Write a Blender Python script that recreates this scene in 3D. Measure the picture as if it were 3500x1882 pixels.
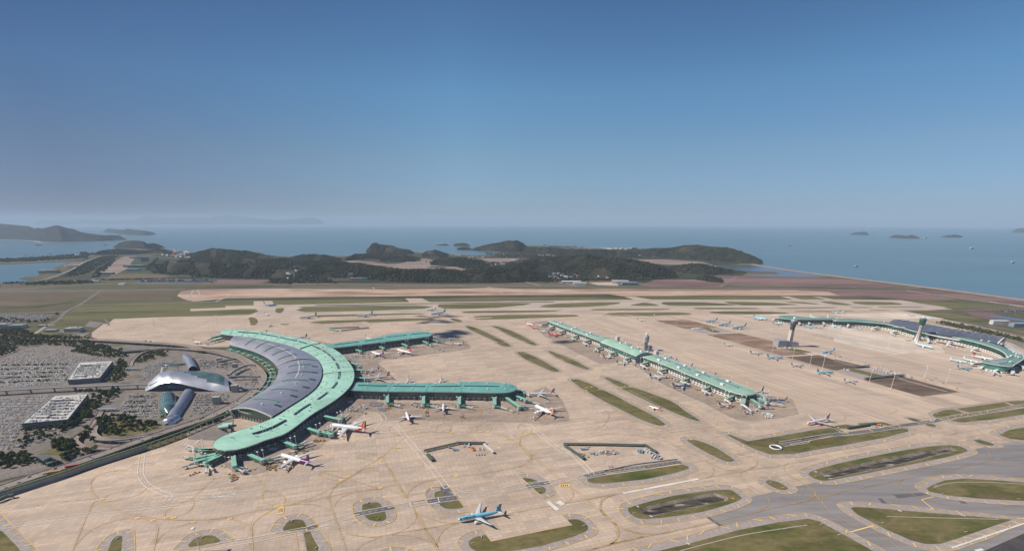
import bpy, bmesh, math, random
from mathutils import Vector, noise
from mathutils.geometry import tessellate_polygon
random.seed(11)
for o in list(bpy.data.objects): bpy.data.objects.remove(o)
SC = bpy.context.scene
COL = SC.collection
# ------------------------------------------------------------------ camera
CAM_H, FPX, YH = 395.0, 1640.0, 758.0
TH = math.radians(22)
Y0 = YH + FPX*math.tan(TH)                                 # picture row of the optical axis (the photo is cropped above it)
cam = bpy.data.cameras.new('camera'); camo = bpy.data.objects.new('camera', cam); COL.objects.link(camo)
camo.location = (0, 0, CAM_H); camo.rotation_euler = (math.pi/2 - TH, 0, 0)
cam.sensor_width = 36; cam.lens = FPX / 3500 * 36; cam.shift_y = (Y0 - 941)/3500; cam.clip_start = 1; cam.clip_end = 200000
SC.camera = camo
# ------------------------------------------------------------------ light
SUN_DIR = Vector((1.0, 0.05, -0.95)).normalized()          # the way the light travels
sun = bpy.data.lights.new('sun', 'SUN'); sun.energy = 4.9; sun.angle = math.radians(.5); sun.color = (1, .93, .84)
suno = bpy.data.objects.new('sun', sun); COL.objects.link(suno)
suno.rotation_euler = SUN_DIR.to_track_quat('-Z', 'Y').to_euler()
wd = bpy.data.worlds.new('World'); SC.world = wd; wd.use_nodes = True
nt = wd.node_tree; bg = nt.nodes['Background']
sky = nt.nodes.new('ShaderNodeTexSky'); sky.sky_type = 'NISHITA'; sky.sun_disc = False
sky.sun_elevation = math.asin(-SUN_DIR.z); sky.sun_rotation = math.atan2(-SUN_DIR.x, -SUN_DIR.y)
sky.altitude = 400; sky.air_density = 1.0; sky.dust_density = .3; sky.ozone_density = 1.2
tc = nt.nodes.new('ShaderNodeTexCoord'); sx = nt.nodes.new('ShaderNodeSeparateXYZ'); nt.links.new(tc.outputs['Generated'], sx.inputs[0])
rp = nt.nodes.new('ShaderNodeValToRGB'); nt.links.new(sx.outputs[2], rp.inputs[0]); els = rp.color_ramp.elements
SKY = [(0, (.42,.58,.98)), (.035, (.45,.61,.95)), (.108, (.55,.71,.87)), (.207, (.52,.81,.98)), (.3, (.44,.67,.86)), (.42, (.33,.49,.72))]
els[0].position, els[0].color = SKY[0][0], (*SKY[0][1], 1); els[1].position, els[1].color = SKY[-1][0], (*SKY[-1][1], 1)
for p_, c_ in SKY[1:-1]: els.new(p_).color = (*c_, 1)
mx = nt.nodes.new('ShaderNodeMix'); mx.data_type = 'RGBA'; mx.blend_type = 'MULTIPLY'; mx.inputs[0].default_value = 1
nt.links.new(sky.outputs[0], mx.inputs[6]); nt.links.new(rp.outputs[0], mx.inputs[7])
rx = nt.nodes.new('ShaderNodeValToRGB'); ax_ = nt.nodes.new('ShaderNodeMath'); ax_.operation = 'MULTIPLY_ADD'; ax_.inputs[1].default_value = .5; ax_.inputs[2].default_value = .5
nt.links.new(sx.outputs[0], ax_.inputs[0]); nt.links.new(ax_.outputs[0], rx.inputs[0]); e2 = rx.color_ramp.elements
e2[0].position, e2[0].color = .18, (.50,.46,.53,1); e2[1].position, e2[1].color = .45, (1,1,1,1); k_ = e2.new(.85); k_.color = (.86,.88,.93,1)
m2 = nt.nodes.new('ShaderNodeMix'); m2.data_type = 'RGBA'; m2.blend_type = 'MULTIPLY'; m2.inputs[0].default_value = 1; nt.links.new(mx.outputs[2], m2.inputs[6]); nt.links.new(rx.outputs[0], m2.inputs[7]); nt.links.new(m2.outputs[2], bg.inputs[0])
bg.inputs[1].default_value = .065*1.46
SC.view_settings.view_transform = 'Standard'; SC.view_settings.look = 'None'
SC.view_settings.exposure = .08; SC.view_settings.gamma = 1
# ------------------------------------------------------------------ picture <-> ground helpers
CR = {'A': (0,700,.3882), 'B': (1000,700,.3882), 'C': (1700,700,.3882), 'D': (2500,700,.3882), 'E': (0,1000,.31056),
      'F': (0,1400,.34798), 'G': (700,1080,.2455), 'H': (700,1380,.23292), 'I': (1100,1080,.23292), 'J': (1150,1270,.31056),
      'K': (1700,1060,.23292), 'L': (2150,1200,.23292), 'M': (2200,1030,.25272), 'N': (2850,1030,.25272),
      'O': (700,1600,.31056), 'P': (1400,1500,.31056), 'Q': (2000,1400,.34798), 'R': (2700,1350,.38406), 'S': (0,0,1), 'T': (0,0,1.3587)}
cT, sT = math.cos(TH), math.sin(TH)
def W(c, x, y, z=0):
    a, b, s = CR[c]; x = a + x*s; y = b + y*s
    dx = (x - 1750) / FPX; v = (Y0 - y) / FPX
    dy = cT + v*sT; dz = -sT + v*cT
    t = (z - CAM_H) / dz
    return Vector((dx*t, dy*t, z))
def top_z(p, c, y):
    """height above ground point p whose picture row is y"""
    a, b, s = CR[c]; v = (Y0 - (b + y*s)) / FPX
    k = (-sT + v*cT) / (cT + v*sT)
    return CAM_H + k*p.y
def L(spec, z=0):
    """'J 230,115 565,212 O 1,2' -> world points, crop letters switch the frame"""
    out = []; c = 'S'
    for tok in spec.split():
        if len(tok) == 1: c = tok; continue
        q = tok.split(','); out.append(W(c, float(q[0]), float(q[1]), z))
    return out
def catmull(p, n=6, closed=False):
    out = []; N = len(p)
    rng = range(N) if closed else range(N-1)
    for i in rng:
        if closed: a, b, c, d = p[i-1], p[i], p[(i+1) % N], p[(i+2) % N]
        else: a, b, c, d = p[max(i-1,0)], p[i], p[i+1], p[min(i+2,N-1)]
        for k in range(n):
            t = k/n
            out.append(.5*((2*b) + (c-a)*t + (2*a-5*b+4*c-d)*t*t + (3*b-a-3*c+d)*t**3))
    if not closed: out.append(p[-1].copy())
    return out
def resample(p, n):
    d = [0]
    for i in range(1, len(p)): d.append(d[-1] + (p[i]-p[i-1]).length)
    out = []; j = 0
    for k in range(n):
        s = d[-1]*k/(n-1)
        while j < len(p)-2 and d[j+1] < s: j += 1
        u = (s-d[j]) / max(1e-6, d[j+1]-d[j]); out.append(p[j].lerp(p[j+1], min(1, u)))
    return out
def plen(p): return sum((p[i+1]-p[i]).length for i in range(len(p)-1))
def inside(x, y, poly):
    r = False; j = len(poly)-1
    for i in range(len(poly)):
        a, b = poly[i], poly[j]
        if (a.y > y) != (b.y > y) and x < (b.x-a.x)*(y-a.y)/(b.y-a.y+1e-12)+a.x: r = not r
        j = i
    return r
def area(p): return .5*sum(p[i].x*p[(i+1) % len(p)].y - p[(i+1) % len(p)].x*p[i].y for i in range(len(p)))
def offset(p, w):
    """offset a closed outline outwards by w"""
    sg = 1 if area(p) > 0 else -1; out = []; N = len(p)
    for i in range(N):
        a = (p[i]-p[i-1]); b = (p[(i+1) % N]-p[i]); a.z = b.z = 0
        if a.length < 1e-5 or b.length < 1e-5: out.append(p[i].copy()); continue
        a.normalize(); b.normalize()
        n = Vector((a.y, -a.x, 0)) + Vector((b.y, -b.x, 0))
        if n.length < 1e-4: n = Vector((a.y, -a.x, 0))
        n.normalize(); m = max(.6, n.dot(Vector((a.y, -a.x, 0))))
        out.append(p[i] + n*(sg*w/m))
    return out
# ------------------------------------------------------------------ materials
MATS = {}
def nodes(m): m.use_nodes = True; return m.node_tree, m.node_tree.nodes['Principled BSDF']
def geo(t, rot=0, scale=(1,1,1), obj=False):
    if obj: g = t.nodes.new('ShaderNodeTexCoord').outputs['Object']
    else: g = t.nodes.new('ShaderNodeNewGeometry').outputs['Position']
    mp = t.nodes.new('ShaderNodeMapping'); mp.vector_type = 'POINT'
    mp.inputs['Rotation'].default_value = (0, 0, rot); mp.inputs['Scale'].default_value = scale
    t.links.new(g, mp.inputs[0]); return mp.outputs[0]
def noise_n(t, vec, scale, detail=5, rough=.55):
    n = t.nodes.new('ShaderNodeTexNoise'); n.inputs['Scale'].default_value = scale
    n.inputs['Detail'].default_value = detail; n.inputs['Roughness'].default_value = rough
    t.links.new(vec, n.inputs['Vector']); return n.outputs['Fac']
def ramp(t, fac, stops):
    r = t.nodes.new('ShaderNodeValToRGB'); e = r.color_ramp.elements
    while len(e) > 1: e.remove(e[-1])
    e[0].position = stops[0][0]; e[0].color = (*stops[0][1], 1)
    for p, c in stops[1:]:
        k = e.new(p); k.color = (*c, 1)
    t.links.new(fac, r.inputs[0]); return r.outputs[0]
def mixc(t, a, b, fac, mode='MIX'):
    m = t.nodes.new('ShaderNodeMix'); m.data_type = 'RGBA'; m.blend_type = mode
    for s, v in ((0, fac), (6, a), (7, b)):
        if hasattr(v, 'links'): t.links.new(v, m.inputs[s])
        elif s == 0: m.inputs[0].default_value = v
        else: m.inputs[s].default_value = (*v, 1)
    return m.outputs[2]
def M(name, col, rough=.6, metal=0, var=.12, vs=.3, obj=True, spec=.5):
    if name in MATS: return MATS[name]
    m = bpy.data.materials.new(name); t, b = nodes(m)
    v = geo(t, obj=obj); f = noise_n(t, v, vs, 4)
    lo = tuple(c*(1-var) for c in col); hi = tuple(min(1, c*(1+var)) for c in col)
    t.links.new(ramp(t, f, [(.3, lo), (.7, hi)]), b.inputs['Base Color'])
    b.inputs['Roughness'].default_value = rough; b.inputs['Metallic'].default_value = metal
    b.inputs['Specular IOR Level'].default_value = spec
    MATS[name] = m; return m
def ground_mat(name, cols, s1, s2, rough=.95, stretch=(1,1,1), rot=0, bump=0):
    m = bpy.data.materials.new(name); t, b = nodes(m)
    v = geo(t, rot, stretch); f1 = noise_n(t, v, s1, 7, .6); f2 = noise_n(t, v, s2, 5, .6)
    n = len(cols)
    c1 = ramp(t, f1, [(.32 + .36*i/(n-1), c) for i, c in enumerate(cols)])
    c2 = ramp(t, f2, [(.3, (.78,.78,.78)), (.7, (1.15,1.15,1.15))])
    t.links.new(mixc(t, c1, c2, 1, 'MULTIPLY'), b.inputs['Base Color'])
    b.inputs['Roughness'].default_value = rough; b.inputs['Specular IOR Level'].default_value = .15
    if bump:
        bn = t.nodes.new('ShaderNodeBump'); bn.inputs['Distance'].default_value = bump; t.links.new(f2, bn.inputs['Height']); t.links.new(bn.outputs[0], b.inputs['Normal'])
    MATS[name] = m; return m
def slab_mat(name, ca, cb, joint, rot, size=7.5, size2=7.5, mort=.16, streak=.35):
    m = bpy.data.materials.new(name); t, b = nodes(m)
    v = geo(t, rot)
    def brick(w, h, a, bb, mo, mt):
        k = t.nodes.new('ShaderNodeTexBrick'); k.offset = 0; k.squash = 1
        k.inputs['Scale'].default_value = 1; k.inputs['Brick Width'].default_value = w; k.inputs['Row Height'].default_value = h
        k.inputs['Mortar Size'].default_value = mt; k.inputs['Color1'].default_value = (*a,1); k.inputs['Color2'].default_value = (*bb,1); k.inputs['Mortar'].default_value = (*mo,1)
        k.inputs['Bias'].default_value = 0; t.links.new(v, k.inputs['Vector']); return k.outputs['Color']
    base = brick(size, size2, ca, cb, joint, mort)
    big = brick(size*5, size2*3, (.89,.89,.90), (1.09,1.07,1.04), (.94,.94,.94), .2)
    c = mixc(t, base, big, 1, 'MULTIPLY')
    lng = brick(size*24, size2, (.92,.92,.92), (1.06,1.06,1.06), (.84,.84,.84), .22)
    c = mixc(t, c, lng, 1, 'MULTIPLY')
    f = noise_n(t, geo(t, rot, (1,1,1)), .004, 8, .62)
    c = mixc(t, c, ramp(t, f, [(.3, (.84,.82,.80)), (.5, (.98,.97,.96)), (.7, (1.1,1.08,1.06))]), 1, 'MULTIPLY')
    f = noise_n(t, geo(t, rot, (.1,1,1)), .05, 6, .65)
    c = mixc(t, c, ramp(t, f, [(.3, (.72,.71,.72)), (.5, (1,1,1)), (.8, (1.05,1.05,1.05))]), streak, 'MULTIPLY')
    f = noise_n(t, geo(t, rot, (1,1,1)), .09, 4, .5)
    c = mixc(t, c, ramp(t, f, [(.25, (.55,.52,.5)), (.33, (1,1,1)), (.74, (1,1,1)), (.8, (1.18,1.16,1.14))]), .45, 'MULTIPLY')
    t.links.new(c, b.inputs['Base Color']); b.inputs['Roughness'].default_value = .85; b.inputs['Specular IOR Level'].default_value = .25
    MATS[name] = m; return m
def facade_mat(name, glass, frame, du, dv, fu, fv, rough=.25, metal=0, off=0):
    """panes of du x dv metres framed by bars; uv in metres"""
    m = bpy.data.materials.new(name); t, b = nodes(m)
    uv = t.nodes.new('ShaderNodeUVMap').outputs[0]; sp = t.nodes.new('ShaderNodeSeparateXYZ'); t.links.new(uv, sp.inputs[0])
    def bar(o, d, f):
        a = t.nodes.new('ShaderNodeMath'); a.operation = 'DIVIDE'; t.links.new(o, a.inputs[0]); a.inputs[1].default_value = d
        c = t.nodes.new('ShaderNodeMath'); c.operation = 'FRACT'; t.links.new(a.outputs[0], c.inputs[0])
        e = t.nodes.new('ShaderNodeMath'); e.operation = 'LESS_THAN'; t.links.new(c.outputs[0], e.inputs[0]); e.inputs[1].default_value = f; return e.outputs[0]
    x = t.nodes.new('ShaderNodeMath'); x.operation = 'MAXIMUM'; t.links.new(bar(sp.outputs[0], du, fu), x.inputs[0]); t.links.new(bar(sp.outputs[1], dv, fv), x.inputs[1])
    f = noise_n(t, geo(t), .05, 3); g2 = tuple(min(1, c*1.7) for c in glass); g1 = tuple(c*.6 for c in glass)
    gl = ramp(t, f, [(.35, g1), (.65, g2)])
    t.links.new(mixc(t, gl, frame, x.outputs[0]), b.inputs['Base Color'])
    r = t.nodes.new('ShaderNodeMix'); r.inputs[2].default_value = rough; r.inputs[3].default_value = .6; t.links.new(x.outputs[0], r.inputs[0]); t.links.new(r.outputs[0], b.inputs['Roughness'])
    b.inputs['Metallic'].default_value = metal
    MATS[name] = m; return m
def seam_mat(name, col, rot, w, rough=.4, metal=.3, dark=.75, uv=False, l=40, var=.2):
    m = bpy.data.materials.new(name); t, b = nodes(m)
    if uv: v = t.nodes.new('ShaderNodeUVMap').outputs[0]
    else: v = geo(t, rot)
    k = t.nodes.new('ShaderNodeTexBrick'); k.offset = .5
    k.inputs['Scale'].default_value = 1; k.inputs['Brick Width'].default_value = l; k.inputs['Row Height'].default_value = w; k.inputs['Mortar Size'].default_value = w*.05
    k.inputs['Color1'].default_value = (*[c*(1-.05) for c in col],1); k.inputs['Color2'].default_value = (*[min(1,c*1.05) for c in col],1); k.inputs['Mortar'].default_value = (*[c*dark for c in col],1)
    t.links.new(v, k.inputs['Vector'])
    f = noise_n(t, geo(t), .02, 6, .6)
    c = mixc(t, k.outputs[0], ramp(t, f, [(.3, (1-var,)*3), (.7, (1+var*.6,)*3)]), 1, 'MULTIPLY')
    t.links.new(c, b.inputs['Base Color']); b.inputs['Roughness'].default_value = rough; b.inputs['Metallic'].default_value = metal
    MATS[name] = m; return m
# ------------------------------------------------------------------ mesh builder
class MB:
    def __init__(s): s.v = []; s.f = []; s.m = []; s.uv = []; s.sm = []
    def add(s, vs, fs, mi=0, uvs=None, smooth=False):
        o = len(s.v); s.v += [tuple(x) for x in vs]
        for k, f in enumerate(fs):
            s.f.append(tuple(o+i for i in f)); s.m.append(mi[k] if isinstance(mi, list) else mi)
            s.uv.append([uvs[i] for i in f] if uvs else [(0,0)]*len(f)); s.sm.append(smooth)
    def box(s, c, d, rz=0, mi=0, taper=1):
        cx, cy, cz = c; x, y, z = d[0]/2, d[1]/2, d[2]/2; ca, sa = math.cos(rz), math.sin(rz); vs = []
        for zz, k in ((-z, 1), (z, taper)):
            for xx, yy in ((-x,-y),(x,-y),(x,y),(-x,y)):
                xx *= k; yy *= k; vs.append((cx+xx*ca-yy*sa, cy+xx*sa+yy*ca, cz+zz))
        s.add(vs, [(3,2,1,0),(4,5,6,7),(0,1,5,4),(1,2,6,5),(2,3,7,6),(3,0,4,7)], mi, [(v[0]+v[1], v[2]) for v in vs])
    def beam(s, a, b, w, h, mi=0):
        a = Vector(a); b = Vector(b); d = b-a; u = Vector((-d.y, d.x, 0))
        if u.length < 1e-4: u = Vector((1,0,0))
        u.normalize(); n = d.cross(u).normalized()
        vs = [p + u*i*w/2 + n*j*h/2 for p in (a, b) for i, j in ((-1,-1),(1,-1),(1,1),(-1,1))]
        s.add(vs, [(3,2,1,0),(4,5,6,7),(0,1,5,4),(1,2,6,5),(2,3,7,6),(3,0,4,7)], mi)
    def prism(s, pts, z0, z1, mi=0, mtop=None, uvs=True):
        n = len(pts)
        if area(pts) < 0: pts = pts[::-1]
        vs = [(p.x, p.y, z0) for p in pts] + [(p.x, p.y, z1) for p in pts]
        u = 0; base = []
        s.add(vs, [tuple(range(n-1,-1,-1))], mi)
        s.add(vs, [tuple(range(n, 2*n))], mi if mtop is None else mtop)
        for i in range(n):
            a, b = pts[i], pts[(i+1) % n]; l = (b-a).length
            s.add([(a.x,a.y,z0),(b.x,b.y,z0),(b.x,b.y,z1),(a.x,a.y,z1)], [(0,1,2,3)], mi, [(u,z0),(u+l,z0),(u+l,z1),(u,z1)]); u += l
    def wall(s, pts, z0, z1, mi=0, lean=None, closed=False, thick=0):
        """vertical strip along pts; lean = list of top points"""
        n = len(pts); u = 0
        for i in range(n if closed else n-1):
            a, b = pts[i], pts[(i+1) % n]; c, d = (lean[(i+1) % n], lean[i]) if lean else (b, a); l = (b-a).length
            zz0 = z0 if not callable(z0) else None
            s.add([(a.x,a.y,z0),(b.x,b.y,z0),(c.x,c.y,z1),(d.x,d.y,z1)], [(0,1,2,3)], mi, [(u,z0),(u+l,z0),(u+l,z1),(u,z1)]); u += l
    def grid(s, rows, mi=0, smooth=True, closed=False, flip=False):
        n = len(rows[0]); vs = [v for r in rows for v in r]; fs = []; mm = []; uvs = []
        u = 0
        for i, r in enumerate(rows):
            if i: u += (Vector(r[n//2])-Vector(rows[i-1][n//2])).length
            w = 0
            for j, v in enumerate(r):
                if j: w += (Vector(v)-Vector(r[j-1])).length
                uvs.append((u, w))
        for i in range(len(rows)-1):
            for j in range(n if closed else n-1):
                q = (i*n+j, (i+1)*n+j, (i+1)*n+(j+1) % n, i*n+(j+1) % n)
                fs.append(q[::-1] if flip else q); mm.append(mi(i, j) if callable(mi) else mi)
        s.add(vs, fs, mm, uvs, smooth)
    def tube(s, a, b, r0, r1=None, n=8, mi=0, cap=True):
        a = Vector(a); b = Vector(b); r1 = r0 if r1 is None else r1; d = (b-a).normalized()
        u = d.orthogonal().normalized(); w = d.cross(u); vs = []
        for p, r in ((a, r0), (b, r1)):
            for k in range(n): t = 2*math.pi*k/n; vs.append(p + u*math.cos(t)*r + w*math.sin(t)*r)
        s.add(vs, [(k, (k+1) % n, n+(k+1) % n, n+k) for k in range(n)], mi, smooth=True)
        if cap: s.add(vs, [tuple(range(n-1,-1,-1)), tuple(range(n, 2*n))], mi)
    def lathe(s, prof, c=(0,0,0), n=16, mi=0):
        """prof: (radius, z)"""
        rows = [[(c[0]+r*math.cos(2*math.pi*k/n), c[1]+r*math.sin(2*math.pi*k/n), c[2]+z) for k in range(n)] for r, z in prof]
        s.grid(rows, mi, True, True, True)
    def mesh(s, name, mats, merge=False):
        me = bpy.data.meshes.new(name); me.from_pydata(s.v, [], s.f)
        for m in (mats if isinstance(mats, (list, tuple)) else [mats]): me.materials.append(m)
        me.polygons.foreach_set('material_index', s.m); me.polygons.foreach_set('use_smooth', s.sm)
        ul = me.uv_layers.new(name='UVMap'); flat = [c for f in s.uv for uv in f for c in uv]; ul.data.foreach_set('uv', flat)
        me.update(); return me
    def build(s, name, mats, parent=None, **kw):
        return link(name, s.mesh(name, mats), parent, **kw)
def link(name, me, parent=None, loc=None, rz=None, **kw):
    o = bpy.data.objects.new(name, me); COL.objects.link(o)
    if parent: o.parent = parent
    if loc is not None: o.location = loc
    if rz is not None: o.rotation_euler = (0, 0, rz)
    tag(o, **kw); return o
def tag(o, label=None, cat=None, group=None, kind=None):
    if label: o['label'] = label
    if cat: o['category'] = cat
    if group: o['group'] = group
    if kind: o['kind'] = kind
    return o
def thing(name, label, cat, loc=(0,0,0), rz=0, group=None, sc=1):
    o = bpy.data.objects.new(name, None); COL.objects.link(o); o.location = loc; o.rotation_euler = (0,0,rz); o.scale = (sc,)*3
    o.empty_display_size = 2
    return tag(o, label, cat, group)
def sheet(name, pts, z, mat, holes=(), kind='structure', **kw):
    loops = [[Vector((p.x, p.y, 0)) for p in pts]] + [[Vector((p.x, p.y, 0)) for p in h] for h in holes]
    tri = tessellate_polygon(loops); vs = [v for l in loops for v in l]
    fs = []
    for t in tri:
        a, b, c = (vs[i] for i in t)
        fs.append(t if (b-a).cross(c-a).z > 0 else t[::-1])
    mb = MB(); mb.add([(v.x, v.y, z) for v in vs], fs, 0)
    return mb.build(name, mat, None, kind=kind, **kw)
def stripe(mb, pts, w, z, mi=0, dash=None, closed=False):
    if closed: pts = pts + [pts[0]]
    if dash:
        n = max(2, int(plen(pts)/dash[0])*2); q = resample(pts, n*2+1)
        for i in range(0, len(q)-1, 4): stripe(mb, q[i:i+3] if dash[1] > .4 else q[i:i+2], w, z, mi)
        return
    rows = []
    for i, p in enumerate(pts):
        a = pts[max(i-1, 0)]; b = pts[min(i+1, len(pts)-1)]; d = b-a; d.z = 0
        if d.length < 1e-6: continue
        d.normalize(); n = Vector((-d.y, d.x, 0))*w/2
        rows.append([(p.x-n.x, p.y-n.y, z), (p.x+n.x, p.y+n.y, z)])
    if len(rows) > 1: mb.grid(rows, mi, False, flip=False)
# ================================================================== SETTING
SLABROT = 0.0
d = W('P', 2240, 620) - W('P', 0, 1015); AX = math.atan2(d.y, d.x)            # taxiway direction near the camera
d = W('K', 2040, 660, 20) - W('K', 735, 160, 20); BX = math.atan2(d.y, d.x)   # direction of the long satellite
m_land = ground_mat('field', [(.055,.055,.028), (.12,.095,.055), (.10,.10,.045), (.17,.125,.08), (.09,.08,.05)], .0016, .02, stretch=(.5,1.4,1))
m_grass = ground_mat('mown_grass', [(.065,.085,.022), (.11,.115,.036), (.19,.155,.07), (.10,.10,.034), (.16,.12,.06)], .011, .14, stretch=(.6,1.2,1), rot=-AX)
m_grass2 = ground_mat('airfield_grass', [(.075,.08,.028), (.13,.125,.05), (.17,.15,.065), (.10,.095,.045)], .004, .03, stretch=(.35,1.6,1))
m_apron = slab_mat('apron_concrete', (.50,.395,.305), (.56,.45,.355), (.38,.30,.235), -AX, 7.5, 6.5)
m_stain = slab_mat('worn_apron_concrete', (.34,.27,.215), (.41,.33,.26), (.25,.20,.16), -AX, 7.5, 6.5, .16, .7)
m_apron2 = slab_mat('remote_apron_concrete', (.54,.43,.335), (.58,.465,.365), (.43,.34,.27), -BX, 60, 10, .25, .55)
m_rwy = slab_mat('runway_concrete', (.50,.42,.35), (.55,.46,.385), (.43,.35,.29), 0, 80, 14, .3, .5)
m_newc = slab_mat('fresh_concrete', (.64,.55,.45), (.70,.60,.50), (.55,.46,.37), -BX, 30, 10, .2, .4)
m_shoulder = ground_mat('shoulder_asphalt', [(.35,.295,.265), (.41,.35,.315)], .02, .2, .9)
m_asph = ground_mat('asphalt', [(.19,.175,.175), (.25,.23,.225), (.31,.285,.275)], .008, .06, .85, stretch=(.12,1.2,1), rot=-AX)
m_asph_d = ground_mat('dark_asphalt', [(.12,.115,.12), (.17,.16,.165)], .02, .1, .85)
m_road = ground_mat('road_asphalt', [(.17,.145,.13), (.23,.20,.175)], .02, .15, .9)
m_lot = ground_mat('car_park_asphalt', [(.20,.175,.155), (.27,.235,.205)], .02, .1, .9)
m_soil = ground_mat('bare_soil', [(.15,.10,.07), (.30,.20,.145), (.42,.30,.225)], .014, .07, stretch=(.5,1.6,1), rot=-BX)
m_dsoil = ground_mat('dark_soil', [(.085,.062,.045), (.15,.105,.078), (.24,.175,.13)], .014, .08, stretch=(.4,1.6,1), rot=-BX)
m_sand = ground_mat('graded_sand', [(.17,.13,.085), (.34,.225,.16), (.48,.32,.235), (.56,.42,.33), (.30,.21,.14)], .005, .03, stretch=(.35,1.6,1))
m_red = ground_mat('salt_marsh', [(.13,.075,.07), (.20,.12,.11), (.30,.20,.17)], .002, .012, stretch=(.3,1.6,1))
m_mud = ground_mat('quarry_flat', [(.09,.075,.05), (.25,.185,.15), (.34,.26,.215), (.14,.11,.075)], .004, .02, stretch=(.3,1.5,1))
m_scrub = ground_mat('scrub', [(.03,.045,.022), (.055,.065,.03), (.10,.09,.05)], .004, .03, stretch=(.6,1.4,1))
m_forest = ground_mat('forest_floor', [(.012,.018,.010), (.022,.03,.014)], .02, .08, bump=2)
m_conc = M('concrete', (.42,.37,.32), .85, vs=.08)
m_white = M('white_paint', (.78,.76,.72), .5, vs=.1)
m_grey = M('grey_metal', (.42,.43,.45), .45, .3)
m_dark = M('dark_rubber', (.03,.03,.032), .7)
m_yl = M('yellow_line', (.66,.43,.13), .8, var=.2, vs=.03, obj=False)
m_yb = M('yellow_bar', (.80,.55,.20), .8, var=.1, vs=.03, obj=False)
m_wl = M('white_line', (.72,.68,.62), .8, var=.15, vs=.03, obj=False)
m_bl = M('black_mark', (.05,.045,.04), .8)
m_rubber = ground_mat('tyre_rubber', [(.05,.045,.05), (.10,.09,.09)], .01, .05)
# water ------------------------------------------------------------
mw = bpy.data.materials.new('sea_water'); t, b = nodes(mw)
b.inputs['Roughness'].default_value = .28; b.inputs['IOR'].default_value = 1.33; b.inputs['Specular IOR Level'].default_value = .5
f = noise_n(t, geo(t, .3, (.25,1,1)), .0012, 8, .6)
t.links.new(ramp(t, f, [(.3, (.07,.15,.19)), (.7, (.105,.195,.23))]), b.inputs['Base Color'])
bn = t.nodes.new('ShaderNodeBump'); bn.inputs['Distance'].default_value = 1.2; bn.inputs['Strength'].default_value = .5
t.links.new(noise_n(t, geo(t, .3, (.5,1,1)), .03, 6, .6), bn.inputs['Height']); t.links.new(bn.outputs[0], b.inputs['Normal'])
m_sea = mw
m_pond = M('pond_water', (.06,.075,.10), .2, vs=.05, obj=False)
m_ditch = M('ditch_water', (.012,.012,.018), .25, vs=.3, obj=False)
sea_r = 52000
pts = [Vector((sea_r*math.cos(a*math.pi/90), sea_r*math.sin(a*math.pi/90), 0)) for a in range(180)]
mb = MB(); mb.add([(0,0,-3)] + [(p.x, p.y, -3) for p in pts], [(0, i+1, (i+1) % 180+1) for i in range(180)])
mb.build('sea', m_sea, kind='structure')
# channels cut into the ground -------------------------------------
CH1 = L('Q 530,1015 545,957 900,878 1260,812 1405,852 1405,893 1000,970 660,1045')
CH2 = L('R 250,690 330,672 900,548 1425,453 1492,490 1100,590 740,668 365,747 310,735')
CH3 = L('P 2560,830 2590,790 Q 180,925 20,1000 L 0,0')[:0]
def channel(outer, floor_inset, depth=2.9):
    inn = offset(outer, -floor_inset); n = len(outer); mb = MB()
    for i in range(n):
        a, b2 = outer[i], outer[(i+1) % n]; c, d2 = inn[(i+1) % n], inn[i]
        mb.add([(a.x,a.y,.26),(b2.x,b2.y,.26),(c.x,c.y,-depth),(d2.x,d2.y,-depth)], [(0,1,2,3)])
    mb.build('channel_banks', m_bank, kind='structure')
    sheet('channel_water', offset(outer, -floor_inset*.85), -depth*.8, m_ditch2)
m_bank = ground_mat('channel_bank', [(.07,.075,.035), (.22,.18,.145), (.33,.27,.23)], .05, .4, bump=.3)
m_ditch2 = ground_mat('channel_mud', [(.025,.025,.026), (.05,.045,.04), (.10,.085,.06), (.42,.38,.34)], .09, .35, .75, stretch=(.4,1.5,1), rot=-AX)
LAND = L('A -900,760 0,692 140,680 300,668 250,655 165,648 230,632 330,625 350,592 430,575 500,545 560,520 645,492 400,503 0,522 -900,560 '
         '-900,490 0,482 200,472 450,463 560,452 650,440 760,430 830,424 900,404 1050,392 1300,389 1480,393 1700,424 1850,412 2050,404 2300,420 2360,445 2576,456 '
         'B 300,449 500,449 560,438 700,430 735,420 650,402 670,383 760,372 1000,392 1060,412 1180,425 1360,433 1560,440 1890,440 1780,415 1640,402 1450,394 1450,384 1600,384 1620,372 1800,362 2050,357 2300,360 2576,370 '
         'C 600,370 850,384 1150,384 1340,386 1600,372 1900,385 2150,430 2335,492 2300,515 2225,520 D 200,527 600,590 1000,640 1700,722 2576,838')
LAND = [Vector((-9000, LAND[0].y, 0))] + LAND + [Vector((9000, LAND[-1].y*.55, 0)), Vector((9000, -3000, 0)), Vector((-9000, -3000, 0))]
sheet('ground', LAND, -.32, m_land, [CH1, CH2])
channel(CH1, 6.5); channel(CH2, 7.5)
# sea wall along the right shore: a low bank with a pale crest road
emb = catmull(L('D 180,525 500,577 900,628 1300,678 1700,727 2100,778 2576,842 2900,885'), 4)
mb = MB(); rows = []
for i, p in enumerate(emb):
    a = emb[max(i-1,0)]; c = emb[min(i+1,len(emb)-1)]; d = (c-a).normalized(); n = Vector((-d.y, d.x, 0))
    rows.append([(p.x+n.x*o, p.y+n.y*o, z) for o, z in ((28,-3),(12,6),(-6,6),(-16,.5))])
mb.grid(rows, 0, False); mb.build('sea_wall', M('sea_wall_stone', (.26,.20,.17), .9, vs=.02, obj=False), label='long stone sea wall running from the wooded headland along the right shore', cat='sea wall')
mb = MB(); stripe(mb, [p+Vector((0,-22,0)) for p in emb], 14, .6); mb.build('shore_road', m_conc, kind='structure')
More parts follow.
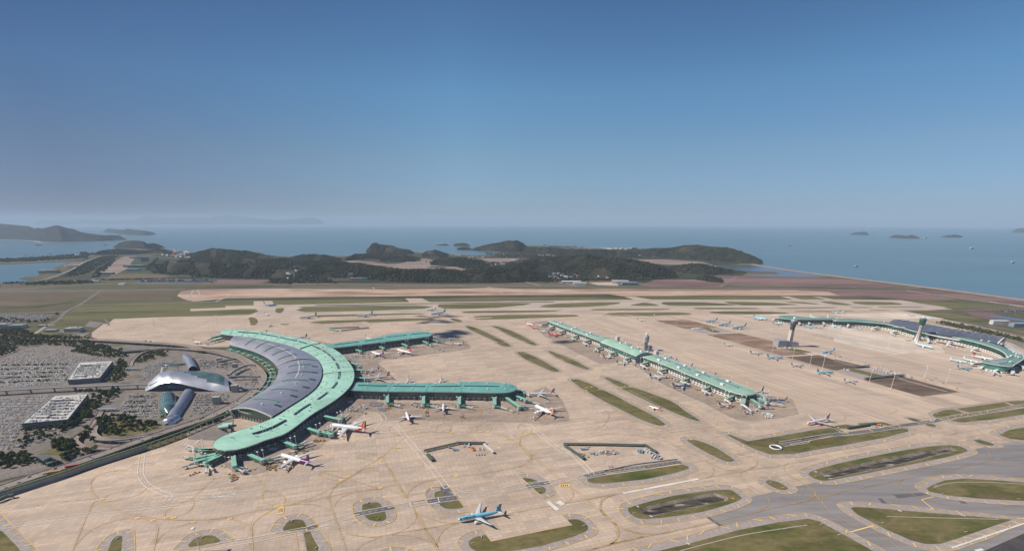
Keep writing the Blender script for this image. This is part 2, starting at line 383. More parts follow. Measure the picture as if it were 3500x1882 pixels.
# far land patches -------------------------------------------------
FARP = True
Z = [-.30]; YZ = [0]
def yz(d=.004): YZ[0] += d; return YZ[0]
def patch(name, spec, mat, z=None, smooth=0, holes=()):
    p = L(spec)
    if smooth: p = catmull(p, smooth, True)
    if z is None: Z[0] += .006; z = Z[0]
    return sheet(name, p, z, mat, holes)
m_far = ground_mat('far_woodland', [(.018,.026,.014), (.03,.038,.018), (.055,.055,.03), (.14,.10,.075)], .003, .02, stretch=(.5,1.4,1))
patch('far_woodland', 'A 1240,470 1350,440 1700,440 2300,430 2576,470 B 400,462 700,440 1100,430 1400,450 1650,460 1900,440 1900,415 1650,392 1620,376 2050,370 2576,380 C 1150,395 1600,385 1900,395 2200,450 2310,500 2100,520 2200,600 2000,690 1400,690 1000,660 0,690 B 0,690 A 1900,690 1500,640 1300,640', m_far)
patch('salt_marsh', 'D 0,622 250,622 700,635 1100,660 1500,712 1350,722 900,712 400,708 0,704 C 1950,722 1400,718 1240,705 1400,655 1750,655 1950,620', m_red)
patch('salt_marsh', 'D -200,740 500,738 1300,750 1560,762 2000,832 1700,842 1200,800 970,802 700,780 -200,770', m_red)
patch('salt_marsh', 'D 1650,735 2700,860 2700,900 2300,850 1900,800 1560,752', m_red)
patch('pond', 'D -40,535 200,530 420,560 930,628 600,632 240,626 100,615 430,608 380,588 100,580 -120,545', m_pond)
patch('quarry_flat', 'B 470,492 700,500 900,520 1150,470 1280,500 1500,520 1440,545 1560,575 1400,582 1200,580 1000,580 830,560 780,545 600,525', m_mud, smooth=3)
patch('quarry_flat', 'C 430,375 700,368 900,388 640,400', m_mud)
patch('quarry_flat', 'C 1090,475 1500,480 1800,500 1950,545 1700,530 1300,520', m_mud)
patch('pond', 'B 1170,540 1300,538 1400,552 1210,552', m_pond)
patch('marsh_field', 'A 450,500 650,488 780,500 620,560 520,660 820,660 900,640 1550,640 1850,590 1500,520 1300,440 900,445 640,490', m_scrub)
patch('dry_field', 'A 640,500 740,500 640,545 560,545', m_red)
patch('dry_field', 'A 1040,600 1240,600 1500,620 1400,655 900,650', m_land)
patch('industrial_yard', 'A 880,600 1000,500 1110,450 1200,450 1120,560 1000,620', m_mud)
patch('village_field', 'B 1640,470 2000,470 1950,500 1720,500', m_mud)
patch('tidal_pond', 'A 1230,668 1850,662 1760,692 1180,690', m_pond)
patch('dry_field', 'A 1280,650 1900,655 2400,660 2300,690 1900,690 1850,660 1260,668', m_red)
patch('dry_field', 'A -300,870 -300,760 700,760 560,880 200,890', ground_mat('brown_field', [(.10,.075,.05),(.15,.105,.07),(.11,.10,.05),(.19,.13,.10)], .0035,.02, stretch=(.4,1.5,1)))
patch('dry_field', 'A 930,765 1570,750 1500,830 1200,835 840,840', ground_mat('stubble', [(.11,.085,.045),(.15,.115,.07),(.19,.14,.09)], .003,.02, stretch=(.4,1.5,1)))
patch('graded_ground', 'A 1640,838 1560,800 1590,760 1740,745 2200,738 2576,738 B 900,742 1450,738 1750,726 2000,738 2576,742 C 900,738 1700,742 2576,750 D 600,755 860,765 965,800 0,797 C 1100,802 980,785 0,793 B 0,812 A 2000,822 1720,848', m_sand)
patch('scrub_strip', 'A 1740,848 2000,824 2576,818 B 0,815 1000,802 2576,794 C 980,788 1110,805 1900,795 D 0,800 430,802 440,812 -200,812 C 1200,820 B 1800,812 1200,820 0,835 A 2300,850', m_scrub)
patch('grass_field', 'A 700,885 1500,860 2230,850 2232,880 1985,888 1985,922 2245,915 2210,965 980,1003 520,1010', m_grass2)
patch('grass_field', 'B -900,850 0,838 900,825 1030,854 0,872 -600,885', m_grass2)
patch('grass_field', 'B 1150,822 2576,812 C 1110,812 1200,832 0,836 B 1210,854', m_grass2)
patch('grass_field', 'C 1240,805 2576,802 D 430,812 540,832 -200,835 C 1350,832', m_grass2)
patch('grass_field', 'D 500,805 730,812 830,832 600,833', m_grass2)
patch('grass_field', 'D 760,812 1500,840 2400,880 1950,915 1500,845 860,832', m_grass2)
patch('grass_field', 'N 1100,150 1500,140 1900,210 2200,280 2000,290 1500,215', m_grass2)
patch('salt_marsh', 'N 1750,130 2100,140 2500,260 2200,265 1900,200', m_red)
patch('pond', 'N 2020,185 2200,185 2700,260 2700,285 2350,240', m_pond)
patch('hangar_apron', 'C 800,682 1000,680 1070,700 1060,712 880,705', m_apron)
patch('dark_canal', 'A -300,757 870,742 2576,733 B 1700,715 2576,716 C 1400,722 2576,730 D 600,742 600,748 C 2576,736 1400,727 B 2576,720 1700,719 A 2576,737 870,750 -300,764', m_asph_d)
patch('dark_canal', 'A 0,900 300,895 640,850 650,855 340,903 0,908', m_scrub)
patch('dark_canal', 'N 1000,128 1600,120 2572,100 2572,106 1600,127', m_asph_d)
# apron ------------------------------------------------------------
APRON = L('F -600,1050 -200,900 0,850 700,652 1250,470 1560,380 1830,275 2299,100 G 350,1000 1100,900 1000,500 400,420 300,430 E 2300,600 2000,565 1500,540 1100,515 1010,490 '
          '1010,440 1140,340 1190,340 1250,288 1700,270 2299,255 A 2200,965 2248,916 1985,922 1985,888 2235,883 2232,845 2400,845 2400,878 2576,878 '
          'B 1030,855 990,822 1140,822 1210,855 2576,838 C 1205,833 1110,805 1220,808 1360,833 2576,835 D 540,832 430,806 500,806 620,832 840,832 710,806 780,810 910,833 1500,838 1950,918 '
          'N 960,130 1400,215 1950,330 2300,420 2900,560 S 4600,1400 4600,2600 -900,2600')
sheet('apron', APRON, .15, m_apron, [CH1, CH2])
patch('runway', 'B -900,915 -300,893 0,877 1030,857 2576,839 C 1205,834 2576,836 D 1500,839 1560,850 0,848 C 0,856 B 1200,880 0,900 -900,935', m_rwy, .19)
patch('taxiway', 'A 2260,915 B 0,905 1200,885 2576,868 D 0,855 1600,858 1900,900 1500,905 0,915 C 0,935 B 0,960 A 2500,970 2250,1000', m_rwy, .18)
patch('remote_apron', 'K 1300,130 1700,60 2576,95 M 0,195 1800,180 N 0,180 1000,135 1700,280 2600,500 2900,900 2600,1250 R 1500,110 900,240 300,210 L 2500,920 2300,960 1900,760 1500,470 M 0,640', m_apron2, .21)
patch('fresh_concrete', 'M 1500,380 2100,370 2572,480 N 0,540 200,590 800,720 1050,690 1500,690 1450,610 1300,570 1000,500 600,430 0,330 M 2200,350', m_newc, .235)
patch('fresh_concrete', 'D -0,975 300,960 800,960 N 900,150 1400,215 1500,230 700,235 300,205 0,180', m_newc, .236)
mb = MB(); Zs = [0]
def ln(mb, spec, w, mi=0, sm=4, dash=None, closed=False, z=.56):
    p = L(spec) if isinstance(spec, str) else spec
    if sm and len(p) > 2: p = catmull(p, sm, closed)
    Zs[0] += 1; stripe(mb, p, w, z + .0025*(Zs[0] % 40), mi, dash, closed and not sm)
    if closed and sm: stripe(mb, [p[-1], p[0]], w, z + .0025*(Zs[0] % 40), mi)
ln(mb, 'B 200,884 700,876 1200,868 1900,858 2270,852 C 480,851', 24, z=.24); ln(mb, 'B 950,872 1400,866', 16, z=.25)
mb.build('tyre_rubber_marks', m_rubber, kind='structure')
# asphalt taxiway in the near right corner
patch('asphalt_taxiway', 'Q 1180,1048 1640,850 1860,802 2080,750 2299,702 R 250,775 380,768 740,692 1100,614 1500,517 1640,478 1900,425 2083,405 2700,320 S 4600,1400 S 4600,2600 3300,2600 R 740,1385 0,1130 Q 2200,1040 1900,1060 1350,1152', m_asph, .20)
patch('dark_patch', 'Q 1180,1048 1210,1045 1360,1140 1350,1150 1325,1148', m_asph_d, .24)
patch('dark_patch', 'R 915,880 1190,868 1225,885 960,918', m_asph_d, .24); patch('dark_patch', 'R 1450,908 1520,910 1585,968 1530,962', m_asph_d, .24)
patch('dark_patch', 'R 780,915 815,918 875,970 830,970', m_asph_d, .24)
patch('runway', 'R 1440,1362 2083,1138 2700,930 2700,1900 300,1900', m_asph, .222)
# runway rubber in the very corner
mb = MB()
for k in range(7): ln(mb, 'R %d,%d 2083,%d 2500,%d' % (1500+k*50, 1500+k*20, 1240+k*22, 1060+k*22), 3.5, z=.26)
mb.build('tyre_rubber_marks', m_rubber, kind='structure')
# grass islands ----------------------------------------------------
YEL = MB(); WHI = MB(); BAR = MB(); TYR = MB()
m_tyre = bpy.data.materials.new('tyre_film'); t, b = nodes(m_tyre); b.inputs['Base Color'].default_value = (.06,.05,.045,1); b.inputs['Roughness'].default_value = .8
fa = noise_n(t, geo(t, -AX, (.5,1,1)), .06, 6, .7); rr0 = ramp(t, fa, [(.35, (0,0,0)), (.75, (.13,.13,.13))]); t.links.new(rr0, b.inputs['Alpha'])
def bars(q, p, step, length):
    n = max(4, int(plen(q+[q[0]])/step)); r = resample(q+[q[0]], n+1)[:-1]
    for a in r:
        c = min(p, key=lambda s: (s-a).length); d = (c-a); d.z = 0
        if d.length < 4: continue
        ln(BAR, [a, a+d.normalized()*min(length, d.length*.62)], 1.5, 0, 0)
def island(spec, sh=0, smooth=3, bar=0, outer=None, mat=None, holes=(), open_=False):
    p = L(spec)
    if smooth: p = catmull(p, smooth, True)
    k_ = yz(.0006)
    if outer: o = L(outer); o = catmull(o, 3, True) if smooth or 1 else o
    elif sh: o = catmull(resample(offset(p, sh)+[offset(p, sh)[0]], max(14, int(plen(p)/14)))[:-1], 2, True)
    if sh or outer:
        sheet('taxiway_shoulder', o, .245 + k_, m_shoulder, holes)
        ln(YEL, [v.copy() for v in o] + [o[0].copy()], .9, 0, 0)
        if bar: bars(o, p, bar, 12)
    sheet('grass_island', p, .31 + k_, mat or m_grass, holes, label=None)
FAR = ['B 92,905 130,893 1080,882 1160,914 105,943', 'B 215,970 1110,953 1132,957 1110,962 300,985 220,985', 'B 180,1022 1190,998 1225,1006 1215,1014 640,1022',
       'B 1285,880 1400,872 2110,865 1800,905 1340,914', 'C 365,898 560,866 1080,857 960,885 640,900', 'B 1508,945 1560,934 2330,929 2335,934 2200,942 1540,952',
       'B 1600,988 1700,974 2430,967 2445,972 1650,990', 'B 1620,1000 2000,985 2120,995 1680,1010', 'B 2140,985 2470,975 2485,983 2150,995', 'B 1395,1005 1450,1003 1500,1028 1440,1028',
       'C 1170,886 1240,868 1310,860 1430,887', 'C 1455,856 1800,857 2110,881 1700,889 1500,884', 'C 840,921 900,915 1480,914 1505,917 1450,924 860,928',
       'C 958,960 1060,948 1600,947 1680,963 1000,966', 'C 1000,970 1190,972 1150,978 1000,976', 'C 1195,968 1520,964 1540,970 1210,976', 'C 1545,960 1680,960 1685,966 1560,970', 'C 1735,911 1790,905 2280,908 2290,912 2250,916 1780,918',
       'C 1865,944 2000,937 2400,940 2576,952 2400,962 1980,960', 'C 2000,854 D 0,853 300,857 590,880 100,884', 'D 460,853 640,855 790,877 640,870', 'D 780,853 900,853 1065,879 930,880',
       'D 1060,853 1400,856 1500,877 1180,880', 'D 430,905 880,900 895,907 450,910', 'D 1060,900 1230,901 1235,906 1080,906', 'D 1305,897 1660,898 1650,903 1330,904', 'D 580,935 1050,933 1030,939 620,941',
       'D 1220,925 1390,927 1380,931 1230,931', 'D 1460,925 1700,927 1600,932', 'A 2190,995 2230,990 2268,1010 2250,1030 2215,1030', 'A 2425,925 2440,910 2500,908 2495,930 2470,952 2430,945',
       'A 1980,925 2245,917 2215,960 1700,980', 'G 610,30 700,28 740,72 715,112 640,112 625,60', 'G 615,115 720,118 710,126 640,126', 'G 1060,108 1170,110 1160,122 1075,120',
       'G 1490,82 1700,68 2200,50 2444,38 2444,62 2100,66 1520,100', 'I 0,72 1500,30 1600,35 1620,52 1500,62 700,95 670,85 620,82 0,112 ', 'I 1880,38 1960,35 2060,80 2000,88 1930,65', 'K 0,70 1080,68 1140,90 560,112 0,125',
       'K 1600,55 2000,35 2570,32 2560,45 1660,62']
for s in FAR: island(s, 0, 2, mat=m_grass2)
for s in ['I 2110,148 2180,150 2350,210 2576,320 K 112,462 0,468 I 2576,378 2330,270 2190,205', 'K 0,476 118,470 195,522 180,530 100,528 0,486', 'K -86,228 0,238 180,292 470,435 370,447 150,350 0,268', 'K 395,457 490,450 578,500 570,512 520,508',
          'K 290,622 330,612 400,618 660,735 780,810 905,880 885,898 800,893 660,830 480,750 370,690', 'K 735,598 790,602 920,650 1065,708 920,715 820,655', 'K 952,727 1088,715 1250,800 1350,855 1340,866 1260,855 1080,785', 'K 1078,1020 1120,1012 1200,1018 1495,1143 1280,1165 1150,1080', 'K 1570,985 1620,985 1940,1105 1790,1120 1650,1040']:
    island(s, 11, 2)
island('K 1310,1185 1540,1162 L 0,762 330,930 520,1055 518,1080 430,1087 200,1010 0,915', 13, 2, 26)
island('K 1822,1140 1985,1125 L 50,525 600,720 800,860 1025,1003 1005,1018 880,985 400,790 0,597', 13, 2, 26)
island('P 275,605 300,578 395,565 412,600 380,638 290,652', 0, 2, 0, None)
sheet('taxiway_shoulder', catmull(L('P 172,620 190,560 250,528 360,513 410,505 520,640 640,800 430,818 300,790 215,725'), 2, True), .300, m_shoulder)
sheet('grass_island', catmull(L('P 275,605 300,578 385,566 412,600 385,636 290,652'), 3, True), .355, m_grass)
sheet('grass_island', catmull(L('P 332,708 440,690 540,674 595,748 500,765 420,766 360,745'), 2, True), .355, m_grass)
ln(YEL, 'P 360,515 250,530 190,560 172,620 215,725 300,790 430,818 640,800', .9)
ln(YEL, 'P 640,800 530,655 415,510', .9)
sheet('taxiway_shoulder', L('P 1190,392 1250,384 1330,386 1430,402 1520,455 1580,520 1602,575 1590,605 1540,635 1470,650'), .301, m_shoulder)
sheet('grass_island', L('P 1240,428 1290,428 1350,438 1400,455 1420,470 1310,490'), .356, m_grass); sheet('grass_island', L('P 1360,540 1470,525 1500,548 1498,580 1470,598 1430,602'), .356, m_grass)
ln(YEL, 'P 1470,650 1540,635 1590,605 1602,575 1580,520 1520,455 1430,402 1330,386 1250,384 1190,392', .9, sm=0); ln(YEL, 'P 1470,650 1190,392', .9)
SH3 = 'P 795,988 720,1008 640,1030 565,1075 533,1110 530,1150 560,1220 640,1280 800,1300 1200,1270 1520,1225 1760,1160 1980,1080 2050,1050 2076,1005 2050,930 1980,870 1890,832 1780,822 1665,830 1790,945 1500,1000 895,1125'
sheet('taxiway_shoulder', L(SH3), .302, m_shoulder); ln(YEL, L(SH3)+[L(SH3)[0]], .9, sm=0)
sheet('grass_island', L('P 835,1050 740,1070 680,1097 650,1125 650,1160 680,1200 760,1245 1100,1232 1450,1175 1800,1072 1940,1015 1968,985 1962,955 1920,910 1850,880 1735,882 1790,947 1500,1002 897,1128'), .357, m_grass)
def barline(outer, inner, step=24, ln_=12):
    o = L(outer); i = catmull(L(inner), 5); n = int(plen(o)/step)
    for a in resample(catmull(o, 5), max(3, n)):
        c = min(i, key=lambda s: (s-a).length); d = c-a; d.z = 0
        if d.length > 5: ln(BAR, [a, a+d.normalized()*min(ln_, d.length*.6)], 1.5, 0, 0)
barline('P 720,1008 600,1050 540,1100 540,1180 640,1275 900,1295', 'P 835,1050 740,1070 680,1097 650,1125 650,1160 680,1200 760,1245'); barline('P 1050,1285 1520,1225 1760,1160 1980,1080 2060,1040 2060,950 1980,870 1890,832 1750,824', 'P 900,1240 1450,1175 1800,1072 1940,1015 1968,985 1962,955 1920,910 1850,880 1735,882')
barline('P 230,535 190,560 172,620 215,725 300,790 430,818 560,808', 'P 395,565 300,578 275,605 330,708 360,745 420,766 500,765', 26); barline('P 1300,386 1430,402 1520,455 1585,530 1595,595 1540,635', 'P 1290,428 1350,438 1420,470 1470,525 1500,548 1480,590', 26)
island('Q 15,685 60,665 500,600 960,535 1015,558 1020,575 880,620 600,680 200,722 80,720 35,705', 14, 0, 0); barline('Q 0,712 80,745 200,757 620,715 900,652 1060,600', 'Q 35,705 80,720 200,722 600,680 880,620 1000,575', 26)
island('Q 420,975 470,945 850,845 1240,790 1400,783 1460,800 1530,855 1525,880 1400,930 1150,1000 900,1040 600,1070 500,1055 440,1015', 14, 2, 26, holes=[CH1])
island('Q 1000,298 1040,288 1150,315 1300,380 1400,445 1458,485 1455,503 1390,505 1300,470 1150,395 1040,330', 14, 2, 24)
island('Q 1775,700 1810,690 1900,710 1980,755 1990,778 1920,785 1830,750 1780,715', 13, 2, 24)
island('Q 1385,240 1420,243 1600,308 1870,262 R 260,300 350,290 420,303 445,335 430,362 520,362 1000,292 1050,303 1050,322 850,375 500,440 200,490 Q 2050,432 1820,437 1700,400 1560,335', 14, 0, 26)
island('Q 560,1420 1000,1318 1500,1180 1900,1102 2180,1068 R 170,1098 260,1120 500,1250 740,1385 S 3100,2050 2000,2100', 15, 0, 28)
island('R 165,695 240,660 480,595 900,510 1200,460 1430,443 1540,465 1575,490 1560,505 1350,560 1000,630 600,710 380,752 270,757 190,725', 14, 2, 26, holes=[CH2])
island('R 1635,395 1680,392 1800,430 1815,443 1750,445 1660,415', 12, 2, 24)
island('R 1215,830 1260,800 1380,755 1560,740 1900,760 2083,775 2500,820 2500,980 2083,940 1700,920 1400,890 1240,855', 14, 0, 26)
island('R 540,1005 570,993 700,998 1200,1040 1980,1105 1700,1200 1500,1270 1350,1318 1270,1322 1200,1320 1080,1290 850,1190 600,1060', 15, 0, 28)
island('R 1860,350 1950,310 2083,285 2500,230 2500,380 2083,400 1950,385', 14, 0, 26)
island('R 1270,172 1330,145 1440,125 1550,165 1460,185 1330,200 1290,195', 9, 2); island('R 1480,120 1900,62 1980,98 1600,155', 9, 0, 0); island('R 1910,58 2083,48 2300,40 2300,70 2000,85', 6, 0, 0)
island('R 1430,225 1500,205 2083,115 2350,80 2350,140 2083,170 1800,215 1550,240 1480,238', 13, 0, 26)
island('R 1045,205 1080,203 1180,232 1130,238', 7, 2); island('R 1200,260 1270,255 1300,275 1270,282', 9, 2); island('R 600,250 820,238 940,268 880,275 830,262 640,272', 0, 0); island('R 385,275 500,258 600,275 520,295 450,298', 0, 0)
def island2(spec, outer, sm=2):
    p = L(spec); sheet('taxiway_shoulder', catmull(L(outer), 3, True), .303, m_shoulder); sheet('grass_island', catmull(p, sm, True), .358, m_grass)
    ln(YEL, outer, .9, sm=3, closed=True); o = catmull(L(outer), 3, True); bars(o, catmull(p, 3, True), 22, 12)
island2('F 0,1185 40,1210 120,1290 200,1385 200,1500 -300,1500 -300,1100', 'F -40,970 0,1005 200,1210 385,1385 420,1500 -400,1600 -400,900')
island2('F 1060,1385 1090,1300 1130,1250 1200,1235 1198,1300 1190,1385 1150,1500 1020,1480', 'F 940,1385 1000,1300 1100,1215 1250,1170 1312,1182 1322,1250 1328,1385 1300,1540 900,1560')
island2('F 1860,1345 1880,1290 1950,1245 2080,1230 2140,1260 2150,1300', 'F 1735,1385 1760,1310 1850,1225 2020,1175 2180,1178 2250,1230 2268,1290')
island2('O 870,690 880,630 930,575 1000,560 1080,570 1110,620 1125,640 1075,665', 'O 745,718 760,620 830,545 1000,500 1130,510 1190,550 1250,640 1080,690')
sheet('taxiway_shoulder', L('O 1070,700 1250,630 1380,830 1384,960 1120,960'), .304, m_shoulder); ln(YEL, 'O 1250,640 1310,730 1380,835 1384,960', .9)
barline('O 1270,670 1310,730 1380,835 1384,940', 'O 1160,692 1200,780 1250,860 1255,960', 22); sheet('grass_island', L('O 1087,705 1160,692 1200,780 1250,860 1252,960 1135,960'), .359, m_grass)
island2('O 1735,400 1800,380 1860,370 1920,380 1965,440 2000,530 1975,570 1900,582 1830,570 1780,545 1740,490', 'O 1625,430 1650,380 1750,330 1850,318 1960,325 2050,370 2100,460 2105,530 2060,590 1900,638 1800,635 1720,605 1650,540')
island2('O 2000,960 2060,935 2150,935 2200,960', 'O 1900,960 1960,890 2050,865 2110,858 2210,866 2310,905 2350,960')
DRN = MB()
for s in ('Q 930,1385 1250,1300 1620,1215 2180,1130', 'R -60,1190 0,1175 150,1155', 'R 860,1078 1300,1090 1860,1103', 'R 1280,820 1470,775 1900,780 2300,810', 'L 0,570 300,720 600,880', 'K 1300,1020 1440,1100'): ln(DRN, s, 1.5, z=.45)
DRN.build('drain_channel', m_conc, kind='structure')
# soil blocks on the remote apron
for s, m in (('M 160,258 600,246 1010,352 560,368', m_soil), ('M 560,370 1010,354 1240,415 820,437', m_shoulder), ('M 820,440 1290,424 1800,550 1800,640 1900,632 2230,715 1900,740', m_soil), ('M 1920,750 2360,722 2572,790 N 0,780 460,885 0,932 M 2572,930', m_dsoil),
             ('N 0,930 460,885 940,1010 410,1060', m_shoulder), ('N 410,1062 940,1016 1700,1222 1190,1285', m_dsoil), ('N 250,900 660,1000 540,1020 180,930', m_grass), ('M 870,355 1050,415 950,420 790,360', m_grass), ('M 1980,620 2280,685 2150,695 1900,640', m_grass)):
    patch('soil_block' if m in (m_soil, m_dsoil) else 'service_yard', s, m, .285 + yz(.002))
ln(WHI, 'N 0,800 320,885', 2.2); ln(WHI, 'N 870,1040 1530,1220', 2.5); ln(YEL, 'N 410,1062 1190,1287 1700,1224', .8, sm=0); ln(WHI, 'M 820,438 1290,422', 7, sm=0); ln(WHI, 'M 1890,745 2572,705', 6, sm=0)
# asphalt service roads
RD = MB()
def road(spec, w, sm=4, z=.385, lines=True, mi=0, mb=None):
    p = catmull(L(spec), sm); ln(mb or RD, p, w, mi, 0, z=z)
    if lines:
        for s in (-1, 1):
            q = [p[i] + Vector((-(p[min(i+1,len(p)-1)]-p[max(i-1,0)]).y, (p[min(i+1,len(p)-1)]-p[max(i-1,0)]).x, 0)).normalized()*s*(w/2-.6) for i in range(len(p))]
            ln(WHI, q, .9, 0, 0)
        ln(WHI, p, .5, 0, 0, dash=(9, .5))
road('Q 0,655 100,632 300,600 560,565 930,512', 17); road('P 1290,525 1540,480', 15); road('P 1960,395 2150,355 2576,300', 14)
road('P 200,690 330,668 440,655 530,640', 15); road('O 1650,510 1860,468 2085,428', 13); road('O 1085,680 1170,655 1250,630', 13)
road('Q 1930,345 2150,310 R 150,390 400,350 700,318 1000,270 1250,235 1500,185 1800,140 2083,90 2500,20', 15); road('R 360,275 440,310 500,345', 11)
ln(BAR, 'Q 200,632 500,598 930,530', 1.6); ln(BAR, 'R 0,440 150,410 380,360', 1.4)
road('P 375,520 400,560 440,640 400,668 300,680', 15, lines=False)
RD.build('service_road', m_asph_d, kind='structure')
# white double lines of the service roads painted on concrete
def dbl(spec, w=9, lw=.9):
    p = catmull(L(spec), 4)
    for s in (-1, 1):
        q = [p[i] + Vector((-(p[min(i+1,len(p)-1)]-p[max(i-1,0)]).y, (p[min(i+1,len(p)-1)]-p[max(i-1,0)]).x, 0)).normalized()*s*w/2 for i in range(len(p))]
        ln(WHI, q, lw, 0, 0)
    ln(WHI, p, .45, 0, 0, dash=(10, .5))
dbl('F 0,1155 300,1115 700,1050 1150,990 1520,950 2299,845 H 150,1345 600,1290 900,1240 1300,1110 1700,940 2050,780 2300,600 2576,420 J 420,680 500,590 525,520 480,455 440,440')
dbl('F 1400,440 1395,480 1385,560 1385,640 1430,720 1520,780 1650,830 1900,850 2299,835', 8); dbl('F 1640,830 1670,850 1650,890 1560,930 1480,950', 7)
dbl('F 1700,350 1500,400 1420,440', 6)
dbl('J 545,590 640,590 700,640 760,720 940,930 1200,1250 P 390,520', 9); dbl('J 2100,570 2180,640 2450,850 2576,930 P 1700,80 1960,330 2000,390', 9)
dbl('J 530,500 700,545 1300,545 2000,565 2150,580 2400,570 2576,545', 6, .6)
dbl('P 470,560 560,600 640,615 960,575 1320,500 1560,475 1800,425 1960,398', 13); dbl('O 0,870 520,790 900,710 1080,675', 11); dbl('O 1250,630 1450,570 1640,510', 11); dbl('O 2090,428 2400,375 2576,345 P 0,720 190,690', 13)
dbl('I 650,85 750,180 980,250', 8, .6); dbl('I 250,230 130,380', 8, .6); dbl('I 830,680 950,760 1100,930', 7, .5); dbl('I 2080,370 2200,440 2150,490 1500,590', 7, .6)
dbl('L 0,150 450,470 1000,730 1550,1010 1800,1040 2576,960', 7, .6); dbl('K 300,200 700,400 1500,800 2150,1150', 7, .45)
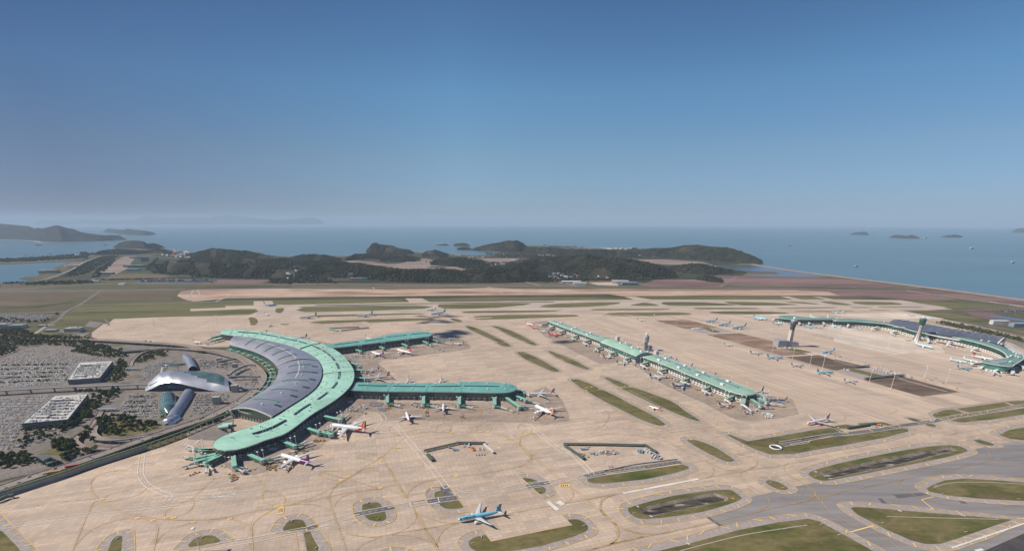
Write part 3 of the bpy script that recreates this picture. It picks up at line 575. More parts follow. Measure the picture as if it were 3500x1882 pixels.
# yellow taxi lines
for s in ['P 0,1015 350,955 560,915', 'P 1080,822 1520,740 1950,665 2240,615 2576,550 Q 500,780 1100,680 1500,610 1900,550 2299,480', 'P 70,810 180,985 300,1190 380,1350', 'P 70,810 300,900 420,920 560,915', 'P 560,915 400,980 320,1080 300,1190',
          'P 1130,0 1300,120 1480,280 1700,470 1950,665 2150,840 2300,970 2576,1050', 'P 1215,0 1230,80 1330,160 1320,230 1200,300 850,370 510,408 200,450 0,560', 'P 1750,510 1800,590 1770,670 1640,730',
          'P 2240,615 2120,660 2100,750 2150,840', 'P 2230,905 2290,1000 2280,1100 2200,1150', 'P 1950,1230 2300,1130 2576,1070 Q 0,1385 400,1280 900,1180 1400,1070 2000,930 2299,880',
          'O 0,565 270,530 560,470 800,430 1000,380 1250,290 1500,160 1760,0', 'O 900,410 1200,350 1600,260 1900,222 2060,245 2200,320 2300,440 2340,560 2560,870', 'O 2030,0 2120,160 2240,330', 'O 1560,115 1800,185 1930,210 2250,160 2570,120', 'O 1490,150 1390,260 1370,340 1420,500 1470,640 1560,908', 'O 1430,420 1440,380 1560,290 1800,240 1950,222',
          'O 880,405 1150,395 1320,430 1420,500', 'O 515,680 540,600 650,510 790,430', 'O 280,555 400,590 510,670 525,800 530,908', 'O 680,245 640,290 650,360 790,420', 'O 680,245 800,270 880,330 870,395', 'O 530,60 620,160 680,245', 'O 1260,35 1290,90 1380,125 1500,130', 'O 1260,35 1450,30 1570,90', 'O 1280,40 1420,80 1560,115',
          'O 1480,650 1600,720 1800,755 1950,745 2250,690 2576,640', 'O 2330,480 2310,580 2200,670 2060,725', 'O 2050,735 2300,745 2500,820 2576,860', 'O 1950,750 1750,830 1670,908', 'O 1000,710 1035,908',
          'F 2299,1055 2000,1080 1600,1075 1200,1000 1000,905 910,800 895,720 950,650 1120,595 1270,600 1350,590', 'F 715,1385 850,1050 935,880', 'F 740,1330 900,1180 1150,1085 1380,1065 1480,1085 1550,1150 1540,1250 1510,1385', 'F 1530,1310 1620,1210 1800,1130 1900,1100', 'F 990,900 1100,820 1430,760 1360,830 1200,880 1000,905', 'F 560,905 930,875',
          'F 1885,870 1650,980 1630,1060 1690,1065 1850,1000 1905,920 1885,870', 'F 1885,870 2000,770 2110,670', 'F 1440,760 1850,610', 'F 1250,500 1650,410',
          'J 820,690 900,670 1150,660 1700,670 1900,730 2020,820 2140,940 2130,1000 1980,1050', 'J 0,1240 200,1120 530,910 740,730 830,685', 'J 530,910 520,960 600,1110 770,1385', 'J 2576,680 2200,680 2050,710 2015,770 2040,830 2200,980 2500,1220',
          'J 1180,440 1180,560 1110,590 1110,640 1140,655', 'J 1180,560 1250,590 1260,640 1220,655', 'J 1580,400 1600,565 1540,600 1560,650 1590,660', 'J 1600,565 1690,600 1695,650 1665,662', 'J 2000,540 2020,580 1995,620 2040,665', 'J 2020,580 2150,620 2130,665', 'J 600,600 580,650 640,690 745,715', 'J 780,570 900,662', 'J 165,895 260,950 420,968', 'J 165,895 380,900 475,930',
          'J 975,1360 1000,1310 1060,1275 1180,1255', 'J 775,1385 800,1320 900,1240 1090,1190', 'I 1550,655 1350,700 1340,760 1430,820 1700,845 2576,850', 'K 100,600 170,560 450,550 560,500 700,470 750,520 K 700,550 560,580 560,610',
          'K 0,520 300,700 800,1000 1300,1250', 'K 600,480 1000,700 1500,830 1560,880 1500,930 1360,960 1370,1000', 'K 850,1020 870,970 1000,950 1300,960 1600,1020', 'K 850,1020 1000,1100 1300,1280', 'L 0,1010 300,1180 540,1300 640,1385', 'L 540,1300 540,1230 640,1190 900,1150 1200,1110 1300,1050 1250,980 1150,940',
          'L 1150,940 700,740 300,560 0,420', 'L 1100,1170 1200,1110 1500,1020', 'Q 0,210 170,160 235,60 200,0', 'Q 0,230 500,250 800,310', 'Q 800,300 900,360 1150,480 1250,560 1250,640 1180,670', 'Q 1180,500 1350,580 1500,600', 'Q 1470,440 1650,400', 'Q 1580,600 1690,540 1650,470 1500,440', 'Q 1620,750 1530,660 1540,610 1650,560', 'Q 1620,750 1790,860 1800,930 1700,1000',
          'Q 2000,520 1950,560 2000,640 2200,750 2270,830 2200,880', 'Q 0,880 150,850 300,820', 'Q 200,1040 150,950 200,870 300,835', 'Q 0,860 200,1040 320,1160 310,1260 200,1340', 'Q 270,1100 450,1190 700,1220 900,1180', 'R 0,720 130,790 290,960 370,1050 620,1180 900,1310 1000,1385', 'R 0,970 250,910 400,870 800,790 1300,690 1700,600 2083,530',
          'R 290,960 300,910 450,870', 'R 210,850 220,890 130,940', 'R 1000,740 970,790 1050,860 1200,930 1470,990', 'R 1840,560 1900,600 2083,650', 'R 1790,560 1750,500 1650,470', 'R 450,150 500,180 480,210', 'R 900,90 950,140 880,170 920,200', 'R 1100,130 1150,180 1300,230', 'R 1240,380 1230,340 1130,300',
          'R 1670,300 1700,340 1900,400', 'R 1440,350 1480,330 1490,310', 'M 480,710 500,680 620,670 580,650', 'M 790,710 790,685 900,660 900,640']:
    ln(YEL, s, .55)
    if s[0] in 'PQROJF': ln(TYR, s, 5, z=.44)
for s in ['N 0,1230 600,1385', 'N 0,1080 900,1300 1100,1385', 'N 150,620 900,800 1600,960 2572,1230', 'N 0,700 700,900 1500,1080 2300,1250', 'M 200,750 900,960 1600,1190 2200,1385', 'M 300,640 1200,880 2000,1090 2572,1240', 'L 800,60 1500,300 2576,640', 'L 700,140 1800,480 2576,800', 'M 0,470 700,560 1500,800 2300,1050', 'M 300,400 1000,560 1700,760 2500,990']:
    ln(YEL, s, .5); 
# runway edge, holding bars and the painted name ovals
ln(WHI, 'R 1440,1357 2083,1140 2500,1000', 2.4, sm=0); ln(BAR, 'R 535,1218 745,1160', 2.2, sm=0); ln(BAR, 'R 1280,903 1170,930 1272,1010', 1.8, sm=0)
for k in range(6): ln(BAR, 'R %d,%d %d,%d' % (1440+k*103, 1295-k*34, 1550+k*103, 1320-k*35), 1.5, sm=0)
ln(WHI, 'R 1650,1385 1715,1370', 4, sm=0); ln(WHI, 'Q 370,820 1110,678', 5, sm=0)
ln(WHI, 'P 1520,685 1630,780', 6, sm=0); ln(WHI, 'P 1630,685 1690,725', 9, sm=0)
for s in ['B 300,876 700,868', 'B 1200,862 2576,846 C 0,847 1200,838', 'C 1300,840 2576,840 D 1500,842', 'B 0,905 1200,888']: ln(WHI, s, 3, sm=0)
def oval(c, x, y, r=3.4):
    p = W(c, x, y); q = [p + Vector((math.cos(a)*r, math.sin(a)*r*.8, 0)) for a in [k*math.pi/8 for k in range(16)]]
    Zs[0] += 1; z = .67 + .001*(Zs[0] % 10); BAR.add([(v.x, v.y, z) for v in q], [tuple(range(16))], 0); BAR.add([(p.x-1.6,p.y-.5,z+.01),(p.x+1.6,p.y-.5,z+.01),(p.x+1.6,p.y+.5,z+.01),(p.x-1.6,p.y+.5,z+.01)], [(0,1,2,3)], 1)
for c, x, y in [('F',1122,598),('F',1670,407),('F',930,898),('F',1010,878),('F',1350,1063),('F',1503,1085),('F',1635,1057),('F',1705,1060),('F',1903,1100),('F',2258,1070),('O',275,555),('O',680,485),('O',790,420),('O',868,400),('O',1497,130),('O',1570,90),('O',1932,213),
                ('J',475,932),('J',422,968),('J',492,975),('J',685,765),('J',745,717),('J',820,683),('J',905,663),('J',1135,657),('J',1222,657),('J',1580,660),('J',1668,662),('J',2040,667),('J',2125,667),('J',2083,693),('P',510,408),('L',970,840),('L',1240,965),('I',1305,732)]: oval(c, x, y)
def signbox(c, x, y, w=16, h=8, rz=0, two=True):
    p = W(c, x, y); mb2 = BAR; ca, sa = math.cos(rz), math.sin(rz); Zs[0] += 1; z = .69 + .001*(Zs[0] % 10)
    q = lambda a, b2: (p.x+a*ca-b2*sa, p.y+a*sa+b2*ca)
    BAR.add([(*q(-w/2,-h/2),z),(*q(w/2,-h/2),z),(*q(w/2,h/2),z),(*q(-w/2,h/2),z)], [(0,1,2,3)], 0)
    for k in range(4): a = -w*.36+k*w*.2; BAR.add([(*q(a,-h*.3),z+.01),(*q(a+w*.1,-h*.3),z+.01),(*q(a+w*.1,h*.3),z+.01),(*q(a,h*.3),z+.01)], [(0,1,2,3)], 1)
signbox('O', 838, 463, 9, 20, .35); signbox('J', 1273, 677, 9, 9); signbox('J', 672, 840, 15, 6); signbox('J', 367, 1051, 11, 5); signbox('J', 1900, 743, 13, 5); signbox('J', 2510, 1250, 17, 7); signbox('P', 1705, 512, 17, 7)
rs = random.Random(5)
def blot(spec, n, r0=1.2, r1=6):
    q = L(spec); xs = [v.x for v in q]; ys = [v.y for v in q]
    for _ in range(n):
        x, y = rs.uniform(min(xs), max(xs)), rs.uniform(min(ys), max(ys))
        if not inside(x, y, q): continue
        r = rs.uniform(r0, r1)*rs.random()**.6+.6; k0 = rs.uniform(.4, 1); a0 = rs.uniform(0, 3.14); Zs[0] += 1; z = .545+.0004*(Zs[0] % 30)
        TYR.add([(x+(math.cos(a)*r*math.cos(a0)-math.sin(a)*r*k0*math.sin(a0))*rs.uniform(.7,1.2), y+(math.cos(a)*r*math.sin(a0)+math.sin(a)*r*k0*math.cos(a0))*rs.uniform(.7,1.2), z) for a in [k*math.pi/5 for k in range(10)]], [tuple(range(10))], 0)
for s_, n_ in (('F 1750,420 2299,600 2299,830 1700,760', 150), ('H 0,1000 700,950 1500,650 2300,150 2400,500 1800,900 900,1200 0,1300', 420), ('J 200,340 1800,340 2000,420 2500,330 2560,540 2000,550 500,520', 480), ('I 420,600 1500,450 2150,400 2100,480 1500,560 600,720', 220), ('I 470,760 950,760 1100,980 480,960', 120), ('K 500,240 1000,340 1900,780 2300,1000 2200,1100 1200,650 480,300', 260), ('L 200,280 1200,660 1700,960 2300,900 2000,980 1500,980 900,700 200,400', 260), ('P 450,60 900,60 1700,520 900,560 450,420', 150), ('O 0,0 2576,0 2576,908 0,908', 160), ('P 0,0 2576,0 2576,1230 0,1230', 160), ('Q 0,200 2299,200 2299,1100 0,1100', 120)): blot(s_, n_)
TYR.build('tyre_and_oil_marks', m_tyre, kind='structure')
patch('worn_apron', 'J 200,345 1850,330 2050,260 2300,160 2480,300 2560,480 2560,545 2300,580 2000,560 530,535 430,440 330,430', m_stain, .166)
patch('worn_apron', 'I 450,560 1500,430 1650,300 1900,280 2130,370 2200,440 2150,490 1600,560 900,650 830,690 1100,940 480,960 430,700', m_stain, .167)
patch('worn_apron', 'K 480,180 740,150 1500,460 2050,680 2105,680 L 150,80 1240,500 1650,640 1900,620 2400,700 2500,920 2300,960 1800,1030 1550,1000 1000,720 450,460 0,150 K 1500,790 700,390', m_stain, .224)
YEL.build('yellow_taxi_lines', m_yl, kind='structure'); WHI.build('white_road_lines', m_wl, kind='structure'); BAR.build('yellow_painted_markings', [m_yb, m_bl], kind='structure')
# roads outside the airside -----------------------------------------
GR = MB()
for s, w in [('E 380,455 520,360 650,290 720,212 880,130 1075,0 A 880,757', 16), ('A 880,757 1300,750 1750,742', 9), ('A 580,942 1280,925', 5), ('A 700,882 1530,862 1600,860', 5), ('E 510,355 600,355', 12),
             ('A -300,700 0,745 500,715 1100,690 2576,693 B 500,695 1500,712 2576,716', 26), ('A -300,760 700,757 900,752', 8), ('A 810,665 880,590 950,540 1040,480 1110,450', 16), ('A 820,660 900,640 1600,628', 7), ('A 1240,447 1400,460 1590,478', 22), ('A 860,665 1550,632', 8),
             ('B 0,722 1000,718 1700,722 2576,722 C 1400,727 2576,737 D 900,748 1500,750', 9), ('D 1540,755 2000,820 2576,890', 16), ('C 1390,722 1140,678', 14), ('C 1960,722 2110,628', 10), ('D 0,706 800,716 1300,727 1700,727', 8), ('N 960,130 1500,125 2572,105', 20), ('N 1700,280 2200,350 2700,440', 22), ('N 1450,230 1950,330 2572,470', 16),
             ('E 1200,360 1165,300 1080,295 700,305', 8), ('E 1260,680 1430,740 1400,860', 14), ('E 1430,1100 1150,1385', 20), ('E 900,500 1010,480', 16), ('E 0,1110 700,1085 1400,1050', 24), ('F 0,665 500,560 900,450 1400,330', 26), ('F 0,740 900,495', 20), ('F 350,430 700,270 870,170 960,60 1000,-60', 16), ('F 0,490 250,400 560,300', 10)]:
    ln(GR, s, w, z=.225)
GR.build('roads', m_road, kind='structure')
PR = MB()
for s, w in [('E 520,358 650,290 720,212 880,130 1075,0 A 880,757', 13), ('A 880,757 1300,750 1640,744', 16), ('A 580,942 1280,925', 7), ('A 700,882 1530,862 1900,852 2230,845', 9), ('A 0,960 300,948 590,940', 7), ('A -300,770 500,762 880,757', 8), ('A 1240,447 1400,460 1590,478', 26), ('A 900,645 1100,640 1600,628 1800,640', 12), ('B 0,723 1000,719 1700,722 2576,722 C 1400,727 2576,737 D 900,748 1500,750', 12),
             ('A -300,712 0,748 500,718 1100,694 2576,700 B 500,702 1500,716', 7), ('A 2576,697 B 500,690 1500,706 2576,708', 7), ('C 500,672 700,712', 12), ('C 1140,676 1390,722', 14), ('C 1960,722 2110,628', 12), ('D 0,708 800,718 1300,727 1650,729', 12), ('D 1540,755 2000,820 2576,893', 18), ('N 2100,0 2572,75', 16), ('B 0,530 30,580 50,612', 14), ('C 250,678 380,712', 10), ('A 1700,850 1760,800 1740,748', 9), ('A 1660,840 1700,750', 9), ('A 1900,850 2050,790 2200,742', 12), ('B 700,726 720,745 650,760', 8), ('B 1730,722 1650,750 1400,752 1250,758', 10), ('B 1730,722 1850,780', 8), ('D 1080,690 1700,728', 8), ('E 380,455 520,362 600,356', 8)]: ln(PR, s, w, z=.25)
PR.build('perimeter_road', ground_mat('pale_road', [(.38,.33,.28), (.46,.41,.36)], .02, .1), kind='structure')
patch('distant_car_park', 'A -200,965 500,960 380,1022 -200,1030', m_asph_d)
for s in ['E 0,770 130,700 300,610 500,595 780,620 1250,700 1300,760 1240,960 700,1010 0,1062', 'E 0,1150 500,1120 1000,1090 1180,1110 F 600,210 200,200 80,400 0,430', 'F 70,410 200,290 600,210 620,260 340,350', 'E 1520,970 1600,790 1950,740 1850,830 1600,980', 'E 1400,1100 1740,1095 1760,1385 1250,1385', 'E 2150,1100 2540,1110 2576,1200 2300,1320 2060,1385',
          'E 2180,715 2576,770 2576,1000 2400,850 2200,840', 'F 0,600 330,500 460,560 0,680', 'E 510,420 700,400 900,440 800,450', 'E 930,370 990,312 1140,330 1060,385', 'G 0,500 400,540 640,700 760,860 700,1000 500,1150 0,1300', 'F 900,330 1200,300 1700,200 1100,360', 'E 780,470 900,490 1000,440 860,450',
          'N 1300,290 2000,350 2572,520 2572,640 2400,560 1800,380', 'F 1830,230 2299,30 2299,330 2100,300 1850,290']:
    patch('paved_yard', s, m_lot, .155 + yz())
patch('landside_paving', 'F -200,780 0,700 600,500 1250,330 1850,130 G 300,1300 700,1030 800,850 700,700 400,540 -60,500 E 2100,610 1600,560 1000,530 900,560 400,500 0,500 -200,520', ground_mat('landside_paving', [(.16,.14,.12), (.24,.205,.175), (.10,.105,.06)], .012, .08), .152)
patch('lawn', 'F 960,110 1150,60 1600,150 1600,180 1250,260 980,255', m_grass, .21); patch('lawn', 'F 350,440 540,370 700,290 740,400 560,450 480,450', m_grass, .212); patch('lawn', 'E 380,455 560,330 750,310 1000,320 930,360 500,430 700,460', m_grass2, .213)
# ================================================================== BUILDINGS
m_green = seam_mat('green_roof', (.42,.71,.55), -AX, 3, .5, .1, .88)
m_teal = seam_mat('teal_roof', (.19,.47,.40), 0, 2.4, .42, .15, .82, uv=True)
m_sage = seam_mat('sage_roof', (.36,.55,.42), -BX, 3, .5, .1, .9)
m_green_d = M('dark_green_metal', (.03,.09,.07), .5, .2)
m_bridge_roof = M('green_bridge_roof', (.27,.57,.43), .5, .1)
m_vault = seam_mat('dark_metal_roof', (.56,.54,.57), 0, 4, .36, .62, .5, uv=True, l=12)
m_trim = M('pale_trim', (.62,.60,.57), .5)
m_glass = facade_mat('green_glass_wall', (.02,.06,.052), (.22,.28,.26), 3.0, 3.4, .16, .12, .18)
m_glass2 = facade_mat('dark_glass_wall', (.016,.03,.035), (.17,.19,.19), 4.5, 2.6, .14, .1, .2)
m_glass3 = facade_mat('teal_glass_wall', (.025,.12,.105), (.12,.24,.21), 6, 2.2, .1, .16, .2)
m_base = facade_mat('service_level_wall', (.03,.03,.035), (.40,.38,.36), 13, 4.2, .34, .42, .5)
m_basew = facade_mat('white_service_wall', (.05,.05,.055), (.74,.71,.66), 11, 4.6, .3, .42, .5)
m_louver = facade_mat('louvred_wall', (.03,.035,.04), (.13,.14,.15), 5, .9, .1, .35, .5)
m_glz = M('green_glazing', (.015,.09,.065), .12, .1, var=.4, vs=.15)
m_sky = M('skylight_glass', (.05,.09,.085), .15, .2)
m_skyg = M('green_skylight', (.10,.28,.22), .3, .2)
def up(p, z): return Vector((p.x, p.y, z))
def inset(p, c, d):
    v = up(c, 0)-up(p, 0); v.normalize(); return p + v*d
def roof_vault(mb, A, B, za, zb, bulge, m=8, mi=0):
    rows = []
    for a, b2 in zip(A, B):
        r = []
        for j in range(m+1):
            t = j/m; p = a.lerp(b2, t); bl = bulge(rows.__len__()/(len(A)-1)) if callable(bulge) else bulge
            r.append((p.x, p.y, za+(zb-za)*t + bl*math.sin(math.pi*t)))
        rows.append(r)
    mb.grid(rows, mi, True); return rows
# ---- Terminal with the crescent roof
T1 = thing('crescent_terminal', 'huge crescent shaped terminal with pale green roof band and dark metal vault, lettered Terminal 1', 'terminal')
outer = catmull(L('G 213,232 225,208 270,193 360,186 700,203 930,232 1200,285 1500,345 1760,440 1900,530 2005,640 2062,730 2080,800 2073,880 2042,950 1985,1022 1870,1125 1700,1240 1490,1365 H 1200,420 900,522 700,603 500,660 350,682 210,668 130,628', 22), 6)
inner = catmull(L('G 213,232 228,246 330,262 500,285 640,296 830,328 1010,365 1200,415 1400,490 1560,590 1622,680 1645,760 1640,850 1600,940 1540,1015 1400,1125 1200,1250 1010,1385 H 740,308 550,370 380,425 240,482 160,530 115,580 130,628', 22), 6)
NR = 90
O1 = resample(outer, NR); I1 = resample(inner, NR)
mb = MB(); rows = roof_vault(mb, I1, O1, 22, 22, lambda t: 2.6*min(1, 6*t, 6*(1-t)), 8)
low = [[(x, y, z-1.2) for x, y, z in r] for r in rows]; mb.grid(low, 0, True)
for i in range(5, NR-4, 4): mb.beam(up(I1[i], 22.7), up(O1[i].lerp(I1[i], .5), 25.1), .7, .5, 1); mb.beam(up(O1[i].lerp(I1[i], .5), 25.1), up(O1[i], 22.7), .7, .5, 1)
roof = mb.build('roof', [m_green, m_bridge_roof], T1)
sheet('worn_apron', [inset(o, i, -75) for o, i in zip(O1, I1)][12:] + [inset(o, i, -4) for o, i in zip(O1, I1)][:11:-1], .165, m_stain)
mb = MB(); mb.wall(O1, 20.6, 22.5); mb.wall(I1, 20.6, 22.5); mb.build('eave', m_trim, T1)
OI = [inset(o, i, 5) for o, i in zip(O1, I1)]; II = [inset(i, o, 4) for o, i in zip(O1, I1)]
OI2 = [inset(o, i, 9) for o, i in zip(O1, I1)]
mb = MB(); mb.wall(OI2, 8, 21.2, lean=OI); mb.build('glass_wall', m_glass2, T1)
mb = MB(); mb.wall(OI2, 0, 8.0); mb.wall([inset(o, i, 3) for o, i in zip(OI2, I1)], 8, 8.3); mb.build('service_level', m_base, T1)
mb = MB(); mb.wall([inset(p, o, 3) for p, o in zip(II, O1)], 0, 21, lean=II); mb.build('landside_wall', m_glass2, T1)
# long skylight slot, seams and vents on the band
mb = MB(); mid = [o.lerp(i, .47) for o, i in zip(O1, I1)]
for a, b2 in [(7,13),(14,20),(21,27),(28,31),(34,38),(39,44),(45,48),(50,54),(56,60),(62,65),(67,70),(72,76),(78,83)]:
    seg = resample(mid[a:b2+1], 8); rows = []
    for i, p in enumerate(seg):
        q = seg[min(i+1, 7)]-seg[max(i-1, 0)]; n = Vector((-q.y, q.x, 0)).normalized()
        rows.append([(p.x+n.x*3, p.y+n.y*3, 24.4), (p.x+n.x*2, p.y+n.y*2, 26.4), (p.x-n.x*2, p.y-n.y*2, 26.4), (p.x-n.x*3, p.y-n.y*3, 24.4)])
    mb.grid(rows, 0, False)
mb.build('roof_skylight', m_sky, T1)
for i in (33, 56):
    mb = MB(); mb.beam(up(I1[i], 24), up(I1[i].lerp(O1[i], .5), 26), 3.4, 1.6); mb.beam(up(I1[i].lerp(O1[i], .5), 26), up(O1[i], 23.4), 3.4, 1.6); mb.build('roof_joint', m_trim if i == 56 else m_green_d, T1)
vent = MB(); vent.box((0,0,1.1), (2.6,2.2,2.2)); vent.box((.2,0,2.5), (3.4,3,.6)); vent.beam((-1.4,0,.6), (-3,0,.3), .5, .5); vme = vent.mesh('roof_vent', m_white)
rr = random.Random(4)
for k in range(60):
    i = 5 + int(k*1.36); s = rr.choice([.12,.22,.3,.68,.78,.88]); p = I1[i].lerp(O1[i], s); link('roof_vent', vme, T1, (p.x, p.y, 22+2.6*math.sin(math.pi*s)), rr.random()*3, )
# cable frames standing on the roof
mb = MB(); H_ = 11
for i, y in ((-7, -5.5), (7, -5.5), (7, 5.5), (-7, 5.5)): mb.tube((i, y, 0), (i, y, H_), .35, .35, 5)
for a, b2 in (((-7,-5.5),(7,-5.5)), ((7,-5.5),(7,5.5)), ((7,5.5),(-7,5.5)), ((-7,5.5),(-7,-5.5))):
    mb.beam((*a, H_), (*b2, H_), .35, .35)
for i, y in ((-7,-5.5),(7,5.5)): mb.beam((i, y, H_), (i*3, y*2.2, .3), .2, .2)
fme = mb.mesh('roof_frame', m_white)
for i in (8,14,20,26,31,36,40,44,48,52,56,60,64,67,71,76,81):
    p = I1[i].lerp(O1[i], .5); q = I1[min(i+1,NR-1)]-I1[i-1]; link('roof_frame', fme, T1, (p.x, p.y, 24), math.atan2(q.y, q.x))
# great hall vault
vl = catmull(L('G 330,392 420,415 510,437 700,493 850,562 950,635 1005,700 1020,745 1003,830 945,925 850,1010 700,1105 500,1215 350,1302', 20), 6)
vr = catmull(L('G 515,292 640,304 830,335 1010,372 1200,425 1400,500 1545,592 1615,690 1632,765 1625,850 1585,940 1525,1015 1385,1125 1180,1255 985,1375 H 980,195', 24), 6)
NV = 60; VL = resample(vl, NV); VR = resample(vr, NV)
for k, (a, b2, bl) in enumerate(((0, 31, 12.5), (30, 59, 10.5))):
    mb = MB(); rows = roof_vault(mb, VL[a:b2+1], VR[a:b2+1], 20, 25, bl, 14); mb.grid([[(x,y,z-.8) for x,y,z in r] for r in rows], 0, True); mb.build('vault_roof', m_vault, T1)
mb = MB()
def arch(mb, a, b2, za, zb, bl, w, h, lift=0, t0=0, t1=1, n=16):
    pr = None
    for j in range(n+1):
        t = t0+(t1-t0)*j/n; p = a.lerp(b2, t); q = (p.x, p.y, za+(zb-za)*t+bl*math.sin(math.pi*t)+lift)
        if pr: mb.beam(pr, q, w, h)
        pr = q
arch(mb, VL[30].lerp(VL[31], .6), VR[30].lerp(VR[31], .6), 20, 25, 11.8, 2.5, 2.2, 0); arch(mb, VL[59], VR[59], 20, 25, 10.5, 3, 1.6, .3); arch(mb, VL[0], VR[0], 20, 25, 12.5, 2, 1.2, .3)
mb.wall(VL, 18.2, 20.9); mb.build('roof_rib', m_trim, T1)
for i in (7,12,17,22,27,35,40,45,50,55):
    mb = MB(); k = 12.5 if i < 31 else 10.5; zz = 20; arch(mb, VL[i], VR[i], zz, zz+5, k, 3.2, 1.6, .7, .12 if i < 31 else .25, .62 if i < 31 else .78); mb.build('ridge_skylight', m_skyg, T1)
mb = MB()
for i in range(1, NV-2):
    if i in (30, 31): continue
    k = 12.5 if i < 31 else 10.5; zz = 20; pp = []
    for ii, f in ((i, .05), (i, .9)):
        p0 = VL[ii].lerp(VL[ii+1], f); p1 = VR[ii].lerp(VR[ii+1], f); p = p0.lerp(p1, .5); pp.append((p.x, p.y, zz+2.5+k+.25))
    if i < 44: mb.beam(pp[0], pp[1], 3, .3)
    if i in (29, 44): mb.build('ridge_strip', m_trim, T1); mb = MB()
for i in (36,40,44,48,52,56):
    for s in (.86, .91):
        mb = MB(); p = VL[i].lerp(VR[i], s); q = VL[i].lerp(VR[i], s-.07); z = 20+5*s+10.5*math.sin(math.pi*s); z2 = 20+5*(s-.07)+10.5*math.sin(math.pi*(s-.07)); mb.beam((p.x,p.y,z+.6),(q.x,q.y,z2+.6), 7, .8); mb.build('roof_hatch', m_green_d, T1)
for i in (33,37,42,47,52,57,20,24): p = VL[i].lerp(VR[i], .6); link('roof_vent', vme, T1, (p.x, p.y, 20+3+10.5*math.sin(math.pi*.6)), 1)
mb = MB(); mb.wall([inset(p, q, 5) for p, q in zip(VL, VR)], 0, 19.5, lean=[inset(p, q, 1.5) for p, q in zip(VL, VR)]); mb.build('hall_front', m_glass3, T1)
# near gable of the hall: leaning glass with the lettering
a, b2 = VL[59], VR[59]; inn = (VL[57]+VR[57])/2-(a+b2)/2; inn.z = 0; inn.normalize()
n = 16; top = [(lambda t, p: Vector((p.x, p.y, 20+5*t+10.5*math.sin(math.pi*t)-.6)))(j/n, a.lerp(b2, j/n)) for j in range(n+1)]
mb = MB(); rows = []
bot = [up(a.lerp(b2, .05+.9*j/n), 9.5)+inn*6 for j in range(n+1)]
u = [0]
for j in range(n): u.append(u[-1]+(b2-a).length/n)
for j in range(n):
    mb.add([bot[j], bot[j+1], top[j+1], top[j]], [(0,1,2,3)], 0, [(u[j],9.5),(u[j+1],9.5),(u[j+1],top[j+1].z),(u[j],top[j].z)])
mb.build('gable_glass', facade_mat('gable_glass', (.010,.06,.045), (.05,.15,.12), 4, 3, .1, .1, .15), T1)
mb = MB(); mb.wall([up(p, 0) for p in bot], 0, 9.6); mb.build('gable_base', facade_mat('gable_base_wall', (.04,.055,.055), (.42,.41,.39), 9, 9.6, .22, .2), T1)
mb = MB(); mb.beam(up(a.lerp(b2, .03), 0)+inn*6, top[0]+Vector((0,0,-.5)), 5, 3); mb.build('gable_column', m_trim, T1); mb = MB(); mb.beam(up(a.lerp(b2, .97), 0)+inn*6, top[-1], 4, 3); mb.build('gable_column', m_trim, T1)
def text_mesh(name, s, size, mat, ext=.15, italic=0):
    cu = bpy.data.curves.new(name, 'FONT'); cu.body = s; cu.size = size; cu.extrude = ext; cu.offset = size*.012; cu.align_x = 'CENTER'; cu.align_y = 'CENTER'
    to = bpy.data.objects.new(name, cu); COL.objects.link(to); bpy.context.view_layer.update()
    me = bpy.data.meshes.new_from_object(to.evaluated_get(bpy.context.evaluated_depsgraph_get())); bpy.data.objects.remove(to); me.materials.clear(); me.materials.append(mat); return me
me = text_mesh('lettering', 'Terminal 1', 8.6, m_white, .3); o = bpy.data.objects.new('lettering', me); COL.objects.link(o); o.parent = T1
ax = (b2-a); ax.z = 0; ax.normalize(); nrm = -inn
q = (a.lerp(b2, .37)) + inn*2.6; zc = 21.6
upv = (top[6]-bot[6]).normalized(); ex = ax - upv*ax.dot(upv); ex.normalize(); ez = ex.cross(upv)
from mathutils import Matrix
if ez.dot(nrm) < 0: pass
o.matrix_world = Matrix.Translation(up(q, zc)+nrm*3.0) @ Matrix((ex, upv, ez)).transposed().to_4x4()
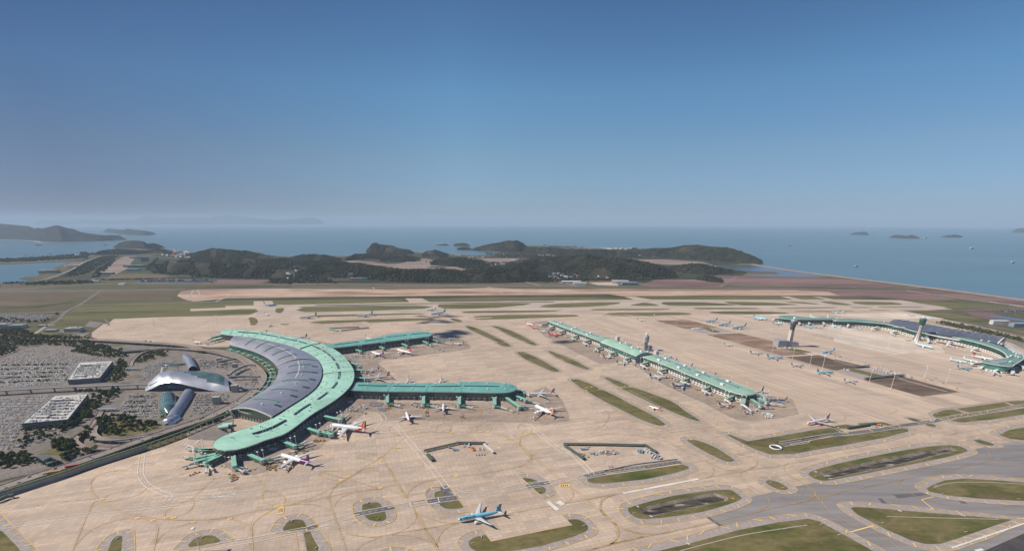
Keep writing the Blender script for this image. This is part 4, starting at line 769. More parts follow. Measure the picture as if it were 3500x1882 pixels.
# ---- straight piers
def pier(name, label, A, B, z, tipspec, matr, gm, bm, bulge=2.5, secs=(), nseg=24, slots=True, inset_=4, basez=7.5):
    """A near eave, B far eave (lists), tip = rounded end already in the lists"""
    T = thing(name, label, 'pier')
    a = resample(A, 60); b = resample(B, 60)
    mb = MB(); r = roof_vault(mb, a, b, z, z, lambda t: bulge*min(1, 8*(1-t)), 6); mb.grid([[(x,y,zz-1) for x,y,zz in q] for q in r], 0, True); mb.build('roof', matr, T)
    mb = MB(); mb.wall(a, z-1.4, z+.3); mb.wall(b, z-1.4, z+.3); mb.build('eave', m_trim, T)
    for s in ((a, b), (b, a)):
        w = [inset(p, q, inset_) for p, q in zip(*s)]; w2 = [inset(p, q, inset_+2.5) for p, q in zip(*s)]
        mb = MB(); mb.wall(w2, basez, z-.8, lean=w); mb.build('glass_wall', gm, T)
        mb = MB(); mb.wall(w2, 0, basez); mb.build('service_level', bm, T)
    mb = MB(); mb.wall([a[0], b[0]], 0, z-.5); mb.build('end_wall', gm, T)
    if slots:
        for t0, t1 in secs:
            i0, i1 = int(t0*59), int(t1*59); mb = MB(); pts = [a[i].lerp(b[i], .5) for i in range(i0, i1+1)]; rows = []
            for i, p in enumerate(pts):
                q = pts[min(i+1, len(pts)-1)]-pts[max(i-1, 0)]; nn = Vector((-q.y, q.x, 0)).normalized()
                rows.append([(p.x+nn.x*o2, p.y+nn.y*o2, zz) for o2, zz in ((2.2, z+bulge-.3),(1.7, z+bulge+1.3),(-1.7, z+bulge+1.3),(-2.2, z+bulge-.3))])
            mb.grid(rows, 0, False); mb.build('roof_skylight', m_sky, T)
            i = i0-1
            if i > 0: mb = MB(); mb.beam(up(a[i], z+.4), up(a[i].lerp(b[i], .5), z+bulge+.4), 2.2, .8); mb.beam(up(a[i].lerp(b[i], .5), z+bulge+.4), up(b[i], z+.4), 2.2, .8); mb.build('roof_joint', matr, T)
    return T, a, b
pa = catmull(L('J 186,203 565,215 950,218 1330,222 1700,229 1830,229 1900,222 1950,208 1982,190 1990,172', 22), 5)
pb = catmull(L('J 232,114 590,120 965,127 1330,120 1335,111 1600,110 1800,118 1880,125 1940,138 1975,153 1990,172', 22), 5)
P1, P1a, P1b = pier('straight_pier', 'near straight pier with teal roof and rounded right end', pa, pb, 22, None, m_teal, m_glass, m_base, 2.2, ((.02,.20),(.23,.42),(.45,.63),(.66,.86)))
pa = catmull(L('I 130,472 400,440 800,390 1160,346 1400,318 1560,297 1605,280 1625,258', 22), 5)
pb = catmull(L('I 45,418 370,372 720,330 980,270 1240,240 1390,224 1500,226 1580,238 1625,258', 22), 5)
P2, P2a, P2b = pier('straight_pier', 'far straight pier with teal roof partly under cloud shadow', pa, pb, 22, None, m_teal, m_louver, m_base, 2.2, ((.06,.27),(.31,.48),(.52,.70),(.73,.90)))
for T, a, b, idx in ((P1, P1a, P1b, (4,14,20,27,34,40,46,52)), (P2, P2a, P2b, (6,12,18,24,30,38,44))):
    for i in idx:
        for s in (.25, .78): p = a[i].lerp(b[i], s); link('roof_vent', vme, T, (p.x, p.y, 23.4), i*.7)
    p = a[52].lerp(b[52], .5); q = a[53]-a[51]; link('roof_frame', fme, T, (p.x, p.y, 24), math.atan2(q.y, q.x))
    for i in range(3, 54, 6):        # concrete wall fins between the gates
        c = (inset(a[i], b[i], 2)); dv = a[i+1]-a[i]; mb = MB(); mb.box((c.x, c.y, 4.2), (1.6, 5, 8.4), math.atan2(dv.y, dv.x)); mb.build('buttress', m_conc, T)
# connecting neck between crescent and piers
mb = MB(); nk = L('J 120,205 190,205 230,118 180,118', 17); mb.prism(nk, 0, 17); nk2 = L('I 60,470 150,500 60,425 0,440', 17)
o = mb.build('link_block', m_glass2, P1); mb = MB(); mb.prism(nk2, 0, 17); mb.build('link_block', m_glass2, P2)
# ---- satellite concourse
S1 = thing('satellite_concourse', 'long narrow island concourse with sage green roof and arched central hall', 'concourse')
sa1 = L('K 738,162 1000,262 1250,355 1510,450', 20); sb1 = L('K 800,138 1090,232 1350,325 1640,405', 20)
sa2 = catmull(L('K 2105,672 L 560,215 920,362 1240,490 1500,592 1640,632 1720,642 1800,636 1868,616', 20), 3); sb2 = catmull(L('K 2290,640 L 600,115 960,250 1300,370 1560,460 1740,530 1830,570 1868,616', 20), 3)
def hallpart(A, B, z, bulge, n, slots, nm='roof'):
    a, b = resample(A, n), resample(B, n); mb = MB(); r = roof_vault(mb, a, b, z, z, lambda t: bulge*min(1, 9*(1-t)+.25), 6); mb.grid([[(x,y,zz-1) for x,y,zz in q] for q in r], 0, True); mb.build(nm, m_sage, S1)
    mb = MB(); mb.wall(a, z-1.2, z+.25); mb.wall(b, z-1.2, z+.25); mb.build('eave', m_white, S1)
    for s in ((a, b), (b, a)):
        w = [inset(p, q, 3) for p, q in zip(*s)]; w2 = [inset(p, q, 5) for p, q in zip(*s)]
        mb = MB(); mb.wall(w2, 9, z-.8, lean=w); mb.build('glass_wall', m_glass, S1); mb = MB(); mb.wall(w2, 0, 9); mb.build('service_level', m_basew, S1)
    for t0, t1 in slots:
        i0, i1 = int(t0*(n-1)), int(t1*(n-1)); mb = MB(); rows = []
        for i in range(i0, i1+1):
            p = a[i].lerp(b[i], .55); q = a[min(i+1,n-1)]-a[i-1]; nn = Vector((-q.y, q.x, 0)).normalized(); rows.append([(p.x+nn.x*o2, p.y+nn.y*o2, zz) for o2, zz in ((3, z+bulge-.4),(2.4, z+bulge+1.4),(-2.4, z+bulge+1.4),(-3, z+bulge-.4))])
        mb.grid(rows, 0, False); mb.build('roof_skylight', M('blue_grey_skylight', (.22,.30,.34), .2, .3), S1)
        for s in (.28, .8):
            p = a[(i0+i1)//2].lerp(b[(i0+i1)//2], s); q = a[i1]-a[i0]; mb = MB(); mb.box((p.x, p.y, z+bulge*.7+1.6), (9, 5.5, 3.6), math.atan2(q.y, q.x)); mb.box((p.x, p.y, z+bulge*.7+3.5), (9.6, 6, .3), math.atan2(q.y, q.x)); mb.build('roof_unit', m_white, S1)
    return a, b
SA1, SB1 = hallpart(sa1, sb1, 20, 2, 30, ((.1,.36),(.4,.62),(.66,.9)))
SA2, SB2 = hallpart(sa2, sb2, 20, 2, 40, ((.1,.25),(.29,.44),(.49,.63),(.68,.86)))
ca = L('K 1510,455 1780,556 2040,662', 24); cb = L('K 1660,408 1960,500 2285,640', 24)
ca, cb = resample(ca, 14), resample(cb, 14); mb = MB(); r = roof_vault(mb, ca, cb, 22, 22, 9, 10); mb.grid([[(x,y,zz-1.2) for x,y,zz in q] for q in r], 0, True); mb.build('hall_roof', m_sage, S1)
for q in (0, 13):
    mb = MB(); n = 10
    for j in range(n):
        t, t2 = j/n, (j+1)/n; p, p2 = ca[q].lerp(cb[q], t), ca[q].lerp(cb[q], t2)
        mb.add([(p.x,p.y,0),(p2.x,p2.y,0),(p2.x,p2.y,21+9*math.sin(math.pi*t2)),(p.x,p.y,21+9*math.sin(math.pi*t))], [(0,1,2,3)], 0, [(t*40,0),(t2*40,0),(t2*40,30),(t*40,30)])
    mb.build('hall_end', M('blue_grey_panel', (.24,.27,.32), .5, vs=.1), S1); mb = MB(); arch(mb, ca[q], cb[q], 22, 22, 9, 3, 1.6, .1); mb.build('hall_arch', m_grey, S1)
for a_, b_ in ((ca, cb), (cb, ca)):
    w = [inset(p, q, 3) for p, q in zip(a_, b_)]; mb = MB(); mb.wall(w, 9, 21.5); mb.build('glass_wall', m_glass3, S1); mb = MB(); mb.wall([inset(p, q, 1) for p, q in zip(a_, b_)], 0, 9); mb.build('service_level', m_basew, S1)
mb = MB(); mb.wall(ca, 20.6, 22.4); mb.wall(cb, 20.6, 22.4); mb.build('eave', m_white, S1)
for i in (4, 7, 10): mb = MB(); arch(mb, ca[i], cb[i], 22, 22, 9, 5, 1, .7, .5, .8, 6); mb.build('hall_skylight', M('blue_grey_skylight', (.22,.30,.34)), S1)
for i in (5, 9, 12):
    for s in (.45, .85): p = ca[i].lerp(cb[i], s); mb = MB(); mb.box((p.x,p.y,22+9*math.sin(math.pi*s)+1), (7,5,3.4), BX); mb.box((p.x,p.y,22+9*math.sin(math.pi*s)+2.9), (7.5,5.4,.3), BX); mb.build('roof_unit', m_white, S1)
for x, y in ((1760,430), (2330,640)): 
    p = W('K', x, y, 14); mb = MB(); mb.box((p.x,p.y,12), (13,11,24), BX); mb.box((p.x,p.y,24.6), (14,12,1.2), BX); mb.tube((p.x,p.y,25),(p.x,p.y,31), 1, .6); mb.build('stair_block', m_trim, S1)
mb = MB(); mb.wall(resample([up(SA1[0],0), up(SB1[0],0)], 3), 0, 19); mb.build('end_wall', m_glass, S1)
# ---- far terminal
T2 = thing('long_terminal', 'distant long terminal with dark ribbed roof, teal glass front and hooked green roof band', 'terminal')
fr = catmull(L('M 1828,222 1900,232 2000,240 2200,242 2572,242 N 0,262 300,270 500,285 700,305 900,348 1060,395 1240,432 1560,470 1700,500 1850,535 2000,572 2150,620 2270,670 2330,722 2342,750', 22), 4)
bk = catmull(L('M 1832,197 1950,190 2040,195 2200,218 2572,222 N 0,235 300,238 500,258 700,280 800,300 1050,355 1250,400 1560,452 1750,470 1950,510 2130,560 2300,625 2430,690 2420,760', 22), 4)
F2, K2 = resample(fr, 70), resample(bk, 70)
mb = MB(); r = roof_vault(mb, F2, K2, 22, 23, 1.5, 5); mb.grid([[(x,y,zz-1) for x,y,zz in q] for q in r], 0, True); mb.build('roof', M('deep_green_roof', (.17,.33,.27), .5, .1, vs=.05), T2)
mb = MB()
for i in range(69): mb.beam(up(F2[i], 22), up(F2[i+1], 22), 1.6, 1.4)
mb.build('eave', m_white, T2)
mb = MB(); w2 = [inset(p, q, 9) for p, q in zip(F2, K2)]; mb.wall(w2, 8, 21, lean=[inset(p, q, 3) for p, q in zip(F2, K2)]); mb.build('glass_wall', m_glass3, T2)
mb = MB(); mb.wall([inset(p, q, 4) for p, q in zip(F2, K2)], 0, 8); mb.wall([inset(p, q, 9) for p, q in zip(F2, K2)], 8, 8.4); mb.build('service_level', m_basew, T2)
mb = MB(); mb.wall([inset(p, q, 3) for p, q in zip(K2, F2)], 0, 21); mb.build('landside_wall', m_glass2, T2)
hk = L('N 2342,748 2300,765 2200,782 2080,795 1995,796 1990,806 2060,832 2250,868 2400,880 2450,850 2572,765 2510,690 2430,640 2420,700', 22)
mb = MB(); hp = catmull(hk, 3, True); mb.prism(hp, 21, 22.6); mb.build('hook_roof', M('deep_green_roof', (.13,.30,.24)), T2)
mb = MB(); mb.wall(offset(hp, -4), 7, 21, closed=True); mb.build('hook_wall', m_glass3, T2); mb = MB(); mb.wall(offset(hp, -2.5), 0, 7, closed=True); mb.build('service_level', m_basew, T2)
mb = MB()
for i in range(len(hp)): mb.beam(up(hp[i], 22.4), up(hp[(i+1) % len(hp)], 22.4), 1.5, 1)
mb.build('eave', m_white, T2); mb = MB(); sk = catmull(L('N 2100,800 2180,795 2330,800 2340,820 2230,835', 23), 3, True); mb.prism(sk, 22.6, 24); mb.build('roof_skylight', m_grey, T2)
va = resample(catmull(L('N 740,292 1000,365 1300,430 1560,468 1750,480 1950,520 2215,572', 24), 4), 46); vb = resample(catmull(L('N 880,262 1010,268 1280,315 1600,375 1900,430 2150,480 2330,510', 24), 4), 46)
m_pur = seam_mat('purple_grey_roof', (.17,.18,.22), 0, 6, .4, .3, .7, uv=True)
mb = MB(); r = roof_vault(mb, va, vb, 25, 25, 9, 8); mb.build('vault_roof', m_pur, T2)
for i in range(2, 45, 3):
    mb = MB(); arch(mb, va[i], vb[i], 25, 25, 9, 4, .8, .5, .25, 1, 8); mb.build('roof_rib', M('pale_blue_metal', (.25,.28,.34), .4, .3), T2)
mb = MB(); arch(mb, va[45], vb[45], 25, 25, 9, 3.5, 1.6, .3); mb.build('hall_arch', m_white, T2)
mb = MB(); mb.wall([va[45], vb[45]], 0, 26); mb.wall(vb, 0, 25); mb.build('hall_wall', m_grey, T2)
mb = MB(); a2 = L('N 790,345 1020,350 1010,356 900,352', 24); mb.prism(a2, 24.5, 25.5); a2 = L('N 1200,432 1720,520 1690,530 1450,490', 24); mb.prism(a2, 24.5, 25.5); mb.build('canopy', m_white, T2)
mb = MB()
for k in range(14): p = W('N', 2310+k*14, 605+k*9, 23); mb.beam(p, p+Vector((26, 12, 1)), 3, 1)
mb.build('skylight_row', m_white, T2)
for x, y in ((30,265),(125,228),(690,280),(1205,395),(1265,400),(1345,418),(1455,437),(1395,432),(2000,530),(2100,545),(2440,690),(2360,760),(2400,740),(2465,745),(2500,760),(2390,820),(2470,712),(1095,365),(2270,580)): link('roof_vent', vme, T2, tuple(W('N', x, y, 24.5)), 0).scale = (2,2,1.3)
# ---- transport centre
TC = thing('transport_centre', 'silver swooping shell roofed transport centre with glass patches and crossing tubes', 'station')
m_silver = seam_mat('silver_shell', (.66,.67,.70), 0, 2.4, .30, .68, .85, uv=True, l=5, var=.2)
m_silver_d = seam_mat('blue_grey_shell', (.32,.34,.41), 0, 2, .38, .45, .8, uv=True, l=6)
m_bglass = facade_mat('blue_glass', (.03,.06,.12), (.10,.14,.2), 3, 3, .12, .12, .12)
m_tglass = facade_mat('green_grid_glass', (.03,.085,.09), (.13,.20,.21), 4, 4, .18, .18, .15)
fz = [0, 9, 21, 24, 21, 15, 9, 3, 0, 0]; 
ff = L('E 1600,1083 1690,1087 1790,1085 1880,1083 1980,1085 2080,1088 2190,1088 2300,1088 2420,1087 2530,1084'); bb = L('E 1600,1035 1680,985 1780,940 1880,930 2000,925 2120,922 2240,925 2350,930 2450,940 2530,985')
bz = [0, 2, 4, 4, 4, 4, 4, 4, 2, 0]; bulge = [3, 13, 20, 22, 24, 26, 28, 29, 28, 17]
def interp(lst, t): k = t*(len(lst)-1); i = min(int(k), len(lst)-2); return lst[i]+(lst[i+1]-lst[i])*(k-i)
FF, BB = resample(catmull(ff, 4), 40), resample(catmull(bb, 4), 40); rows = []
for i in range(40):
    t = i/39; z0, z1, bl = interp(fz, t), interp(bz, t), interp(bulge, t); rows.append([])
    for j in range(17):
        s = j/16; p = FF[i].lerp(BB[i], s); zz = z0*(1-s)+z1*s+bl*math.sin(math.pi*(s**.8)); rows[-1].append((p.x, p.y, max(.2, zz)))
mb = MB(); mb.grid(rows, lambda i, j: 1 if (13 < i < 37 and 1 < j < 12 and j > 6.5-(i-13)*.3) or (3 < i < 10 and 5 < j < 9) else (2 if i in (18, 22, 26, 30, 34) and 5 < j < 10 else 0), True); mb.build('shell_roof', [m_silver, m_tglass, m_silver], TC)
mb = MB(); 
for i in range(3, 26): a_, b_ = inset(FF[i], BB[i], 10), inset(FF[i+1], BB[i+1], 10); mb.add([(a_.x,a_.y,0),(b_.x,b_.y,0),(b_.x,b_.y,interp(fz,(i+1)/39)+8),(a_.x,a_.y,interp(fz,i/39)+8)], [(0,1,2,3)], 0, [(i*5,0),(i*5+5,0),(i*5+5,20),(i*5,20)])
mb.build('glass_front', m_bglass, TC)
def tube_roof(spec, w, h, name, mat, e0=1, e1=1, z=0):
    p = resample(catmull(L(spec), 5), 20); rows = []
    for i in range(20):
        d = p[min(i+1,19)]-p[max(i-1,0)]; nn = Vector((-d.y, d.x, 0)).normalized(); t = i/19; k = min(1, e0+t*4, e1+(1-t)*4); rows.append([(p[i].x+nn.x*w/2*k*math.cos(a), p[i].y+nn.y*w/2*k*math.cos(a), z+h*k*math.sin(a)) for a in [math.pi*j/10 for j in range(11)]])
    mb = MB(); mb.grid(rows, 0, True); return mb.build(name, mat, TC)
tube_roof('E 2080,1110 2010,1230 1940,1330 1900,1400 F 1690,110', 25, 13, 'tube_roof', m_silver_d); tube_roof('F 1730,90 1680,120 1640,150', 26, 12, 'tube_end', m_silver, .9, .3)
tube_roof('E 2130,860 2110,800 2080,750 2050,720', 24, 14, 'tube_roof', m_silver_d, 1, 1); tube_roof('E 1870,1345 1860,1260 1850,1170 1870,1130', 34, 18, 'glass_dome', m_tglass, .4, .5)
mb = MB(); dc = W('E', 1900, 787, 34); rows = []
for k in range(25): a_ = 2*math.pi*k/24; rows.append([(dc.x, dc.y, 36)] + [(dc.x+r*36*math.cos(a_), dc.y+r*13*math.sin(a_), 36-r*r*1.6) for r in (.5, 1)] + [(dc.x+34*math.cos(a_), dc.y+12*math.sin(a_), 33.2), (dc.x, dc.y, 32.6)])
mb.grid(rows, 0, True); mb.build('roof_disc', m_tglass, TC); mb = MB(); mb.beam((dc.x-20,dc.y-2,33), (dc.x-28,dc.y-16,12), 2.4, 1.5); mb.beam((dc.x-28,dc.y,33), (dc.x-28,dc.y-16,12), 1.5, 1.5); mb.beam((dc.x+14,dc.y-4,33), (dc.x+20,dc.y-10,20), 1.8, 1.5); mb.build('disc_leg', m_trim, TC)
mb = MB(); mb.prism(catmull(L('E 1780,1028 1900,1016 2030,1018 2040,1026 1900,1036', 9), 3, True), 8.4, 9.2); mb.tube(W('E',1830,1066), up(W('E',1830,1066), 9), .8); mb.build('entrance_canopy', m_trim, TC)
# covered links from the transport centre to the crescent
for k, s in enumerate(('G 350,855 550,845 760,850', 'G 330,830 420,760 560,700 700,690', 'G 340,900 430,960 600,1010 740,1020', 'G 190,640 420,600')):
    p = catmull(L(s, 8), 4); mb = MB()
    for i in range(len(p)-1): mb.beam(up(p[i], 10), up(p[i+1], 10), 6.5, 4.5)
    for i in range(0, len(p), 2): mb.tube(up(p[i], 0), up(p[i], 8), .8)
    mb.build('covered_walkway', M('walkway_roof', (.26,.26,.28), .6), label='grey elevated covered walkway, %s, left of the crescent' % ['straight one in the middle', 'upper curved one', 'lower curved one', 'short one by the far stair block'][k], cat='walkway')
for k, (c, x, y, w, h) in enumerate((('G',210,640,12,13),('G',425,710,13,11),('G',430,1050,15,17),('G',180,1215,16,17),('E',2400,1225,16,16))):
    if k == 4: continue
    p = W(c, x, y); mb = MB(); mb.box((p.x, p.y, h/2), (w, w*.8, h), .2); mb.box((p.x, p.y, h+.4), (w+1, w*.8+1, .8), .2)
    for zz in (.3, .6): mb.box((p.x, p.y-w*.41, h*zz), (w*.7, .3, h*.12), .2, 0)
    mb.build('stair_tower', M('stair_tower_panel', (.40,.37,.33), .7), label=['small pale stair tower at the far bend beside the upper parking', 'pale stair tower beside the upper curved walkway', 'larger pale stair tower beside the lower curved walkway', 'pale stair tower among parked cars nearest the silver tube'][k], cat='stair tower')
# ---- parking garages
m_gar = facade_mat('garage_wall', (.03,.03,.035), (.36,.34,.33), 60, 3.4, .02, .45, .7)
def garage(roofspec, z, label):
    T = thing('parking_garage', label, 'garage'); q = L(roofspec, z); mb = MB(); mb.prism(q, 0, z, 0, 1); mb.build('building', [m_gar, M('pale_deck', (.52,.50,.46), .8, vs=.05)], T)
    mb = MB()
    for i in range(4): mb.beam(up(q[i], z+.7), up(q[(i+1) % 4], z+.7), .8, 1.4)
    mb.build('parapet', m_trim, T)
    for s, t in ((.28,.22),(.35,.85)):
        c = q[0].lerp(q[1], s).lerp(q[3].lerp(q[2], s), t); mb = MB(); mb.box((c.x, c.y, z+1.8), (26, 7, 3.6), .03); mb.box((c.x, c.y, z+3.8), (27, 8, .4), .03); mb.build('stair_house', m_trim, T)
    for t in (.25,.36,.47,.58,.69,.8):
        a_ = q[0].lerp(q[3], t).lerp(q[1].lerp(q[2], t), .12); b_ = q[0].lerp(q[3], t).lerp(q[1].lerp(q[2], t), .74); mb = MB(); mb.beam(up(a_, z+2.8), up(b_, z+2.8), 4.2, .25)
        for k in range(7): c = a_.lerp(b_, (k+.5)/7); mb.tube(up(c, z), up(c, z+2.7), .2, n=5)
        mb.build('sun_canopy', m_louver, T)
    return q
GQ1 = garage('E 868,768 1240,752 1095,935 738,960', 13, 'upper multi storey car park with pale deck and rows of dark canopies')
GQ2 = garage('E 590,1135 968,1112 F 665,95 208,136', 14, 'lower multi storey car park in the left corner with cars on its pale deck')
# ---- airport towers
def tower_steel():
    b0 = W('M', 1958, 610); zt = top_z(b0, 'M', 215); T = thing('control_tower', 'tall concrete control tower with dark diamond shaped cab standing by the brown plots', 'control tower', tuple(b0))
    tp = zt-6; cb = 20; mb = MB()
    mb.box((0, 0, tp*.31), (14, 12, tp*.62), .3, 0, .85); mb.build('shaft', M('pale_concrete', (.55,.50,.44), .8, vs=.05), T)
    mb = MB(); n = 6; mb.lathe([(5.5, tp*.60),(8.5, tp*.66),(10, tp*.8),(12.5, tp*.88),(12.5,tp*.9),(9, tp*.93)], n=n); mb.build('cab', facade_mat('tower_cab', (.05,.07,.07), (.2,.24,.24), 3, 3, .2, .15), T)
    mb = MB(); mb.lathe([(9.5, tp*.93),(11, tp*.96),(8, tp*.98),(5, tp),(.1, tp)], n=12); mb.build('cab_roof', m_grey, T); mb = MB(); mb.lathe([(0.1, tp-1),(3.5, tp+1),(4.2, tp+4),(3, tp+7),(.1, tp+8)], n=12); mb.build('radome', m_white, T)
    mb = MB(); mb.box((-27, 3, 11), (34, 26, 22), .1); mb.box((16, 4, 7), (26, 22, 14), .1); mb.box((-27,3,22.4), (35,27,.8), .1); mb.build('base_building', m_grey, T)
def tower_twin():
    b0 = W('N', 1120, 525); zt = top_z(b0, 'N', 200); T = thing('control_tower', 'white ribbed flaring apron tower with green cab before the distant long terminal', 'control tower', tuple(b0)); mb = MB(); z = zt
    mb.lathe([(11, 0),(8, z*.12),(6, z*.3),(5, z*.5),(5.6, z*.66)], n=14); mb.build('shaft', m_white, T)
    for k in range(8): a_ = k*math.pi/4; mb = MB(); pr = None
    for k in range(10):
        a_ = k*math.pi/5; mb = MB(); pts = [(12.5,0),(9,z*.12),(6.8,z*.3),(5.6,z*.5),(6.2,z*.66)]
        for (r0,z0),(r1,z1) in zip(pts, pts[1:]): mb.beam((r0*math.cos(a_),r0*math.sin(a_),z0),(r1*math.cos(a_),r1*math.sin(a_),z1), 1.2, 1.2)
        mb.build('shaft_rib', M('brown_rib', (.20,.16,.14), .6), T)
    mb = MB(); mb.lathe([(6, z*.64),(10, z*.72),(9.5, z*.78),(11, z*.82),(8, z*.84)], n=14); mb.build('lower_cab', m_glz, T); mb = MB(); mb.lathe([(8, z*.83),(12, z*.88),(11, z*.9),(5, z*.92),(.1,z*.92)], n=14); mb.build('cab', m_glass3, T)
    mb = MB(); mb.lathe([(.1, z*.91),(3.4, z*.93),(4, z*.96),(2.6, z*.99),(.1, z)], n=10); mb.build('radome', m_white, T)
def tower_ramp():
    b0 = W('K', 2170, 590); zt = top_z(b0, 'K', 330); z = zt; T = thing('ramp_tower', 'grey round ramp tower with stacked ring decks and white dome beside the sage roofed concourse', 'control tower', tuple(b0)); mb = MB()
    mb.lathe([(6, 0),(6, z*.5),(7, z*.52)], n=10); mb.build('shaft', M('blue_grey_panel', (.24,.27,.32)), T); mb = MB(); mb.box((12, -3, z*.13), (14, 12, z*.26), .3); mb.box((12,-3,z*.265), (15,13,.6), .3); mb.build('annex', M('blue_grey_panel', (.24,.27,.32)), T)
    for k in (.50,.60,.70):
        mb = MB(); mb.lathe([(6.5, z*k),(9.5, z*(k+.02)),(9.5, z*(k+.045)),(7, z*(k+.05))], n=16); mb.build('deck_ring', m_trim, T); mb = MB(); mb.lathe([(7, z*(k+.045)),(7.8, z*(k+.1))], n=14); mb.build('glazing', m_glz, T)
    mb = MB(); mb.lathe([(8.5, z*.79),(9.8, z*.81),(5, z*.84),(3, z*.88),(.1,z*.88)], n=14); mb.build('cab_roof', m_grey, T); mb = MB(); mb.lathe([(.1, z*.86),(3.8, z*.89),(4.4, z*.94),(3, z*.99),(.1, z)], n=12); mb.build('radome', m_white, T)
tower_steel(); tower_twin(); tower_ramp()
# ---- elevated roads and the railway viaduct
def viaduct(name, label, spec, w, z, mats, cols=40, rail=None, zend=None, sm=5, thick=1.4, cat='viaduct', green=False):
    T = thing(name, label, cat); p0 = L(spec, z); p = resample(catmull(p0, sm), 70); n = len(p)
    def hz(i): return z if zend is None else z+(zend-z)*max(0, (i/(n-1)-.45)/.55)
    def sidepts(o): 
        out = []
        for i in range(n):
            d = p[min(i+1,n-1)]-p[max(i-1,0)]; nn = Vector((-d.y, d.x, 0)).normalized(); out.append((p[i]+nn*o, hz(i)))
        return out
    a, b = sidepts(w/2), sidepts(-w/2); mb = MB(); rows = [[(x.x,x.y,h-thick),(x.x,x.y,h),(y.x,y.y,h2),(y.x,y.y,h2-thick),(x.x,x.y,h-thick)] for (x,h),(y,h2) in zip(a, b)]
    mb.grid(rows, 0, False); mb.build('deck', mats[0], T)
    for s in ((a, w/2), (b, -w/2)):
        mb = MB(); q = sidepts(s[1]*.985); 
        for (x,h),(y,h2) in zip(q, q[1:]): mb.beam((x.x,x.y,h+.6),(y.x,y.y,h2+.6), .5, 1.3)
        mb.build('parapet', mats[1], T)
    mb = MB(); L_ = plen(p); k = int(L_/cols)
    for i in range(k):
        j = int((i+.5)/k*(n-1)); h = hz(j)
        if h > 3: d = p[min(j+1,n-1)]-p[j-1]; mb.box((p[j].x, p[j].y, (h-thick)/2), (2.4, w*.3, h-thick), math.atan2(d.y, d.x)); mb.box((p[j].x, p[j].y, h-thick-.7), (2.6, w*.8, 1.2), math.atan2(d.y, d.x))
    if k: mb.build('pillars', m_conc, T)
    mb = MB(); 
    for o in (-w/6, w/6): ln(mb, [up(x, h+.06) for x, h in sidepts(o)], .5, 0, 0) if False else None
    return T, p
m_deck = ground_mat('road_deck', [(.24,.20,.175), (.33,.28,.24)], .02, .15, .9)
m_gpan = seam_mat('green_noise_panel', (.13,.18,.10), 0, 3, .5, 0, .6, uv=True, l=3)
VR1, vp = viaduct('elevated_road', 'long elevated departures road curving inside the crescent and running down to the left corner', 'G -60,470 150,480 330,515 520,590 680,700 760,770 800,850 770,930 690,1030 570,1125 400,1225 200,1330 F 2030,75 1800,150 1500,250 1200,355 900,460 600,560 300,655 0,757 -400,890', 23, 9, [m_deck, m_conc], 42, zend=7)
viaduct('elevated_road', 'elevated approach road passing above the trees behind the far parking', 'G -60,470 E 2100,590 1900,565 1600,548 1300,530 1000,512 700,500 300,488 -200,480', 20, 8.5, [m_deck, m_conc], 45, zend=1.5)
viaduct('ramp_road', 'inner curved ramp road under the departures road above the parking rows', 'E 2576,712 2400,665 2200,632 1950,608 1750,612 1560,650 1460,720 1430,780', 10, 7, [m_deck, m_conc], 40, zend=.8)
viaduct('ramp_road', 'outer loop ramp curling round a small wooded knoll beside the elevated road', 'F 1400,305 1150,372 950,375 820,360 750,325 735,290 780,240 850,195 900,150 950,60 990,-20', 11, 6.5, [m_deck, M('rust_barrier', (.38,.22,.16), .7)], 40, zend=.8)
viaduct('ramp_road', 'inner loop ramp on pillars wrapping the lawn beside the elevated road', 'F 1600,220 1350,265 1150,290 1000,285 930,250 915,205 950,130 1020,60 1060,0', 11, 7.5, [m_deck, m_conc], 36, zend=.8)
m_gpan2 = M('green_panel', (.17,.24,.13), .5, .1, vs=.15)
TB = thing('noise_barrier', 'green panelled barrier on a concrete wall along the elevated road edge', 'barrier'); e = resample(catmull(L('F -300,890 0,800 300,705 600,610 900,505 1250,395 1560,290 1850,185 2050,100 2299,10', 10.5), 4), 60); 
mb = MB(); mb.wall([up(v,0) for v in e[:34]], 0, 7.5); mb.build('retaining_wall', m_conc, TB)
mb = MB()
for i in range(59): mb.beam(up(e[i], 10.5), up(e[i+1], 10.5), 2.6, .3); mb.wall([up(e[i],0), up(e[i+1],0)], 7.4, 10.4); mb.beam(up(e[i], 7), up(e[i], 11.6), .5, .5)
mb.build('green_panel', m_gpan2, TB); mb = MB()
for i in range(34, 60, 2): mb.tube(up(e[i], 0), up(e[i], 7.5), 1.1, 1.5); 
mb.build('pillars', m_conc, TB)
viaduct('railway_viaduct', 'straight pale railway viaduct on pillars leading left from the silver shell building', 'E -300,1092 0,1075 350,1055 700,1036 1050,1024 1350,1014 1640,1002', 10, 12, [M('rail_deck', (.30,.29,.29), .8, vs=.05), m_trim], 48, sm=3)
VV, vq = viaduct('railway_viaduct', 'distant maglev railway viaduct curving past the bay and inland sheds', 'A 0,702 200,688 380,660 520,615 640,565 740,505 860,460 960,445 1100,442 1180,438', 14, 14, [m_conc, m_trim], 60)
mb = MB(); p = W('A', 640, 560); mb.box((p.x,p.y,20), (90,26,12), .9); mb.box((p.x,p.y,27), (100,34,2), .9); mb.build('station', m_trim, VV)
viaduct('sea_bridge', 'long low bridge crossing the strait to the wooded island', 'A 650,322 800,312 950,304 1110,306', 22, 22, [m_conc, m_trim], 180)
